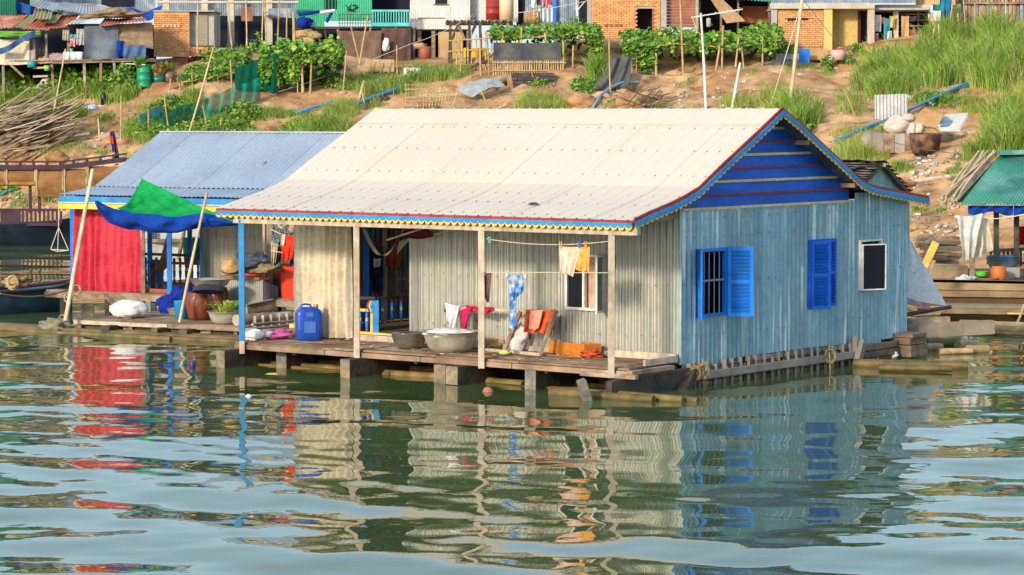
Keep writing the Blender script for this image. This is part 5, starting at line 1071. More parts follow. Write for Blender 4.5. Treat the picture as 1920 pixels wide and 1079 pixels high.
# thatched hut behind the main house
TH = thing('thatched_hut', 'small hut with grey thatch and pale green gable behind the main house', 'hut', atz(1640, 540, 0)); Yh = 60
THM = mat('grey_thatch', (.14, .13, .12), (.24, .2, .17), ns=5, st=(1, 1, 1), rough=1, bump=1, bs=9, rand=.2); PGR = mat('pale_green_board', (.30, .44, .40), (.20, .34, .30), ns=2, rough=.7, st=(3, 1, .4))
ap, er, el = aty(1649, 305, Yh), aty(1706, 372, Yh + 1.6), aty(1606, 345, Yh - 1.2); bk = V((-2.6, 2.0, 0))
for i in range(9):                                  # thatch in overlapping courses with ragged ends
    for (A_, E_2, nm) in ((ap, el, 0), (ap, er, 1)):
        f0, f1 = i / 9, (i + 1.35) / 9; p0, p1 = lerp(A_, E_2, f0), lerp(A_, E_2, f1); mb = MB(); o = V((.12, -.12, 0))
        W_ = 26
        for k in range(W_ + 1):
            g = k / W_; j = rnd.uniform(-.05, .05); mb.v += [tuple(p0 + o + bk * g + V((0, 0, .04))), tuple(p1 + o + bk * g + (E_2 - A_).normalized() * j + V((0, 0, .10 + rnd.uniform(-.02, .02))))]
        for k in range(W_): mb.f.append([2 * k, 2 * k + 1, 2 * k + 3, 2 * k + 2]); mb.m.append(0); mb.s.append(False)
        mb.build('thatch_course', THM, TH)
MB().add([ap, el, el + bk, ap + bk, er, er + bk], [(0, 1, 2, 3), (0, 3, 5, 4)]).build('thatch_base', THM, TH)
MB().add([el + V((.0, .1, -.05)), er + V((0, 0, -.05)), ap + V((0, 0, -.06)), el + V((0, .1, -2)), er + V((0, 0, -2))], [(0, 1, 2), (3, 4, 1, 0)]).build('gable_panel', PGR, TH)
strip('rafter', DARKW, TH, ap + V((.06, -.08, -.03)), er + V((.06, -.08, -.03)), .08, .1); strip('rafter', DARKW, TH, ap + V((.06, -.08, -.03)), el + V((.06, -.08, -.03)), .08, .1)
strip('purlin_end', PALEW, TH, aty(1648, 309, Yh - .2), aty(1660, 310, Yh - .2), .1, .08)
# ------------------------------------------------------------------ the village on the bank
BRICK = mat('orange_brick', (.74, .37, .15), (.62, .28, .11), ns=3, rough=.9, rand=.16, fine=.2); BRICKD = mat('red_brown_brick', (.36, .13, .07), (.27, .09, .05), ns=3, rough=.9, rand=.16, fine=.2)
MORT = mat('mortar', (.55, .36, .22), (.46, .28, .16), ns=3, rough=.95); CONC = mat('grey_concrete', (.42, .39, .36), (.33, .31, .29), ns=1.5, rough=.9, rand=.08, bump=.3, bs=8)
DINT = mat('painted_shade', (.012, .016, .035), (.02, .02, .03), ns=1, rough=.95); CONL = mat('pale_concrete', (.56, .49, .40), (.46, .39, .31), ns=1.5, rough=.9, rand=.06)  # DINT: near-black colour standing in for shade in rooms and openings
GREENW = mat('green_sheet_wall', (.04, .42, .22), (.03, .34, .18), ns=1, rough=.5, rand=.05); TURQ = mat('turquoise_paint', (.12, .55, .52), (.08, .42, .42), ns=2, rough=.5)
WHITZ = mat('whitish_sheet', (.66, .64, .60), (.54, .53, .50), ns=1.2, st=(3, 3, .4), rough=.55, rand=.05); BLUGR = mat('blue_grey_sheet', (.22, .30, .38), (.14, .20, .28), ns=1.2, st=(3, 3, .4), rough=.6, rand=.1, c3=(.42, .45, .46), ns3=2)
OCHRE = mat('ochre_wall', (.58, .44, .15), (.48, .35, .12), ns=1, rough=.9); TANP = mat('tan_plywood', (.56, .37, .19), (.46, .29, .14), ns=1.5, rough=.85, rand=.12); GREYT = cl('grey_tarp_cloth', (.15, .18, .22), (.11, .13, .17), ns=2); BLKT = cl('black_tarp_cloth', (.06, .065, .08), (.12, .115, .11), ns=1.6); THATB = mat('brown_thatch', (.24, .16, .10), (.34, .25, .16), ns=4, st=(1, 1, 3), rough=1, bump=1, bs=8)
def Q(px, py, Y): return aty(px, py, Y)
def pan(name, m, parent, px0, py0, px1, py1, Y, d=.12, label=None):
    """an upright panel filling a pixel box at distance Y, d thick"""
    a, b = Q(px0, py1, Y), Q(px1, py0, Y)
    return piece(name, m, parent, ((a.x + b.x) / 2, Y + d / 2, (a.z + b.z) / 2), (abs(b.x - a.x), d, abs(b.z - a.z)), None, label)
def cpan(name, m, parent, px0, py0, px1, py1, Y, pitch=.09, hor=False, label=None):
    a = Q(px0, py1, Y); w = Q(px1, py1, Y).x - a.x; h = Q(px0, py0, Y).z - a.z; mb = MB(); k = max(1, round(w / .8))
    for i in range(k): corr(mb, a + V((w * i / k, -.012 * (i % 2), 0)), V((1, 0, 0)), V((0, 0, 1)), w / k + .03, h, pitch=pitch, amp=.014, n=4)
    return mb.build(name, m, parent, label)
def rsheet(name, m, parent, p00, p10, p01, p11, Y0, Y1, label=None, pitch=.14, amp=.025, warp=.02, seed=0):
    """a roof sheet: lower edge p00..p10 at distance Y0, upper edge p01..p11 at Y1"""
    a, b, c, d = Q(*p00, Y0), Q(*p10, Y0), Q(*p01, Y1), Q(*p11, Y1); W_ = max(8, int((b - a).length / pitch * 4)); mb = MB()
    mb.grid(lambda u, v: lerp(lerp(a, b, u), lerp(c, d, u), v) + V((0, -.4, .9)) * (amp * sin(2 * pi * u * (b - a).length / pitch) + warp * nz(u * 3, v * 3, 1, seed)), W_, 4)
    return mb.build(name, m, parent, label)
def bp(px0, py0, px1, py1, r=.035, m=None, parent=None, label=None, group=None, name='bamboo_pole', Y=None, cat='pole', sink=.15, bend=.012):
    p = G(px0, py0) if Y is None else Q(px0, py0, Y); q = Q(px1, py1, p.y - .05)
    return pole(name, m or BAMB, parent, p - V((0, 0, sink)), q, r, label, cat if label else None, group, bend, 6)
def bricks(parent, px0, py0, px1, py1, Y, holes=(), m=BRICK, cw=.22, chh=.082, lim=300, side=None):
    a, b = Q(px0, py1, Y), Q(px1, py0, Y); n = 0
    pan('mortar_wall', MORT, parent, px0, py0, px1, py1, Y + .02, .2) if not holes else None
    rows = int((b.z - a.z) / chh); st_ = MB()
    for r in range(rows):
        z = a.z + (r + .5) * chh; x = a.x - (cw / 2 if r % 2 else 0); py = 208.8 + (CAMZ - z) / Y * FP
        while x < b.x - .02:
            x0, x1 = max(x, a.x), min(x + cw - .014, b.x); x += cw
            if x1 - x0 < .03: continue
            pc = 960 + (x0 + x1) / 2 / Y * FP
            if any(h[0] < pc < h[2] and h[1] < py < h[3] for h in holes): continue
            c = V(((x0 + x1) / 2, Y + rnd.uniform(-.008, .006), z)); s_ = (x1 - x0, .06, chh - .014)
            if n < lim: piece('brick', m, parent, c, s_); n += 1
            else: st_.box(c, *s_, bot=False)
    if st_.v: st_.build('bricks', m, parent, kind='stuff')
def clutter(name, m, px, py, Y, rx, rz, seed, label, cat, w=.6): return lump(Q(px, py, Y), rx, rx * .7, rz, seed, 18, 12, w).build(name, m, None, label, cat)
def hang(name, m, px0, py0, px1, py1, Y, label, cat, f=2, amp=.04, parent=None): return cloth(name, m, Q(px0, py0, Y), Q(px1, py0, Y), Q(px0, py1, Y), Q(px1, py1, Y), label, cat, .02, f, amp, nu=12, nv=10, ph=px0, parent=parent)
def tub(name, m, px, py, Y, r, h, label, cat, top=1.15, parent=None): return MB().lathe([(0, 0), (r, 0), (r * top, h), (r * top * .92, h), (r * .9, .03), (0, .03)], Q(px, py, Y), 16).build(name, m, parent, label, cat)
# A -- the patchwork shack on stilts
Y = 108.0; SA = thing('stilt_shack', 'patchwork shack on stilts with rusty roof sheets at the upper left', 'shack', Q(140, 160, Y))
pan('back_wall', DINT, SA, -60, 45, 292, 120, Y + 3.2, .1); pan('floor_slab', DARK, SA, -60, 114, 290, 119, Y + .1, 3); strip('floor_beam', WOOD, SA, Q(-60, 121, Y), Q(292, 113, Y), .1, .1)  # back wall coloured near-black to paint in the darkness inside
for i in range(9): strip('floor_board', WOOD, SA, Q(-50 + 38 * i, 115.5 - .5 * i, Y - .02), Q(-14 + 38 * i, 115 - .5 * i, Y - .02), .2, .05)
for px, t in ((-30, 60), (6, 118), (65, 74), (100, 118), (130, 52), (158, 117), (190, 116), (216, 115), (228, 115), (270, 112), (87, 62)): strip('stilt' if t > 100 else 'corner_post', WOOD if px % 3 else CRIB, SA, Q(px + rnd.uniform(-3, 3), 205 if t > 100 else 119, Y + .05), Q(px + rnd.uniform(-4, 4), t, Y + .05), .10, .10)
strip('brace', WOOD, SA, Q(18, 120, Y - .05), Q(45, 145, Y - .05), .09, .09); pan('undercroft_shade_panel', DINT, SA, -60, 120, 290, 175, Y + 2.6, .1); bx_ = [strip('ladder_rung', PALEW, SA, Q(62, 128 + 16 * k, Y - .1), Q(90, 127 + 16 * k, Y - .1), .08, .08) for k in range(2)]  # near-black sheet stands in for the shade under the shack floor
REDR = mat('red_rust_sheet', (.54, .15, .07), (.40, .13, .08), ns=1.5, rough=.8, rand=.15, c3=(.55, .38, .28), ns3=2); OLV = mat('olive_patch_sheet', (.26, .26, .13), (.32, .22, .12), ns=1.4, rough=.85, rand=.15); GRYR = mat('grey_roof_sheet', (.40, .42, .45), (.30, .32, .35), ns=1.2, rough=.6, rand=.06); OFFW = mat('offwhite_sheet', (.72, .68, .60), (.6, .55, .48), ns=2, rough=.7)
for i, (m_, a, b, c, d, lb) in enumerate(((REDR, (-30, 52), (26, 53), (0, 30), (55, 28), None), (OLV, (20, 52), (50, 53), (48, 30), (78, 25), 'olive patched roof sheet'), (REDR, (40, 55), (92, 57), (70, 28), (118, 26), None), (OLV, (74, 42), (104, 44), (88, 20), (122, 22), 'olive patched roof sheet'), (REDR, (88, 54), (128, 52), (112, 28), (148, 28), None), (OFFW, (120, 50), (178, 38), (150, 32), (192, 32), 'off white roof sheet'), (OLV, (60, 36), (96, 36), (66, 14), (100, 18), 'olive patched roof sheet'), (REDR, (184, 50), (276, 40), (196, 35), (272, 33), 'red brown awning sheet'))):
    rsheet('roof_sheet', m_, SA, a, b, c, d, Y - .3 - .03 * i, Y + 1.6, lb, warp=.06, seed=i)
for i, (a, b, c, d) in enumerate((((60, 10), (120, 26), (78, 2), (128, 8)), ((100, 18), (182, 30), (118, 5), (178, 10)), ((165, 25), (266, 34), (170, 8), (196, 11)))): rsheet('roof_sheet', GRYR, SA, a, b, c, d, Y + .9 - .05 * i, Y + 2.4, 'grey upper roof sheet', warp=.05, seed=20 + i)
lump(Q(212, 28, Y + .8), .9, .5, .14, 4, 30, 10, .8, 5).build('thatch_scrap', THATB, SA); pan('ridge_board', WOOD, SA, 75, 7, 180, 9.5, Y + 2.3, .1)
hang('wall_cloth', cl('cream_panel_cloth', (.72, .62, .46), (.6, .5, .36)), -8, 74, 55, 121, Y - .1, None, None, 1, .03, SA); hang('wall_cloth', cl('dusty_pink_cloth', (.48, .33, .3), (.4, .27, .25)), 40, 94, 66, 118, Y - .05, None, None, 2, .03, SA)
hang('tarpaulin', GREYT, 158, 48, 222, 111, Y - .12, 'dark grey tarpaulin covering the front of the stilt shack', 'tarpaulin', 1.2, .09)
MB().grid(lambda a, b: lerp(lerp(Q(195, 48, Y - .05), Q(286, 42, Y + .3), a), lerp(Q(232, 84, Y - .1), Q(288, 92, Y + .2), a), b) + V((0, -.06 * abs(sin(b * 9)), .03 * nz(a * 9, b * 9, 1, 2))), 24, 14).build('thatch_panel', THATB, SA)
hang('tarpaulin', TB_, 218, 76, 232, 106, Y - .2, 'narrow blue tarpaulin edge beside the dark grey tarpaulin', 'tarpaulin', 1, .05); hang('tarpaulin', cl('dusty_blue_tarp', (.10, .17, .33), (.07, .12, .24)), 232, 84, 274, 110, Y - .15, 'dusty blue tarpaulin under the thatched end of the shack', 'tarpaulin', 2, .08)
hang('tarpaulin', cl('leaf_green_tarp', (.16, .36, .05), (.1, .26, .04)), -10, 58, 76, 70, Y - .5, 'leaf green tarpaulin drooping at the left edge under the rusty roof', 'tarpaulin', 2, .1); MB().grid(lambda a, b: Q(-10 + 82 * a, 92 - 34 * a + 12 * b + 4 * sin(a * 6), Y - .6 + .1 * sin(a * 14)), 20, 5).build('tarpaulin', cl('slate_blue_tarp', (.06, .12, .28), (.04, .08, .2)), None, 'rolled slate blue tarpaulin slung below the leaf green one', 'tarpaulin')
WPL = plastic('white_bucket_plastic', (.72, .74, .76))
for i, (px, lb) in enumerate(((126, 'left white bucket on the shack floor'), (139, 'middle white bucket on the shack floor'), (150, 'right white bucket on the shack floor'))): tub('bucket', WPL, px, 116, Y + .1, .13, .38, lb, 'bucket')
tub('bucket', plastic('green_cup_plastic', (.1, .5, .2)), 133, 100, Y + .1, .08, .18, 'small green bucket standing on the white ones', 'bucket'); tub('bucket', plastic('teal_plastic', (.02, .35, .42)), 59, 127, Y - .2, .15, .25, 'teal bucket hung under the shack floor', 'bucket'); tub('bucket', plastic('lime_plastic', (.25, .6, .08)), 88, 133, Y - .2, .1, .2, 'lime green pail hung under the shack floor', 'bucket')
pan('crate', TANP, None, 72, 109, 92, 116, Y - .05, .4).name = 'crate'; tag(bpy.data.objects['crate'], 'tan wooden crate on the shack floor by the corner post', 'crate')
hang('cloth', DC, 73, 78, 87, 100, Y, 'dark clothes hanging beside the shack corner post', 'clothes'); hang('net', cl('pale_net', (.45, .42, .36), (.3, .28, .24)), 117, 55, 130, 76, Y - .2, 'pale string net hung under the shack eave', 'net', 3); hang('cloth', cl('aqua_cloth', (.1, .4, .55), (.08, .3, .45)), 131, 64, 142, 72, Y - .2, 'aqua cloth hung above the red one on the shack', 'cloth', 1); hang('cloth', cl('red_white_cloth', (.5, .08, .06), (.7, .6, .6), ns=9), 131, 71, 141, 88, Y - .2, 'red and white cloth hung on the shack front', 'cloth', 1); hang('cloth', cl('grey_check_cloth', (.3, .3, .3), (.5, .48, .45), ns=12), 143, 54, 158, 84, Y - .2, 'grey checked cloth left of the dark grey tarpaulin', 'cloth', 2)
clutter('cloth_heap', cl('mixed_heap', (.3, .2, .2), (.5, .4, .45), ns=4), 105, 112, Y + .3, .5, .2, 3, 'heap of mixed clothes on the shack floor', 'clothes')
lump(Q(52, 98, Y + .4), .01, .01, .01, 1).build('peg_scrap', DC, SA)
# dark green shed and pale/blue things at the very top left
GS = thing('green_shed', 'dark green metal shed cut off by the top left corner', 'shed', Q(10, 60, 112)); cpan('shed_wall', mat('dark_green_sheet', (.01, .16, .10), (.008, .12, .08), ns=1), GS, -60, -70, 30, 44, 112); pan('shed_side', DINT, GS, 26, -70, 31, 44, 112.1, 3); rsheet('roof_sheet', GREENZ, GS, (-60, -70), (34, -70), (-60, -100), (34, -100), 111.6, 115)
BH = thing('backyard_house', 'blue grey tin house standing behind the stilt shack', 'house', Q(170, 40, 117)); cpan('wall_sheet', BLUGR, BH, 30, -60, 290, 30, 117); rsheet('roof_sheet', RUST, BH, (20, -55), (300, -55), (40, -110), (290, -110), 116.5, 121); pan('window_opening', DINT, BH, 190, -10, 250, 12, 116.9, .05)
MB().grid(lambda a, b: Q(30 + 38 * a, 2 + 12 * a + 18 * b, 110.6 + .3 * sin(a * 7)), 12, 5).build('tarpaulin', cl('royal_tarp', (.02, .10, .33), (.015, .07, .25)), None, 'royal blue tarpaulin bundled above the olive roof patch', 'tarpaulin'); MB().grid(lambda a, b: lerp(lerp(Q(228, 20, 113), Q(305, 16, 113), a), lerp(Q(252, 34, 112), Q(296, 36, 112), a), b) + V((0, 0, .1 * sin(a * 8))), 14, 5).build('tarpaulin', cl('deep_blue_tarp', (.02, .07, .38), (.015, .05, .28)), None, 'deep blue tarpaulin awning left of the small brick house', 'tarpaulin')
# B -- the small brick house and the open frame behind it
Y = 110.5; SB = thing('brick_house', 'small orange brick house with a grey rendered side by the open frame', 'house', Q(330, 120, Y)); bricks(SB, 289, 22, 355, 107, Y, lim=290)
pan('side_wall', CONC, SB, 356, 23, 401, 88, Y + .3, 2.4, 'grey rendered side wall'); pan('door', mat('brown_grey_door', (.30, .27, .2), rough=.6), SB, 371, 28, 389, 86, Y + .24, .06); pan('footing', BRICKD, SB, 323, 107, 352, 146, Y + .05, .4); bricks(SB, 356, 88, 402, 106, Y + .1, lim=80)
for i in range(5): piece('vent_brick', CONL, SB, Q(307 + 7 * i, 49, Y - .05), (.09, .06, .12))
pan('roof_slab', CONC, SB, 287, 19.5, 402, 22.5, Y - .05, 2.9)
Y = 114.0; SF = thing('open_frame_house', 'open concrete frame house with blue grey tin walls behind the small brick house', 'house', Q(400, 90, Y))
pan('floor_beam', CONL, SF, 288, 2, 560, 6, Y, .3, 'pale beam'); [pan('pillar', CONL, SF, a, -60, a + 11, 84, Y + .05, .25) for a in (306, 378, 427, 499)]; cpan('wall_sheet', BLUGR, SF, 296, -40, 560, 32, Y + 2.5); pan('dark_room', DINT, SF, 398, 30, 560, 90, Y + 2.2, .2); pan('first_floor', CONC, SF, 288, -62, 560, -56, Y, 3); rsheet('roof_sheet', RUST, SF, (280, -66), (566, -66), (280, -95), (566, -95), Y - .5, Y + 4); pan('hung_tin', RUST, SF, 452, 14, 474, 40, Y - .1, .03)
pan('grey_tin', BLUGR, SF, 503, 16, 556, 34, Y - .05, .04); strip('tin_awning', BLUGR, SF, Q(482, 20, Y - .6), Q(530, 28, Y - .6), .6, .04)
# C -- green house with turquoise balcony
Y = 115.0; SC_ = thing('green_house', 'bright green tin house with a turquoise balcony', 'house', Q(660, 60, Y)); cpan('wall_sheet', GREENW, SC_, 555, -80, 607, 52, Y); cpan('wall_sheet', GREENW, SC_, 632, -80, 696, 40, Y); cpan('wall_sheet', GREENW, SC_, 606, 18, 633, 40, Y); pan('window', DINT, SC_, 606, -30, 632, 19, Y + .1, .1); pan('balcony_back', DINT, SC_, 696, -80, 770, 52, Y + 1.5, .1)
for i in range(4): pan('window_bar', GREENW, SC_, 610 + 6 * i, -30, 611 + 6 * i, 19, Y + .05, .03)
for i in range(15): pan('baluster', TURQ, SC_, 698 + 4.9 * i, 22, 700 + 4.9 * i, 44, Y - .3, .05)
pan('handrail', TURQ, SC_, 695, 18.5, 768, 22.5, Y - .33, .1); pan('balcony_edge', TURQ, SC_, 695, 43, 768, 50, Y - .32, .1); pan('floor_beam', DARK, SC_, 555, 50, 772, 54, Y - .2, 1.8); rsheet('roof_sheet', BLUGR, SC_, (548, -78), (776, -78), (552, -112), (772, -112), Y - .8, Y + 4)
PLT = thing('lean_to_platform', 'dark stick platform loaded with blue rolls below the green house', 'platform', Q(620, 110, 113)); pan('platform_deck', DARK, PLT, 556, 51, 690, 55, 112.6, 1.6)
for i in range(9): strip('platform_post', BAMB if i % 2 else DARKW, PLT, Q(560 + 27 * i, 112, 112.8), Q(558 + 27 * i + rnd.uniform(-6, 6), 52, 112.7), .08, .08)
for i in range(12): pan('rack_bar', DARKW, PLT, 636 + 5 * i, 26, 637 + 5 * i, 52, 112.5, .03)
for i in range(4): pan('rack_rail', DARKW, PLT, 634, 27 + 8 * i, 697, 28.2 + 8 * i, 112.45, .03)
pan('platform_shade_panel', DINT, PLT, 565, 56, 775, 118, 114.6, .1)  # near-black sheet painting in the shade under the platform
hang('net_screen', cl('brown_net_screen', (.20, .13, .09), (.13, .085, .065), ns=2), 632, 58, 715, 118, 112.4, 'brown net screen hung under the stick platform', 'screen', 4, .06); hang('net_screen', cl('dark_brown_screen', (.12, .07, .055), (.085, .055, .05), ns=2), 715, 52, 770, 122, 112.6, 'darker brown screen under the turquoise balcony', 'screen', 3, .06)
clutter('sheet_bundle', bl, 570, 44, 112.4, .25, .2, 4, 'crumpled blue sheeting on the left of the stick platform', 'bundle'); clutter('net_bundle', cl('tan_net', (.5, .33, .18), (.4, .25, .12)), 575, 66, 112.2, .42, .18, 9, 'tan net bundle hung below the stick platform', 'bundle'); clutter('net_bundle', cl('tan_sack', (.55, .38, .22), (.42, .28, .15)), 580, 76, 112.1, .2, .28, 5, 'tan sack hanging under the tan net bundle', 'bundle'); clutter('bag', LG, 723, 86, 112.3, .12, .25, 3, 'pale bag hanging in front of the darker brown screen', 'bag')
for i, (a, b, m_, lb) in enumerate((((560, 28), (600, 22), bl, 'blue roll lying across the stick platform'), ((600, 24), (628, 20), LG, 'white roll on the stick platform beside the blue roll'), ((612, 42), (622, 24), bl, 'small upright blue roll on the stick platform'))): pole('roll', m_, None, Q(*a, 112.3), Q(*b, 112.3), .08, lb, 'roll')
MC = MB(); rr = random.Random(3)
for i in range(16): a = Q(645 + rr.uniform(0, 26), 24 - rr.uniform(0, 14), 112.5); MC.tube([a, Q(648 + rr.uniform(0, 26), 20 - rr.uniform(0, 12), 112.4)], .02, 4)
MC.build('chair_frames', mat('black_metal', (.02, .02, .025), rough=.5), None, 'tangle of black metal chair frames on the stick platform', 'chair frames')
# D -- white house on stilts
Y = 115.5; SD = thing('white_stilt_house', 'whitish tin house on stilts with one dark window', 'house', Q(820, 110, Y)); cpan('wall_sheet', WHITZ, SD, 769, 8, 880, 55, Y); cpan('wall_sheet', WHITZ, SD, 769, -80, 815, 9, Y); cpan('wall_sheet', WHITZ, SD, 839, -80, 880, 9, Y); pan('window', DINT, SD, 815, -40, 839, 8, Y + .05, .08); pan('window_sill', WOOD, SD, 813, 7.5, 841, 10, Y - .06, .1); pan('batten', WOOD, SD, 783, 33, 834, 35, Y - .05, .05); pan('underfloor_shade_panel', DINT, SD, 772, 56, 885, 120, Y + 2.5, .1); pan('floor_beam', DARK, SD, 769, 54, 880, 57, Y + .02, 2); rsheet('roof_sheet', BLUGR, SD, (762, -78), (886, -78), (766, -110), (882, -110), Y - .7, Y + 4)  # near-black sheet under the floor paints in the shade between the stilts
for px in (774, 786, 812, 852, 878): pan('stilt', CONL if px < 780 else WOOD, SD, px - 3, 56, px + 4, 125, Y + .1, .14)
Y2 = 112.5; tub('drum', plastic('dull_red_drum', (.33, .09, .05), .6), 797, 113, Y2, .24, .55, 'dull red drum under the white stilt house', 'drum', 1.0); pan('board_wall', TANP, None, 822, 60, 868, 118, 114, .05).name = 'board_wall'; tag(bpy.data.objects['board_wall'], 'tan plywood wall right of the dull red drum', 'wall'); pan('yellow_board', mat('yellow_board_paint', (.72, .42, .03), rough=.7), None, 869, 90, 915, 117, 113.2, .05).name = 'yellow_board'; tag(bpy.data.objects['yellow_board'], 'yellow board panel under the dark stick roof', 'board')
clutter('straw_bundle', cl('tan_bundle', (.52, .36, .2), (.4, .26, .13)), 788, 87, Y2, .22, .12, 5, 'tan bundle on a post beside the dull red drum', 'bundle')
# E -- grey tin house, drums, the dark stick roof
Y = 116.0; SE = thing('grey_tin_house', 'grey tin house behind the red drum and cream tank', 'house', Q(940, 60, Y)); cpan('wall_sheet', WHITZ, SE, 880, -80, 970, 42, Y, label='pale wall sheet'); cpan('wall_sheet', BLUGR, SE, 985, -80, 1103, 50, Y + .2); pan('doorway', DINT, SE, 968, -80, 988, 50, Y + .3, .1); pan('door', BLUEP, SE, 1034, -40, 1043, 48, Y - .05, .06); pan('dark_opening', DINT, SE, 1086, -50, 1103, 50, Y + .05, .1); rsheet('roof_sheet', RUST, SE, (872, -78), (1108, -78), (878, -112), (1104, -112), Y - .7, Y + 4)
MB().lathe([(0, 0), (.28, 0), (.28, .26), (.295, .27), (.28, .28), (.28, .54), (.295, .55), (.28, .56), (.28, .85), (0, .85)], Q(924, 38, 114.2), 20).build('drum', plastic('red_drum_paint', (.34, .03, .03), .5), None, 'dark red ribbed drum in front of the pale tin wall', 'drum'); MB().lathe([(0, 0), (.3, 0), (.3, .9), (.25, 1.0), (0, 1.05)], Q(949, 38, 114.2), 20).build('tank', plastic('cream_tank', (.72, .56, .36), .5), None, 'cream coloured water tank right of the dark red drum', 'tank'); MB().lathe([(0, 0), (.06, 0), (.06, .16), (.025, .2), (.03, .24), (0, .24)], Q(890, 37, 113.3), 12).build('bottle', plastic('blue_bottle', (.06, .1, .25)), None, 'blue and white bottle standing on the dark stick roof', 'bottle')
SRF = thing('stick_roof', 'dark stick roof on crooked posts in front of the grey tin house', 'shelter', Q(890, 120, 112)); pan('roof_mat', DARKW, SRF, 835, 38.5, 962, 46, 111.5, 1.6)
for px0, px1, y1 in ((842, 845, 128), (882, 880, 140), (902, 900, 118), (846, 860, 78), (871, 858, 74), (880, 893, 72), (955, 952, 130)): strip('post', WOOD if px0 % 2 else DARKW, SRF, Q(px0, y1, 111.5), Q(px1, 44, 111.5), .11, .11)
for i in range(10): strip('roof_stick', BAMB, SRF, Q(836 + 13 * i, 40, 111.2), Q(840 + 13 * i, 38, 112.9), .05, .05)
# F -- racks and basket
BK = thing('fish_basket', 'round woven basket lying on its side before the white rails', 'basket', Q(997, 45, 113)); cc = Q(982, 33, 113); b = MB(); b.lathe([(.24, 0), (.27, .2), (.28, .4), (.27, .6), (.2, .66), (0, .67)], cc, 18, Matrix.Rotation(pi / 2, 3, 'Y')).build('basket_wall', mat('basket_weave', (.42, .25, .12), (.3, .17, .08), ns=8, rough=.9), BK)
for k in range(4): MB().lathe([(.275, 0), (.29, .02), (.275, .04)], cc + V((.08 + .15 * k, 0, 0)), 18, Matrix.Rotation(pi / 2, 3, 'Y')).build('basket_hoop', BAMB, BK)
WR = thing('rail_rack', 'white wooden rail rack in front of the blue door', 'rack', Q(1020, 45, 114))
for i in range(4): pan('rail', WHITEP, WR, 1009 + 8 * i, 10, 1012 + 8 * i, 42, 114, .05)
pan('rail', WHITEP, WR, 1004, 11, 1037, 13, 113.95, .05)
for i, (a, b, y1, m_, lb) in enumerate(((996, 1006, 14, LG, 'white cloth at the left end of the white rail rack'), (1006, 1014, 10, DC, 'dark cloth on the white rail rack'), (1016, 1024, 13, cl('floral_red', (.5, .1, .15), (.6, .5, .5), ns=9), 'flowered red cloth on the white rail rack'), (1026, 1035, 9, RC, 'orange red cloth at the right end of the white rail rack'))): hang('cloth', m_, a, -6, b, y1, 113.8, lb, 'cloth', 1)
bp(1086, 60, 1080, -20, .05, WHITEP, None, 'white pole with a forked top before the grey tin house', None, Y=113, name='forked_pole'); strip('fork_arm', WHITEP, None, Q(1084, 18, 112.95), Q(1096, 4, 112.95), .03, .03).name = 'fork_arm'; tag(bpy.data.objects['fork_arm'], 'short arm nailed to the white forked pole', 'stick')
# G -- brick house with the doorway
Y = 113.0; SG = thing('brick_house', 'tall orange brick house with an open dark doorway', 'house', Q(1190, 90, Y)); bricks(SG, 1109, -2, 1238, 84, Y, ((1190, 14, 1226, 66),), lim=285); pan('mortar_wall', MORT, SG, 1107, -90, 1191, 88, Y + .02, .2); pan('mortar_wall', MORT, SG, 1225, -90, 1240, 88, Y + .02, .2); pan('mortar_wall', MORT, SG, 1190, -90, 1226, 15, Y + .02, .2); pan('mortar_wall', MORT, SG, 1190, 63, 1226, 88, Y + .02, .2)
pan('door_recess', DINT, SG, 1186, 10, 1230, 68, Y + .9, .1); pan('door_frame', BRICKD, SG, 1190, 15, 1193, 63, Y - .03, .2); pan('door_frame', BRICKD, SG, 1223, 15, 1226, 63, Y - .03, .2); pan('lintel', CONC, SG, 1189, 13, 1227, 16.5, Y - .04, .2)
pan('corner_pillar', CONC, SG, 1239, -90, 1250, 85, Y - .05, .3); pan('corner_pillar', CONC, SG, 1101, -90, 1109, 85, Y - .04, .3)
for r in range(15):                                     # the right hand wall, its shade painted in as darker brick
    pan('brick_course', BRICKD, SG, 1250, 46 - 6 * r, 1305, 51.4 - 6 * r, Y + .25 + .02 * (r % 2), .2)
pan('corner_pillar', CONC, SG, 1304, -90, 1310, 60, Y + .2, .3); rsheet('roof_sheet', RUST, SG, (1095, -88), (1316, -88), (1100, -118), (1310, -118), Y - .7, Y + 5)
for i in range(4): piece('vent_brick', BRICKD, SG, Q(1136 + 9 * i, 47.5, Y - .05), (.13, .08, .1))
# H -- dark lean-to with a bamboo chute
SH = thing('dark_lean_to', 'dark open lean to between the two brick houses', 'shelter', Q(1375, 80, 115)); pan('back_wall', DINT, SH, 1308, -70, 1446, 70, 116.5, .1); pan('brick_panel', BRICKD, SH, 1390, 12, 1444, 44, 115.5, .15); rsheet('roof_sheet', GREENZ, SH, (1308, -8), (1446, 4), (1310, -30), (1446, -22), 113.8, 116.5)
for px in (1312, 1352, 1384, 1442): pan('post', WOOD, SH, px - 2, -20, px + 2, 60, 114.2, .1)
MB().grid(lambda a, b: lerp(lerp(Q(1330, -4, 114), Q(1352, -4, 114), a), lerp(Q(1362, 44, 112.6), Q(1398, 40, 112.6), a), b), 6, 10).build('bamboo_chute', mat('tan_bamboo_mat', (.46, .29, .15), (.36, .21, .1), ns=3, st=(3, 1, 1)), None, 'tan bamboo mat ramp leaning in the dark lean to', 'mat')
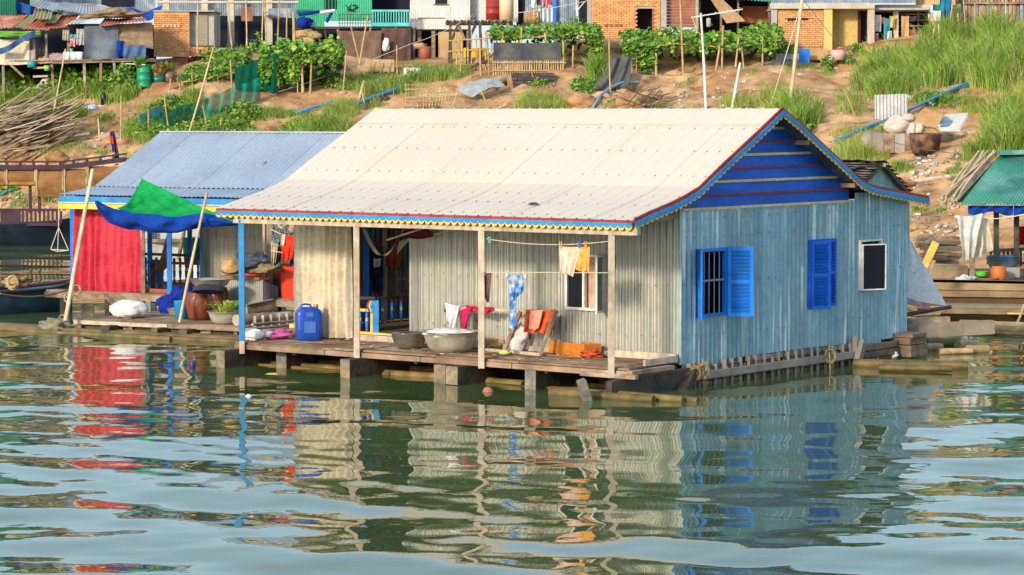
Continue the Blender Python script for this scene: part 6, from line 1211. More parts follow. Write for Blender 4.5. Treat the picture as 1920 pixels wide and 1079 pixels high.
# I -- concrete frame house with the ochre room
Y = 112.5; SI = thing('concrete_frame_house', 'two storey concrete frame house with an ochre room at the upper right', 'house', Q(1590, 105, Y)); pan('floor_beam', CONL, SI, 1444, 6, 1640, 17, Y - .1, .3); pan('floor_beam', CONL, SI, 1641, 9, 1745, 21, Y + .6, .3); cpan('upper_wall', BLUGR, SI, 1446, -90, 1716, 6.5, Y + .1); cpan('upper_wall', TANP, SI, 1717, -90, 1790, 10, Y + .8); pan('floor_slab', CONC, SI, 1446, 15, 1742, 19, Y + .25, 3.2)
bricks(SI, 1457, 18, 1543, 88, Y + .1, ((1475, 34, 1517, 41),), lim=280); pan('mortar_wall', MORT, SI, 1457, 18, 1543, 96, Y + .14, .2)
for i in range(6): piece('vent_slot', DINT, SI, Q(1479 + 6.6 * i, 37.5, Y + .11), (.1, .08, .12))
for a, b, y1 in ((1446, 1457, 92), (1544, 1561, 98), (1627, 1640, 112), (1675, 1685, 92)): pan('pillar', CONL if a > 1600 else OCHRE if a > 1500 else CONC, SI, a, 16, b, y1, Y - .02 if a < 1650 else Y + .7, .3)
pan('room_wall', OCHRE, SI, 1561, 18, 1609, 98, Y + .9, .15); pan('room_wall', OCHRE, SI, 1573, 18, 1577, 98, Y + .85, .1); pan('doorway', DINT, SI, 1606, 20, 1630, 108, Y + 1.2, .1); pan('door', mat('dark_red_door', (.10, .015, .02)), SI, 1608, 22, 1614, 104, Y + .8, .05); pan('back_wall', DINT, SI, 1630, 20, 1745, 100, Y + 3, .1); pan('floor_step', CONL, SI, 1545, 97, 1640, 104, Y + .05, 1.0); rsheet('roof_sheet', GRYR, SI, (1438, -88), (1796, -88), (1444, -118), (1790, -118), Y - .8, Y + 5)
hc = [(1641, 1652, 28, 60, LG, 'white and blue towel hung by the concrete pillar'), (1651, 1659, 32, 45, RC, 'red bag hung beside the white and blue towel'), (1657, 1669, 34, 72, cl('turquoise_cloth', (.04, .28, .38), (.03, .2, .3)), 'turquoise towel hung in the open ground floor'), (1668, 1678, 30, 52, cl('yellow_net', (.5, .4, .15), (.4, .3, .1)), 'yellow net bag hung beside the turquoise towel'), (1663, 1672, 58, 78, cl('pale_shirt', (.6, .55, .5), (.5, .4, .4)), 'pale shirt hung below the turquoise towel'), (1638, 1648, 62, 86, cl('red_check', (.5, .05, .06), (.6, .5, .5), ns=9), 'red checked shirt on the concrete pillar'), (1690, 1704, 30, 75, TANP, 'tan board leaning in the open ground floor'), (1704, 1718, 30, 40, DC, 'dark cap and bag hung at the back of the open ground floor'), (1704, 1714, 55, 68, cl('dull_red_cloth', (.4, .08, .08), (.3, .05, .05)), 'dull red cloth hung near the slatted rack'), (1714, 1721, 57, 66, cl('deep_blue_cloth', (.03, .05, .4), (.02, .04, .3)), 'deep blue cloth hung near the slatted rack'), (1740, 1750, 26, 40, cl('pink_white_cloth', (.6, .4, .45), (.6, .5, .5)), 'pinkish cloth hung at the right of the slatted rack')]
for a, b, y0, y1, m_, lb in hc: hang('cloth', m_, a, y0, b, y1, Y + .5, lb, 'cloth', 1)
SR_ = thing('slatted_rack', 'slatted wooden rack at the back of the open ground floor', 'rack', Q(1730, 85, Y + 1))
for i in range(5): pan('slat', WOOD, SR_, 1686, 26 + 11 * i, 1748, 28 + 11 * i, Y + 1.4, .05)
for px in (1700, 1722, 1742): pan('upright', WOOD, SR_, px - 2, 22, px + 2, 88, Y + 1.5, .08)
pan('crate', TANP, None, 1519, 92, 1553, 113, 110.6, .6).name = 'planter_box'; tag(bpy.data.objects['planter_box'], 'tan wooden planter box in front of the brick wall', 'box'); tub('basin', plastic('pink_basin', (.65, .38, .34)), 1571, 113, 110.6, .27, .38, 'pink laundry basin in front of the ochre room', 'basin'); tub('bowl', plastic('orange_bowl', (.7, .16, .04)), 1577, 92, 110.6, .13, .07, 'small orange bowl on the pink laundry basin', 'bowl'); tub('jug', WPL, 1557, 115, 110.3, .09, .2, 'white jug beside the pink laundry basin', 'jug', .8); tub('bucket', plastic('mint_plastic', (.3, .62, .5)), 1658, 108, 111.2, .1, .3, 'mint green bucket right of the concrete pillar', 'bucket'); tub('bucket', plastic('white_pail', (.7, .7, .68)), 1643, 108, 111.2, .1, .34, 'white pail at the foot of the concrete pillar', 'bucket')
pan('blue_board', BLUEP, None, 1497, 92, 1518, 118, 110, .05).name = 'blue_board'; tag(bpy.data.objects['blue_board'], 'bright blue board leaning in front of the brick wall', 'board')
MB().box(Q(1475, 112, 109.6), .9, .5, .22).build('metal_box', mat('grey_tin_box', (.25, .25, .27), rough=.6), None, 'low grey tin box left of the bright blue board', 'box')
# J -- wooden shacks at the upper right
SJ = thing('plank_shack', 'weathered plank and tin shack at the top right corner', 'shack', Q(1860, 70, 114)); 
for i in range(24): a = 1786 + 7 * i; pan('wall_board', (WOOD, TANP, BLUGR, CRIB)[(i * 7) % 4], SJ, a, 6 + rnd.uniform(0, 5), a + 6.4, 64, 114 + .04 * (i % 3), .05)
for i in range(24): a = 1786 + 7 * i; pan('upper_board', (WOOD, CRIB, TANP)[(i * 5) % 3], SJ, a, -70, a + 6.4, 5, 114.3 + .03 * (i % 2), .05)
pan('ledge', WOOD, SJ, 1784, 4, 1960, 8, 113.9, .2); pan('inside', DINT, SJ, 1788, -70, 1960, 64, 115, .1); rsheet('roof_sheet', RUST, SJ, (1780, -68), (1965, -68), (1784, -95), (1960, -95), 113.4, 118)
hang('blanket', cl('blue_teal_blanket', (.02, .06, .30), (.02, .22, .28), ns=2), 1762, -10, 1784, 44, 112.4, 'blue and teal blanket hung by the plank shack', 'blanket', 2, .08); hang('blanket', cl('teal_blanket', (.02, .2, .24), (.02, .14, .18)), 1749, 8, 1764, 40, 112.6, 'teal blanket left of the blue and teal one', 'blanket', 1, .06); hang('board', OFFW, 1750, 20, 1764, 40, 112.3, 'white board hung in front of the teal blanket', 'board', 0, .0); pan('green_post', mat('moss_green_paint', (.25, .28, .08), rough=.8), None, 1786, 8, 1802, 52, 113.4, .1).name = 'green_post'; tag(bpy.data.objects['green_post'], 'moss green panel at the left corner of the plank shack', 'panel')
# ------------------------------------------------------------------ grass and weeds on the bank
GR = [mat('grass_fresh', (.23, .43, .05), (.16, .34, .04), ns=3, rough=.6, trans=.35, rand=0), mat('grass_pale', (.46, .56, .13), (.36, .47, .10), ns=3, rough=.65, trans=.35, rand=0), mat('grass_deep', (.08, .20, .03), (.055, .15, .025), ns=3, rough=.6, trans=.3, rand=0), mat('grass_dry', (.42, .34, .15), (.34, .27, .12), ns=3, rough=.8, trans=.3, rand=0)]
def grass(name, ells, seed, wid=.022):
    r = random.Random(seed); P = []; M = []
    for cx, cy, rx, ry, n, h, lean, pal in ells:
        for i in range(max(1, n // 4)):
            a = r.uniform(0, 2 * pi); q = math.sqrt(r.random()); c = G(cx + rx * q * cos(a), cy + ry * q * sin(a))
            g_ = nz(c.x, c.y, .9, seed)
            if g_ < -.16 - .2 * r.random(): continue
            hh = h * r.uniform(.55, 1.1) * (1 + .55 * g_); wd = V((r.uniform(-.4, .6), r.uniform(-.6, .3), 0))
            for k in range(9):
                a = r.uniform(0, 2 * pi); d = V((cos(a), sin(a), 0)); b = c + d * r.uniform(0, .22); b.z = gzf(b.x, b.y) - .03; e = hh * r.uniform(.55, 1.1)
                d = (d + wd * .5).normalized(); le = lean * r.uniform(.4, 1.3); s = V((-d.y, d.x, 0)) * wid * r.uniform(.6, 1.2) * (.24 + .36 * h)
                s = V((1, 0, 0)) * s.length * (1 if r.random() < .7 else .5) + s * .4
                m_ = b + d * (e * le * .3) + V((0, 0, e * .62)); t_ = b + d * (e * le) + V((0, 0, e * (1 - .35 * le)))
                P += [b - s, b + s, m_ + s * .8, m_ - s * .8, t_ + s * .12, t_ - s * .12]; M.append(r.choice(pal)); 
    n = len(M); A = np.array([tuple(p) for p in P]); i = np.arange(n) * 6
    F_ = np.concatenate([np.stack([i, i + 1, i + 2, i + 3], 1), np.stack([i + 3, i + 2, i + 4, i + 5], 1)])
    o = link(name, np_mesh(name, A, F_, GR, np.concatenate([M, M])), (0, 0, 0), kind='stuff'); return o
P0_, P1_, P2_ = (0, 0, 1, 0, 1, 1, 2, 3), (0, 1, 1, 3, 1), (0, 2, 2, 0, 1)
grass('tall_grass', [(1720, 140, 100, 30, 2400, 1.15, .55, P0_), (1840, 95, 90, 35, 2600, 1.2, .5, P0_), (1870, 140, 70, 30, 1300, 1.1, .55, P0_), (1680, 175, 60, 18, 900, .9, .6, P0_), (1640, 165, 40, 20, 700, .95, .6, P0_), (1490, 225, 45, 22, 1200, 1.0, .6, P0_), (1450, 200, 30, 18, 400, .8, .6, P1_), (1885, 260, 45, 32, 1500, 1.15, .6, P0_), (1830, 290, 25, 14, 450, .9, .6, P0_), (1905, 190, 30, 20, 500, .9, .6, P1_), (1590, 200, 30, 14, 300, .6, .7, P1_), (1790, 85, 70, 18, 900, 1.1, .5, P0_), (1600, 292, 28, 10, 400, .75, .6, P1_), (1125, 135, 14, 12, 260, 1.3, .45, P0_), (1120, 150, 20, 12, 260, 1.0, .5, P2_)], 4)
grass('grass', [(55, 205, 60, 22, 1500, .75, .6, P0_), (20, 170, 30, 14, 500, .8, .6, P0_), (160, 172, 50, 14, 1100, .7, .6, P0_), (215, 180, 40, 14, 800, .6, .6, P0_), (140, 215, 22, 8, 300, .5, .7, P0_), (200, 222, 16, 5, 120, .3, .8, P0_), (270, 245, 40, 20, 700, .45, .7, P0_), (300, 215, 30, 22, 500, .5, .7, P1_), (380, 235, 70, 22, 1000, .4, .7, P0_), (340, 185, 40, 14, 500, .45, .6, P0_), (520, 215, 40, 8, 500, .3, .7, P0_), (600, 245, 60, 16, 1500, .55, .65, P0_), (640, 215, 30, 12, 500, .5, .7, P1_), (700, 165, 70, 16, 1200, .5, .65, P0_), (670, 195, 40, 12, 600, .5, .7, P1_), (800, 145, 40, 10, 700, .55, .6, P0_), (850, 140, 30, 8, 300, .45, .6, P0_), (1015, 200, 45, 14, 900, .5, .7, P1_), (1100, 170, 25, 12, 300, .4, .7, P2_), (1230, 200, 20, 6, 120, .25, .7, P0_), (1385, 195, 35, 10, 350, .4, .7, P1_), (1600, 250, 70, 12, 300, .35, .8, P1_), (1690, 240, 40, 8, 350, .3, .8, P0_), (1745, 190, 40, 10, 500, .4, .7, P0_), (1820, 200, 30, 12, 400, .4, .7, P1_), (1600, 300, 70, 10, 500, .4, .7, P1_), (1700, 315, 30, 8, 300, .35, .8, P0_), (1740, 395, 30, 6, 250, .3, .8, P0_), (1760, 415, 25, 6, 180, .3, .8, P0_), (1790, 330, 12, 8, 120, .3, .8, P0_), (130, 275, 40, 8, 260, .25, .8, P0_), (180, 290, 30, 6, 150, .25, .8, P0_), (90, 285, 30, 6, 160, .25, .8, P1_), (300, 265, 50, 8, 400, .35, .7, P0_), (100, 370, 20, 8, 160, .3, .8, P0_), (40, 380, 20, 6, 100, .3, .8, P0_), (85, 372, 12, 6, 120, .25, .8, P2_), (1500, 130, 40, 6, 160, .25, .8, P1_), (1555, 135, 12, 8, 120, .3, .7, P0_), (470, 145, 30, 12, 400, .5, .6, P0_), (440, 100, 30, 20, 500, .6, .6, P2_)] + [(rnd.uniform(0, 1920), rnd.uniform(130, 330), 22, 7, 60, .22, .8, P1_) for i in range(70)], 5, .026)
# leafy weeds: many small leaves in loose mounds
LV = [LEAF1, LEAF2, LEAF3, mat('leaf_mid_green', (.19, .36, .05), (.13, .27, .04), ns=4, rough=.55, trans=.3)]
def leafmesh(pts, sizes, seed, pal=(0, 1, 2, 3, 0, 3), up=.6):
    r = np.random.RandomState(seed); n = len(pts); C = np.array([tuple(p) for p in pts]); S = np.array(sizes)[:, None]
    N_ = r.normal(size=(n, 3)) * (1 - up) + np.array([0, -.35, 1]) * up; N_ /= np.linalg.norm(N_, axis=1)[:, None]
    T_ = r.normal(size=(n, 3)); T_ -= N_ * (T_ * N_).sum(1)[:, None]; T_ /= np.linalg.norm(T_, axis=1)[:, None]; B_ = np.cross(N_, T_)
    q = [C - T_ * S * .55, C + B_ * S * .5 - T_ * S * .15 + N_ * S * .14, C + B_ * S * .3 + T_ * S * .35 + N_ * S * .08, C + T_ * S * .62 - N_ * S * .1, C - B_ * S * .3 + T_ * S * .35 + N_ * S * .08, C - B_ * S * .5 - T_ * S * .15 + N_ * S * .14]
    A = np.stack(q, 1).reshape(-1, 3); i = np.arange(n) * 6
    return A, np.concatenate([np.stack([i, i + 1, i + 2, i + 3], 1), np.stack([i, i + 3, i + 4, i + 5], 1)]), np.tile(r.choice(pal, n), 2)
def weeds(name, ells, seed):
    r = random.Random(seed); pts = []; sz = []
    for cx, cy, rx, ry, n, h, s in ells:
        for i in range(n):
            a = r.uniform(0, 2 * pi); q = math.sqrt(r.random()); p = G(cx + rx * q * cos(a), cy + ry * q * sin(a)); f = (1 - q * q * .8)
            pts.append(p + V((r.uniform(-.1, .1), r.uniform(-.3, .1), h * f * r.random() ** .6 * (1 + .5 * nz(p.x, p.y, 1.5, 3))))); sz.append(s * r.uniform(.6, 1.3))
    A, F_, M = leafmesh(pts, sz, seed); return link(name, np_mesh(name, A, F_, LV, M), (0, 0, 0), kind='stuff')
weeds('weeds', [(150, 168, 70, 12, 1300, .8, .13), (225, 160, 40, 12, 700, .7, .13), (30, 165, 40, 10, 500, .7, .12), (320, 205, 40, 16, 500, .45, .11), (455, 215, 40, 16, 600, .4, .11), (300, 255, 60, 8, 500, .4, .11), (640, 160, 30, 10, 250, .4, .1), (480, 90, 20, 14, 350, .7, .12), (400, 110, 40, 8, 350, .5, .12), (175, 160, 55, 16, 900, .7, .12), (120, 150, 30, 10, 300, .6, .12), (235, 165, 30, 14, 400, .6, .12), (60, 190, 50, 14, 500, .5, .11), (275, 240, 30, 16, 350, .4, .11), (350, 225, 60, 22, 800, .35, .11), (420, 245, 60, 16, 700, .3, .11), (440, 130, 40, 20, 500, .5, .13), (470, 75, 14, 26, 350, .9, .12), (505, 60, 12, 20, 160, .7, .11), (600, 150, 40, 14, 350, .4, .12), (1095, 165, 26, 14, 300, .4, .11), (1010, 160, 20, 6, 120, .3, .1), (1470, 60, 30, 10, 300, .8, .14), (1465, 100, 30, 8, 250, .4, .13), (1550, 128, 10, 12, 140, .45, .12), (1590, 118, 16, 5, 110, .3, .12), (1605, 100, 14, 6, 140, .4, .12), (1500, 245, 25, 10, 200, .4, .12), (300, 140, 30, 8, 160, .3, .1), (560, 245, 40, 10, 260, .3, .1), (1760, 190, 50, 12, 300, .3, .1), (20, 360, 20, 8, 120, .3, .1)], 9)
# ------------------------------------------------------------------ vine trellises
def trellis(label, top, Y, depth, h, n, posts, seed, leaf=.15, drape=(), gourds=(), bars=True, thick=.22):
    """top = pixel polyline of the front edge; the leafy mat runs back by depth and up by h"""
    r = random.Random(seed); T = thing('vine_trellis', label, 'trellis', Q(*top[len(top) // 2], Y) + V((0, 0, -1.5)))
    E = [Q(x, y, Y) for x, y in top]
    def edge(a):
        x = a * (len(E) - 1); i = min(int(x), len(E) - 2); return lerp(E[i], E[i + 1], x - i)
    pts = []; sz = []
    for i in range(n):
        a, b = r.random(), r.random(); p = edge(a) + V((0, depth * b, h * b)) + V((0, 0, r.gauss(0, thick * .45) + .14 * nz(a * 9, b * 3, 1, seed) * 2)); 
        if nz(a * 14, b * 5, 1, seed + 3) > .42: continue
        pts.append(p + V((r.uniform(-.06, .06), r.uniform(-.08, .08), 0))); sz.append(leaf * r.uniform(.55, 1.25))
    for a0, a1, l, k in drape:
        for i in range(k):
            a = r.uniform(a0, a1); f = r.random() ** 1.3; p = edge(a) + V((0, r.uniform(-.15, .35), -l * f * (.6 + .5 * nz(a * 30, 1, 1, seed)))); pts.append(p); sz.append(leaf * r.uniform(.6, 1.2))
    bp_ = []; 
    for i in range(int(n * .16)):
        a = r.random(); bp_.append(edge(a) + V((0, depth * r.uniform(.7, 1), h * .8 - 1.5 * r.random())))
    A, F_, M = leafmesh(bp_, [leaf * r.uniform(.8, 1.5) for q in bp_], seed + 50, (2,), .3); link('vine_shade_backdrop', np_mesh('vine_shade_backdrop', A - np.array(E[0]), F_, LV, M), E[0], T, kind='stuff')  # deep green leaf backdrop added to darken the space under the mat
    A, F_, M = leafmesh(pts, sz, seed, up=.62); o = np_mesh('vine_foliage', A - np.array(E[0]), F_, LV, M); link('vine_foliage', o, E[0], T, kind='stuff')
    for px0, py0, px1, py1, rr_ in posts: p = Q(px0, py0, Y - .05); q = Q(px1, py1, Y - .05); pole('post', BAMB, T, p - V((0, 0, .3)), q, rr_, bend=.012, n=6)
    if bars:
        for k in range(4): MB().tube([e + V((0, depth * k / 3, h * k / 3 - .08 + .03 * sin(i * 3 + k))) for i, e in enumerate([edge(j / 10) for j in range(11)])], .03, 5).build('cross_pole', BAMB, T)
        for k in range(9): e = edge(k / 8); pole('cross_pole', BAMB, T, e + V((0, -.1, -.06)), e + V((0, depth, h - .04)), .02, n=5)
    for px, py, l, ye in gourds: MB().lathe([(0, -l), (.05, -l * .9), (.06, -l * .5), (.04, -l * .1), (.0, 0)], Q(px, py, Y - .1), 8).build('gourd', LEAF2 if not ye else mat('yellow_gourd', (.5, .5, .1)), T)
trellis('low sloping vine trellis left of the climbing gourd bower', [(335, 152), (380, 145), (420, 138), (450, 130)], 106.5, 2.4, .55, 1500, [(313, 235, 320, 148, .05), (338, 190, 337, 155, .035), (365, 195, 360, 140, .04), (390, 175, 386, 142, .04), (412, 168, 408, 140, .03)], 1, .13, ((0, 1, .3, 200),))
trellis('climbing gourd bower with broad hanging leaves', [(486, 115), (530, 108), (580, 106), (640, 102)], 106.0, 1.5, .35, 2000, [(515, 212, 514, 150, .05), (519, 212, 517, 170, .04), (578, 205, 584, 112, .05), (557, 250, 557, 130, .03), (568, 160, 566, 112, .06), (640, 190, 650, 95, .03)], 2, .2, ((0, .55, 1.4, 1300), (.5, 1, .5, 350)), ((550, 118, .32, 0), (522, 150, .25, 0), (545, 112, .2, 1)), True, .4)
trellis('bean trellis above the dark mesh pen in the middle of the bank', [(918, 65), (960, 68), (1000, 66), (1050, 63), (1095, 60), (1130, 70)], 108.5, 2.2, .30, 1400, [(865, 160, 860, 70, .04), (905, 178, 900, 75, .04), (947, 165, 943, 60, .05), (974, 140, 978, 52, .05), (1032, 138, 1022, 62, .05), (918, 180, 912, 60, .04), (1058, 140, 1055, 75, .045), (1075, 140, 1075, 85, .05)], 3, .17, ((.5, 1, .5, 400), (0, .4, .2, 160), (.86, 1, 1.5, 400)), ((1056, 78, .55, 0), (970, 75, .2, 1), (945, 74, .2, 1)))
trellis('long bushy vine trellis below the two storey brick house', [(1168, 82), (1220, 83), (1280, 78), (1330, 84), (1375, 86), (1420, 78), (1470, 70)], 108.5, 2.6, .42, 2900, [(1187, 168, 1182, 85, .045), (1196, 170, 1193, 95, .04), (1232, 165, 1230, 100, .06), (1250, 168, 1252, 140, .05), (1262, 165, 1270, 130, .04), (1283, 165, 1275, -10, .05), (1332, 172, 1350, 85, .06), (1355, 172, 1356, 48, .05), (1372, 165, 1385, 70, .05), (1400, 150, 1390, 80, .04), (1428, 138, 1430, 70, .05)], 4, .18, ((0, .2, 1.1, 420), (.2, .5, .6, 160), (.5, 1, .3, 220), (.05, .18, 1.8, 220), (.84, .95, 1.1, 120)), (), True, .26)
# ------------------------------------------------------------------ nets, fences and tarpaulins on the slope
GN = mat('green_netting', (.01, .24, .14), (.02, .16, .08), ns=1.2, rough=.95, spec=.05, trans=.35, alpha=.72); 
def net_q(p00, p10, p01, p11, Y0, Y1, f=5, amp=.1): 
    Y0, Y1 = G(*p01).y - .25, G(*p11).y - .25; a, b, c, d = Q(*p00, Y0), Q(*p10, Y1), Q(*p01, Y0), Q(*p11, Y1)
    return lambda u, v: lerp(lerp(a, b, u), lerp(c, d, u), v) + V((0, amp * sin(u * f * 6.28 + v * 2), .08 * nz(u * 8, v * 3, 1, 6)))
MB().grid(net_q((300, 212), (392, 185), (290, 248), (385, 222), 104, 105.2), 20, 6).build('netting', GN, None, 'dark green netting fence sagging below the low vine trellis', 'netting')
MB().grid(net_q((385, 185), (490, 145), (382, 228), (488, 190), 105.0, 106.2), 24, 6).build('netting', mat('teal_netting', (.012, .28, .19), (.01, .2, .14), ns=2, rough=.95, spec=.05, alpha=.75), None, 'teal green netting stretched from the low trellis to the gourd bower', 'netting'); MB().grid(net_q((440, 128), (520, 100), (440, 165), (520, 175), 107, 107.6), 16, 6).build('netting', cl('deep_green_netting', (.005, .13, .08), (.01, .1, .07), tr=.4), None, 'deep green netting hung behind the gourd bower', 'netting')
MB().grid(net_q((262, 216), (304, 196), (258, 240), (300, 220), 103.2, 104), 10, 4).build('netting', TURQ, None, 'short turquoise strip of netting at the left end of the net fence', 'netting')
rope('wire', TWINE, None, Q(300, 235, 103.5), Q(770, 83, 109), .014, .2, 'pale wire running up the slope over the net fence', 'wire'); rope('wire', TWINE, None, Q(770, 83, 109), Q(885, 30, 112), .014, .1, 'pale wire continuing up to the dark stick roof', 'wire')
hang('tarpaulin', BLKT, 925, 80, 1052, 115, 108.3, 'dark mesh sheet on the front of the bean trellis pen', 'tarpaulin', 3, .05)
PF_ = thing('bamboo_fence', 'low bamboo stick fence under the dark mesh sheet', 'fence', Q(990, 145, 108.2))
for i in range(30): strip('stick', BAMB, PF_, Q(925 + 4.5 * i, 142 + (2 if i > 20 else 0), 108.15), Q(925 + 4.5 * i + rnd.uniform(-1, 1), 114, 108.15), .045, .03)
for y in (118, 133): strip('fence_rail', BAMB, PF_, Q(922, y, 108.1), Q(1062, y, 108.1), .05, .04)
MB().grid(lambda a, b: lerp(lerp(Q(1140, 112, 107.2), Q(1187, 104, 107.2), a), lerp(Q(1108, 172, 106.2), Q(1178, 162, 106.4), a), b) + V((0, .12 * sin(a * 14 + b * 3), -.25 * sin(pi * b) * sin(pi * a))), 26, 16).build('tarpaulin', BLKT, None, 'crumpled black tarpaulin slumped beside the long vine trellis', 'tarpaulin')
SW = thing('stone_stack', 'dark pile of flat stones and timber below the bamboo fence', 'pile', Q(1000, 165, 107)); dk = mat('dark_stone', (.05, .045, .06), (.09, .07, .07), ns=2, rough=.9, rand=.2)
for i in range(8):
    for k in range(4): piece('slab', dk, SW, Q(968 + 9.5 * i - 1.5 * k * (i < 4), 163 - 7.5 * k, 107.0 + .06 * k), (.2, .5, .14), rotz(rnd.uniform(-.08, .08)))
pan('side_earth', EARTH, None, 951, 140, 966, 172, 107.2, .6).name = 'earth_step'; tag(bpy.data.objects['earth_step'], 'small earth step left of the dark stone pile', 'earth')
WF = thing('woven_fence', 'grid of woven sticks standing at the roof ridge in mid bank', 'fence', Q(800, 200, 103.5))
for i in range(17): pole('stick', BAMB, WF, Q(760 + 5.6 * i, 205 - .4 * i, 103.5), Q(761 + 6.2 * i + rnd.uniform(-2, 2), 155 + rnd.uniform(-1, 3), 103.8), .016, n=5)
for k in range(6): pole('stick', BAMB, WF, Q(757, 160 + 8 * k, 103.45), Q(850, 158 + 7.5 * k, 103.7), .018, n=5, bend=.01)
CG = thing('stick_cage', 'tall cage of thin bamboo uprights below the dark stick roof', 'fence', Q(880, 140, 110.5))
for i in range(13): pole('stick', BAMB if i % 3 else DARKW, CG, Q(848 + 9 * i, 150, 110.5), Q(845 + 9.5 * i + rnd.uniform(-4, 4), 62 + rnd.uniform(-4, 10), 110.6), .03, n=5)
for y in (75, 95, 122): pole('stick', BAMB, CG, Q(840, y + 2, 110.4), Q(965, y - 6, 110.4), .028, n=5)
pole('stick', DARKW, CG, Q(845, 142, 110.3), Q(918, 112, 110.3), .09, n=6)
GF = thing('garden_fence', 'crooked stick fence below the gourd bower', 'fence', Q(640, 165, 107.5))
for i in range(20): pole('stick', BAMB, GF, Q(590 + 4 * i, 178 - .2 * i, 107.5), Q(592 + 4 * i + rnd.uniform(-2, 2), 150 - i * .6, 107.5), .022, n=5)
for y in (158, 170): pole('stick', BAMB, GF, Q(588, y, 107.4), Q(672, y - 6, 107.4), .022, n=5)
WC = thing('firewood_stack', 'neat stack of tan split wood right of the gourd bower', 'pile', Q(712, 135, 110)); 
for k in range(7): strip('split_log', TANP if k % 2 else BAMB, WC, Q(684, 133 - 3.2 * k, 110 + .05 * k), Q(739, 133 - 3.2 * k, 110 + .05 * k), .3, .075)
for px in (697, 714, 728): pole('stick', BAMB, WC, Q(px, 138, 109.7), Q(px - 3, 111, 109.8), .03, n=5)
for i in range(3): MB().box(Q(762 + 11 * i, 141, 109.5), .2, .35, .28).build('foam_box', WHITEP, None, ('left white foam box beside the firewood stack', 'middle white foam box beside the firewood stack', 'right white foam box beside the firewood stack')[i], 'box', 'white foam boxes')
MB().grid(lambda a, b: lerp(lerp(Q(853, 168, 105.5), Q(935, 148, 106.5), a), lerp(Q(885, 183, 105), Q(950, 165, 106), a), b) + V((0, 0, .15 * sin(pi * a) + .05 * nz(a * 9, b * 9, 1, 3))), 14, 6).build('tarpaulin', cl('grey_sheet_cloth', (.40, .42, .44), (.28, .28, .28)), None, 'grey plastic sheet thrown over a log in mid bank', 'tarpaulin'); pole('log', WOOD, None, G(880, 176) + V((0, 0, .2)), G(955, 158) + V((0, 0, .25)), .22, 'grey brush log partly under the grey plastic sheet', 'log', n=9)
PIPE = plastic('blue_pipe', (.03, .24, .45), .4)
def pipe(pts, r, label, m=PIPE): MB().tube([G(*p) + V((0, 0, .12 + .04 * (i % 2))) for i, p in enumerate(pts)], r, 7).build('pipe', m, None, label, 'pipe', 'blue water pipes on the bank')
pipe([(555, 218), (580, 212), (605, 203), (622, 198)], .06, 'blue pipe lying across the grass above the blue grey roof'); pipe([(660, 205), (700, 190), (730, 178), (758, 168)], .07, 'blue pipe running up to the woven stick fence'); pipe([(664, 166), (690, 164), (718, 157)], .09, 'thick blue pipe in the grass below the firewood stack'); pipe([(752, 152), (785, 146), (830, 138)], .06, 'blue pipe beside the white foam boxes'); pipe([(540, 170), (560, 167), (575, 163)], .05, 'short blue pipe under the gourd bower')
pipe([(1112, 208), (1125, 188), (1142, 172), (1165, 163), (1195, 160)], .06, 'pale blue hose curving over the mound by the black tarpaulin', plastic('pale_blue_hose', (.22, .36, .42))); pipe([(1565, 272), (1630, 245), (1675, 228), (1740, 198), (1800, 168), (1860, 146), (1925, 128)], .055, 'long blue pipe running up the right hand slope'); pipe([(1740, 200), (1772, 184), (1815, 166)], .045, 'second blue pipe beside the long one')
pipe([(0, 372), (14, 366), (26, 362)], .05, 'blue pipe end at the far left below the covered boat')
# heaps of timber and brush
def heap(name, piece_name, label, cat, n, box, seed, m=WOOD, r=.05, L_=(1.2, 3.2), ang=(-.5, .9), base=None):
    T = thing(name, label, cat, G((box[0] + box[2]) / 2, box[3])); q = random.Random(seed)
    for i in range(n):
        x, y = q.uniform(box[0], box[2]), q.uniform(box[1], box[3]); p = G(x, max(y, box[3] - 12) if base is None else base); p = Q(x, y, p.y - q.uniform(0, .6)); a = q.uniform(*ang); l = q.uniform(*L_) / 2; d = V((cos(a), q.uniform(-.25, .25), sin(a) * .8)) * l
        if i % 3 == 0 and r > .03: MB().tube([p - d, p + V((0, 0, q.uniform(-.05, .05))), p + d], r * q.uniform(.6, 1), 6).build(piece_name, m, T)
        else: strip(piece_name, (WOOD, CRIB, PALEW, DECK)[i % 4] if m is WOOD else m, T, p - d, p + d, r * q.uniform(2, 3.8), r * q.uniform(.5, .9))
heap('driftwood_heap', 'plank', 'big heap of grey planks and branches at the left of the bank', 'wood pile', 90, (0, 195, 112, 278), 2, r=.05, ang=(.1, .75), L_=(1.4, 3.6)); heap('brush_heap', 'branch', 'small heap of dry branches behind the ridge of the cream roof', 'brush', 34, (1175, 172, 1235, 200), 3, DARKW, .022, (.8, 2.0), (-.5, 1.0))
TBR = thing('timber_stack', 'stack of long grey timbers under the long vine trellis', 'timber stack', G(1390, 165))
for i in range(9): pole('timber', CRIB, TBR, Q(1300 + 8 * i, 168 - 1 * i, 107.6 + .1 * i), Q(1435 + 6 * i, 122 - 2 * i + (i % 3) * 5, 109.2 + .05 * i), .11, n=7, taper=.9)
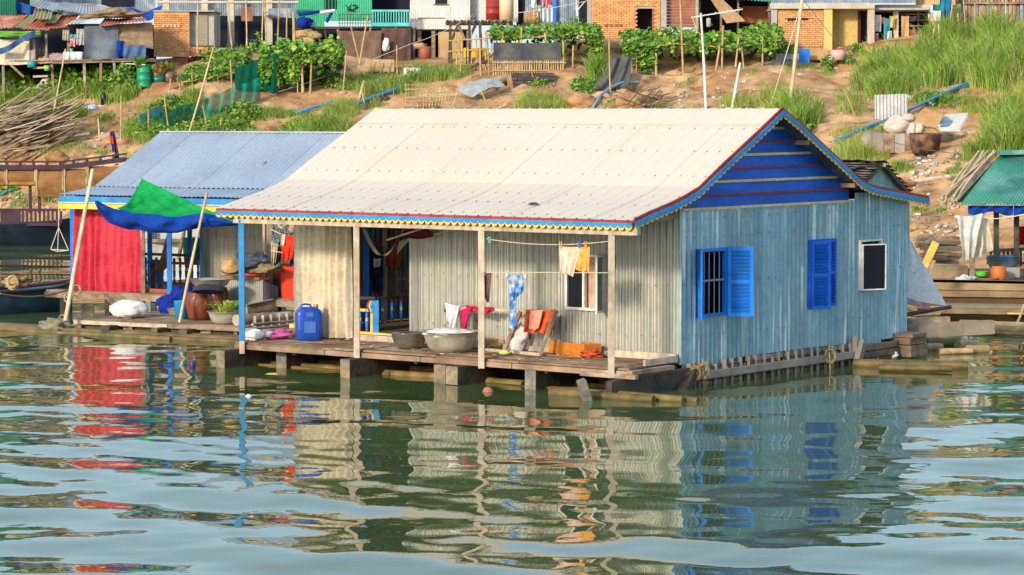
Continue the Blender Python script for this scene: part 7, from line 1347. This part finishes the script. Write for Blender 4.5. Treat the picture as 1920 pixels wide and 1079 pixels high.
# loose poles standing about
PL = [((344, 272), (400, 90)), ((85, 272), (123, 92)), ((226, 262), (227, 180)), ((188, 262), (184, 222)), ((318, 248), (308, 178)), ((280, 252), (278, 204)), ((392, 248), (380, 198)), ((408, 248), (416, 220)), ((436, 190), (432, 112)), ((404, 115), (400, 55)), ((370, 90), (371, 0)), ((438, 110), (426, 0)), ((463, 115), (461, 0)), ((474, 100), (472, 80)), ((490, 105), (494, 0)), ((500, 105), (496, -5)), ((520, 98), (524, 0)), ((538, 105), (538, 15), ), ((552, 98), (550, 22)), ((673, 118), (690, 30)), ((675, 110), (658, 50)), ((670, 190), (683, 152)), ((920, 205), (902, 170)), ((1145, 175), (1142, 60)), ((1324, 206), (1314, 25)), ((1371, 203), (1388, 118)), ((1480, 207), (1504, 0)), ((1608, 218), (1584, 168)), ((1764, 108), (1760, 45)), ((1775, 74), (1784, 20)), ((1800, 74), (1796, 25)), ((1830, 72), (1828, 4)), ((1842, 70), (1843, 10)), ((1812, 70), (1806, -5)), ((1855, 62), (1853, 20)), ((1885, 60), (1886, -5)), ((1725, 90), (1722, 64)), ((1745, 95), (1752, 50)), ((745, 130), (744, 85)), ((686, 205), (678, 165))]
LBL = ['tall pole leaning over the net fence', 'long thin pole slanting over the grey plank heap', 'thin straight pole in bare earth right of the plank heap', 'short thin stick near the covered boat', 'forked pole at the left end of the net fence', 'bent pole left of the forked one', 'pole leaning left before the teal netting', 'short stick leaning right above the blue grey roof', 'pole among the grass right of the low vine trellis', 'pole beside the grey rendered wall', 'tall pole in front of the grey rendered wall', 'tall leaning pole before the concrete pillar', 'tall thin pole right of the hung rusty tin', 'short stump pole above the low vine trellis', 'tall pole left of the far concrete pillar', 'tall pole crossing the far concrete pillar', 'slim pole right of the far concrete pillar', 'pole in front of the green wall edge', 'thick post at the left end of the stick platform', 'pole leaning right across the brown net screen', 'pole leaning left across the brown net screen', 'crossed stake in the grass by the thick blue pipe', 'leaning stake behind the cream roof ridge', 'pole standing before the black tarpaulin', 'white antenna mast behind the cream roof', 'white stake leaning right behind the cream roof', 'tall mooring pole rising behind the roof peak', 'pale stake leaning left on the bare slope', 'pale pole standing in the tall grass', 'stake at the left of the plank shack', 'second stake at the left of the plank shack', 'pole against the left part of the plank shack', 'pole close right of the one against the plank shack', 'thin pole by the moss green panel', 'short pole in the middle of the plank shack', 'tall pole near the right edge of the plank shack', 'stump in the grass below the slatted rack', 'thin stump beside the teal blanket', 'stake in front of the dark brown screen', 'thin stake left of the crossed stake']
for i, (P_, lb) in enumerate(zip(PL, LBL)):
    (a, b), (c, d) = P_; w = WHITEP if 'white' in lb else BAMBP if 'tall' in lb or 'thin' in lb else BAMB
    p = G(a, b) if b > 135 or a > 1450 else Q(a, b, 110.0); r_ = .075 if 'mooring' in lb or 'thick' in lb else .055 if 'mast' in lb or 'white' in lb else .035
    pole('bamboo_pole' if w is not WHITEP else 'mast', w, None, p - V((0, 0, .2)), Q(c, d, p.y - .2), r_, lb, 'pole', 'loose poles on the bank', .006, 6)
am = Q(1314, 27, G(1324, 206).y - .2); AT = thing('aerial', 'white cross arm aerial on top of the antenna mast', 'aerial', am)
strip('boom', WHITEP, AT, am + V((-.35, 0, -.12)), am + V((1.5, 0, .18)), .04, .04)
for k in range(5): strip('element', WHITEP, AT, am + V((-.3 + .42 * k, -.25, -.1 + .08 * k)), am + V((-.3 + .42 * k, .25, -.1 + .08 * k)), .02, .02)
MB().tube([am + V((-.3, 0, -.1)), am + V((-.15, 0, -.6)), am + V((.1, 0, -.8))], .015, 5).build('lead', YELP, AT); MB().lathe([(0, 0), (.08, 0), (.08, .3), (0, .32)], am + V((.28, -.02, -.45)), 10).build('lamp_box', CONC, AT)
rope('guy_rope', TWINE, None, Q(1504, 0, 100), Q(1442, 206, 98), .016, .06, 'pale guy rope slanting from the tall mooring pole', 'rope'); rope('wire', NAIL, None, Q(1508, 2, 104), Q(1700, 215, 98), .012, .2, 'dark wire running down over the bare slope', 'wire'); rope('wire', NAIL, None, Q(1655, 262, 88), Q(1790, 288, 84), .012, .05, 'dark wire below the burnt bins', 'wire'); rope('wire', TWINE, None, Q(965, 25, 112), Q(1110, 0, 112), .012, .05, 'pale washing wire above the round basket', 'wire')
# the tv aerial on the left house roof
ta_ = aty(497, 352, 59.5); TV = thing('aerial', 'wire aerial on a wooden stick above the blue grey roof', 'aerial', ta_); pole('stick', WOOD, TV, ta_ + V((0, 0, -.3)), aty(497, 303, 59.5), .045, n=6)
for k in range(5): strip('element', CONC, TV, aty(477 + 2 * k, 309 + 1.5 * k, 59.5), aty(516 - 2 * k, 311 + k, 59.5), .02, .02)
# rubbish and oddments
DG = thing('oil_drum', 'bright green drum standing left of the small brick house', 'drum', G(270, 164)); dg = plastic('bright_green_drum', (.01, .26, .13), .45); c = G(270, 164)
MB().lathe([(0, 0), (.27, 0), (.29, .02), (.27, .04), (.275, .28), (.295, .30), (.275, .32), (.275, .56), (.295, .58), (.275, .6), (.285, .86), (.3, .88), (.26, .88), (.25, .8), (0, .8)], c, 24).build('drum_body', dg, DG); MB().box(c + V((-.28, -.1, .86)), .75, .5, .04, Matrix.Rotation(.06, 3, 'Y')).build('lid_board', WHITZ, DG)
tub('tub', plastic('dark_green_tub', (.01, .14, .09)), 297, 158, c.y + .3, .26, .32, 'dark green tub of pink leaved plants beside the bright green drum', 'tub'); leafplant('potted_plant', Q(297, 144, c.y + .3), 80, .5, .55, [mat('pinkish_leaf', (.40, .17, .10), (.3, .16, .06), ns=5, trans=.3), LEAF2, LEAF3, MATS['pinkish_leaf']], 'pink leaved plant in the dark green tub', 'plant', 6, .07); leafplant('potted_plant', Q(262, 126, c.y - .2), 40, .45, .4, [LEAF1, LEAF3], 'green plant growing out of the bright green drum', 'plant', 8, .05); tub('tub', plastic('grey_brown_tub', (.2, .13, .1)), 317, 154, c.y + .4, .2, .4, 'grey brown pot right of the dark green tub', 'pot'); leafplant('potted_plant', Q(313, 138, c.y + .4), 50, .5, .45, [MATS['pinkish_leaf'], LEAF2], 'rusty leaved plant in the grey brown pot', 'plant', 7, .06); MB().box(G(256, 163), .2, .25, .22).build('brick_block', BRICK, None, 'single orange brick block left of the bright green drum', 'block')
MB().lathe([(0, 0), (.11, 0), (.11, .32), (.06, .42), (.045, .46), (0, .46)], G(194, 196), 14).build('black_jug', plastic('black_plastic', (.015, .015, .02)), None, 'black plastic jug standing on the bare earth', 'jug'); lump(G(174, 204), .4, .2, .1, 4, w=.8).build('litter_bag', cl('blue_white_litter', (.6, .64, .72), (.25, .35, .6), ns=6), None, 'blue and white litter left of the black jug', 'litter')
a = G(82, 175); MB().prism([a + V((-.5, 0, .0)), a + V((-.1, .3, .55)), a + V((.45, .3, .62)), a + V((.35, 0, .12))], (.05, .1, -.12)).build('foam_slab', WHITEP, None, 'white foam slab tilted in the grass behind the plank heap', 'slab')
a = G(1668, 224); mb = MB(); corr(mb, a + V((-.52, -.1, -.1)), V((1, 0, .03)).normalized(), V((.03, .35, .93)).normalized(), 1.1, 1.0, pitch=.12, amp=.03); mb.build('tin_sheet', mat('pale_zinc', (.45, .45, .44), (.36, .36, .35), ns=2, rough=.5, metal=.2), None, 'pale corrugated tin sheet leaning on the grassy slope', 'tin sheet'); MB().box(G(1705, 190), .35, .3, .2, rotz(.4)).build('carton', OFFW, None, 'pale crushed carton beside the corrugated tin sheet', 'carton')
a = G(1690, 285); BN = thing('ash_bin', 'open bin of grey concrete slabs full of white sacks', 'bin', a); w = 1.6
for i in range(5): piece('slab', (CRIB, WOOD, CONC, DECK)[i % 4], BN, a + V((-.75 + .34 * i, -.05 - .03 * (i % 2), .28)), (.33, .06, .62))
piece('slab', CRIB, BN, a + V((-.85, .35, .28)), (.06, .8, .6)); piece('slab', CRIB, BN, a + V((.8, .35, .28)), (.06, .8, .6)); piece('slab', CRIB, BN, a + V((0, .75, .3)), (1.6, .06, .6))
a2 = G(1735, 288); tubR = Matrix.Rotation(.05, 3, 'X'); MB().lathe([(0, 0), (.42, 0), (.5, .45), (.52, .62), (.48, .62), (.42, .1), (0, .05)], a2, 20, tubR).build('burnt_drum', mat('burnt_metal', (.05, .03, .025), (.25, .13, .07), ns=3, rough=.9), None, 'burnt black half drum right of the slab bin', 'drum'); MB().lathe([(0, 0), (.38, 0), (.4, .05), (0, .06)], G(1632, 285) + V((.1, 0, .35)), 20, Matrix.Rotation(1.15, 3, 'X') @ Matrix.Rotation(.5, 3, 'Z')).build('round_lid', CRIB, None, 'round grey lid propped at the left of the slab bin', 'lid')
SK = cl('off_white_sacking', (.60, .51, .45), (.46, .36, .31), ns=3)
for i, (px, py, rx, rz, lb) in enumerate(((1684, 236, .42, .32, 'large off white sack on top of the slab bin'), (1708, 245, .2, .3, 'pinkish white sack in the middle of the slab bin'), (1703, 222, .2, .14, 'small white bag behind the large sack'), (1722, 244, .18, .28, 'narrow white bag next to the cardboard'))): lump(Q(px, py, a.y + .1), rx, .3, rz, i + 3, w=.22, f=2.2).build('sack', SK, None, lb, 'sack', 'sacks in the slab bin')
cbd = mat('cardboard', (.50, .31, .15), (.42, .25, .12), ns=2, rough=.95); CB = thing('cardboard_box', 'flattened brown cardboard box on top of the sacks', 'cardboard', Q(1740, 240, a.y))
for p_ in (((1710, 232), (1728, 208), (1768, 218), (1758, 240)), ((1708, 238), (1752, 242), (1764, 252), (1730, 246)), ((1728, 208), (1736, 204), (1772, 216), (1768, 220))): MB().prism([Q(x, y, a.y - .1 + .02 * k) for k, (x, y) in enumerate(p_)], (.05, .3, .03)).build('flap', cbd, CB)
MP = thing('printed_sack', 'white printed woven sack spread on the slope right of the cardboard', 'sack', G(1785, 240)); MB().prism([Q(1752, 222, a.y + .3), Q(1816, 218, a.y + .9), Q(1800, 247, a.y - .1), Q(1764, 246, a.y - .3)], (0, .1, .1)).build('sack_body', OFFW, MP); MB().prism([Q(1766, 229, a.y + .1), Q(1786, 226, a.y + .3), Q(1780, 238, a.y), Q(1762, 239, a.y - .2)], (0, -.02, .02)).build('print_patch', mat('faded_blue_print', (.15, .25, .42)), MP)
for i, (px, py, r_) in enumerate(((715, 188, .28), (705, 225, .2), (1180, 195, .5), (1090, 195, .55), (800, 205, .45), (110, 300, .4), (330, 300, .2), (30, 310, .25), (180, 300, .35), (1640, 330, .3), (1690, 350, .4), (1770, 350, .3), (1650, 360, .5), (1720, 430, .25), (1780, 470, .3), (1240, 200, .3), (1905, 155, .3))): lump(G(px, py) + V((0, .1, .02)), r_, r_ * .8, r_ * .55, i + 40, w=.45, f=2.5).build('boulder', EARTH if i != 0 else MATS['dark_stone'], None, ['rounded stone at the end of the blue pipe', 'small earth clod above the blue grey roof', 'large earth mound beside the dry branches', 'large earth mound under the black tarpaulin', 'earth mound at the foot of the woven stick fence', 'sandy boulder above the covered boat', 'small boulder beside the tied prow', 'sandy boulder at the far left', 'broad sandy boulder left of the prow', 'earth clod below the slab bin', 'earth clod above the thatched hut', 'earth clod left of the green roof', 'broad earth clod behind the thatched hut', 'small boulder above the timber pile', 'small boulder left of the milky film', 'low mound right of the dry branches', 'pale boulder beside the long blue pipe'][i], 'boulder')
pole('log', PALEW, None, G(1700, 348) + V((0, 0, .1)), G(1830, 332) + V((0, 0, .1)), .09, 'long pale driftwood log on the slope left of the green roof', 'log'); 
BR = thing('straw_bundle', 'bundle of long dry reeds leaning by the green roof', 'reeds', G(1800, 370))
for i in range(30): pole('reed', BAMBP, BR, Q(1770 + rnd.uniform(-10, 25), 378 + rnd.uniform(-12, 10), 72), Q(1850 + rnd.uniform(-25, 20), 290 + rnd.uniform(-8, 14), 74), .035, n=5, bend=.03)
lt2 = MB(); r2 = random.Random(21)
for i in range(500):
    bx0 = r2.choice(((1700, 1800, 290, 350), (1650, 1800, 380, 470), (0, 280, 290, 330), (0, 130, 360, 400), (150, 420, 200, 290), (1100, 1440, 170, 210))); p = G(r2.uniform(bx0[0], bx0[1]), r2.uniform(bx0[2], bx0[3])); lt2.box(p, r2.uniform(.05, .22), r2.uniform(.04, .12), r2.uniform(.03, .08), rotz(r2.uniform(0, 3)) @ Matrix.Rotation(r2.uniform(-.4, .4), 3, 'X'), r2.choice((0, 0, 1, 1, 1, 2, 2, 1, 1, 3) if i % 3 == 0 else (1, 2, 1)))
lt2.build('litter', [OFFW, CRIB, MATS['pale_litter'], cl('blue_litter', (.2, .35, .55))], kind='stuff')
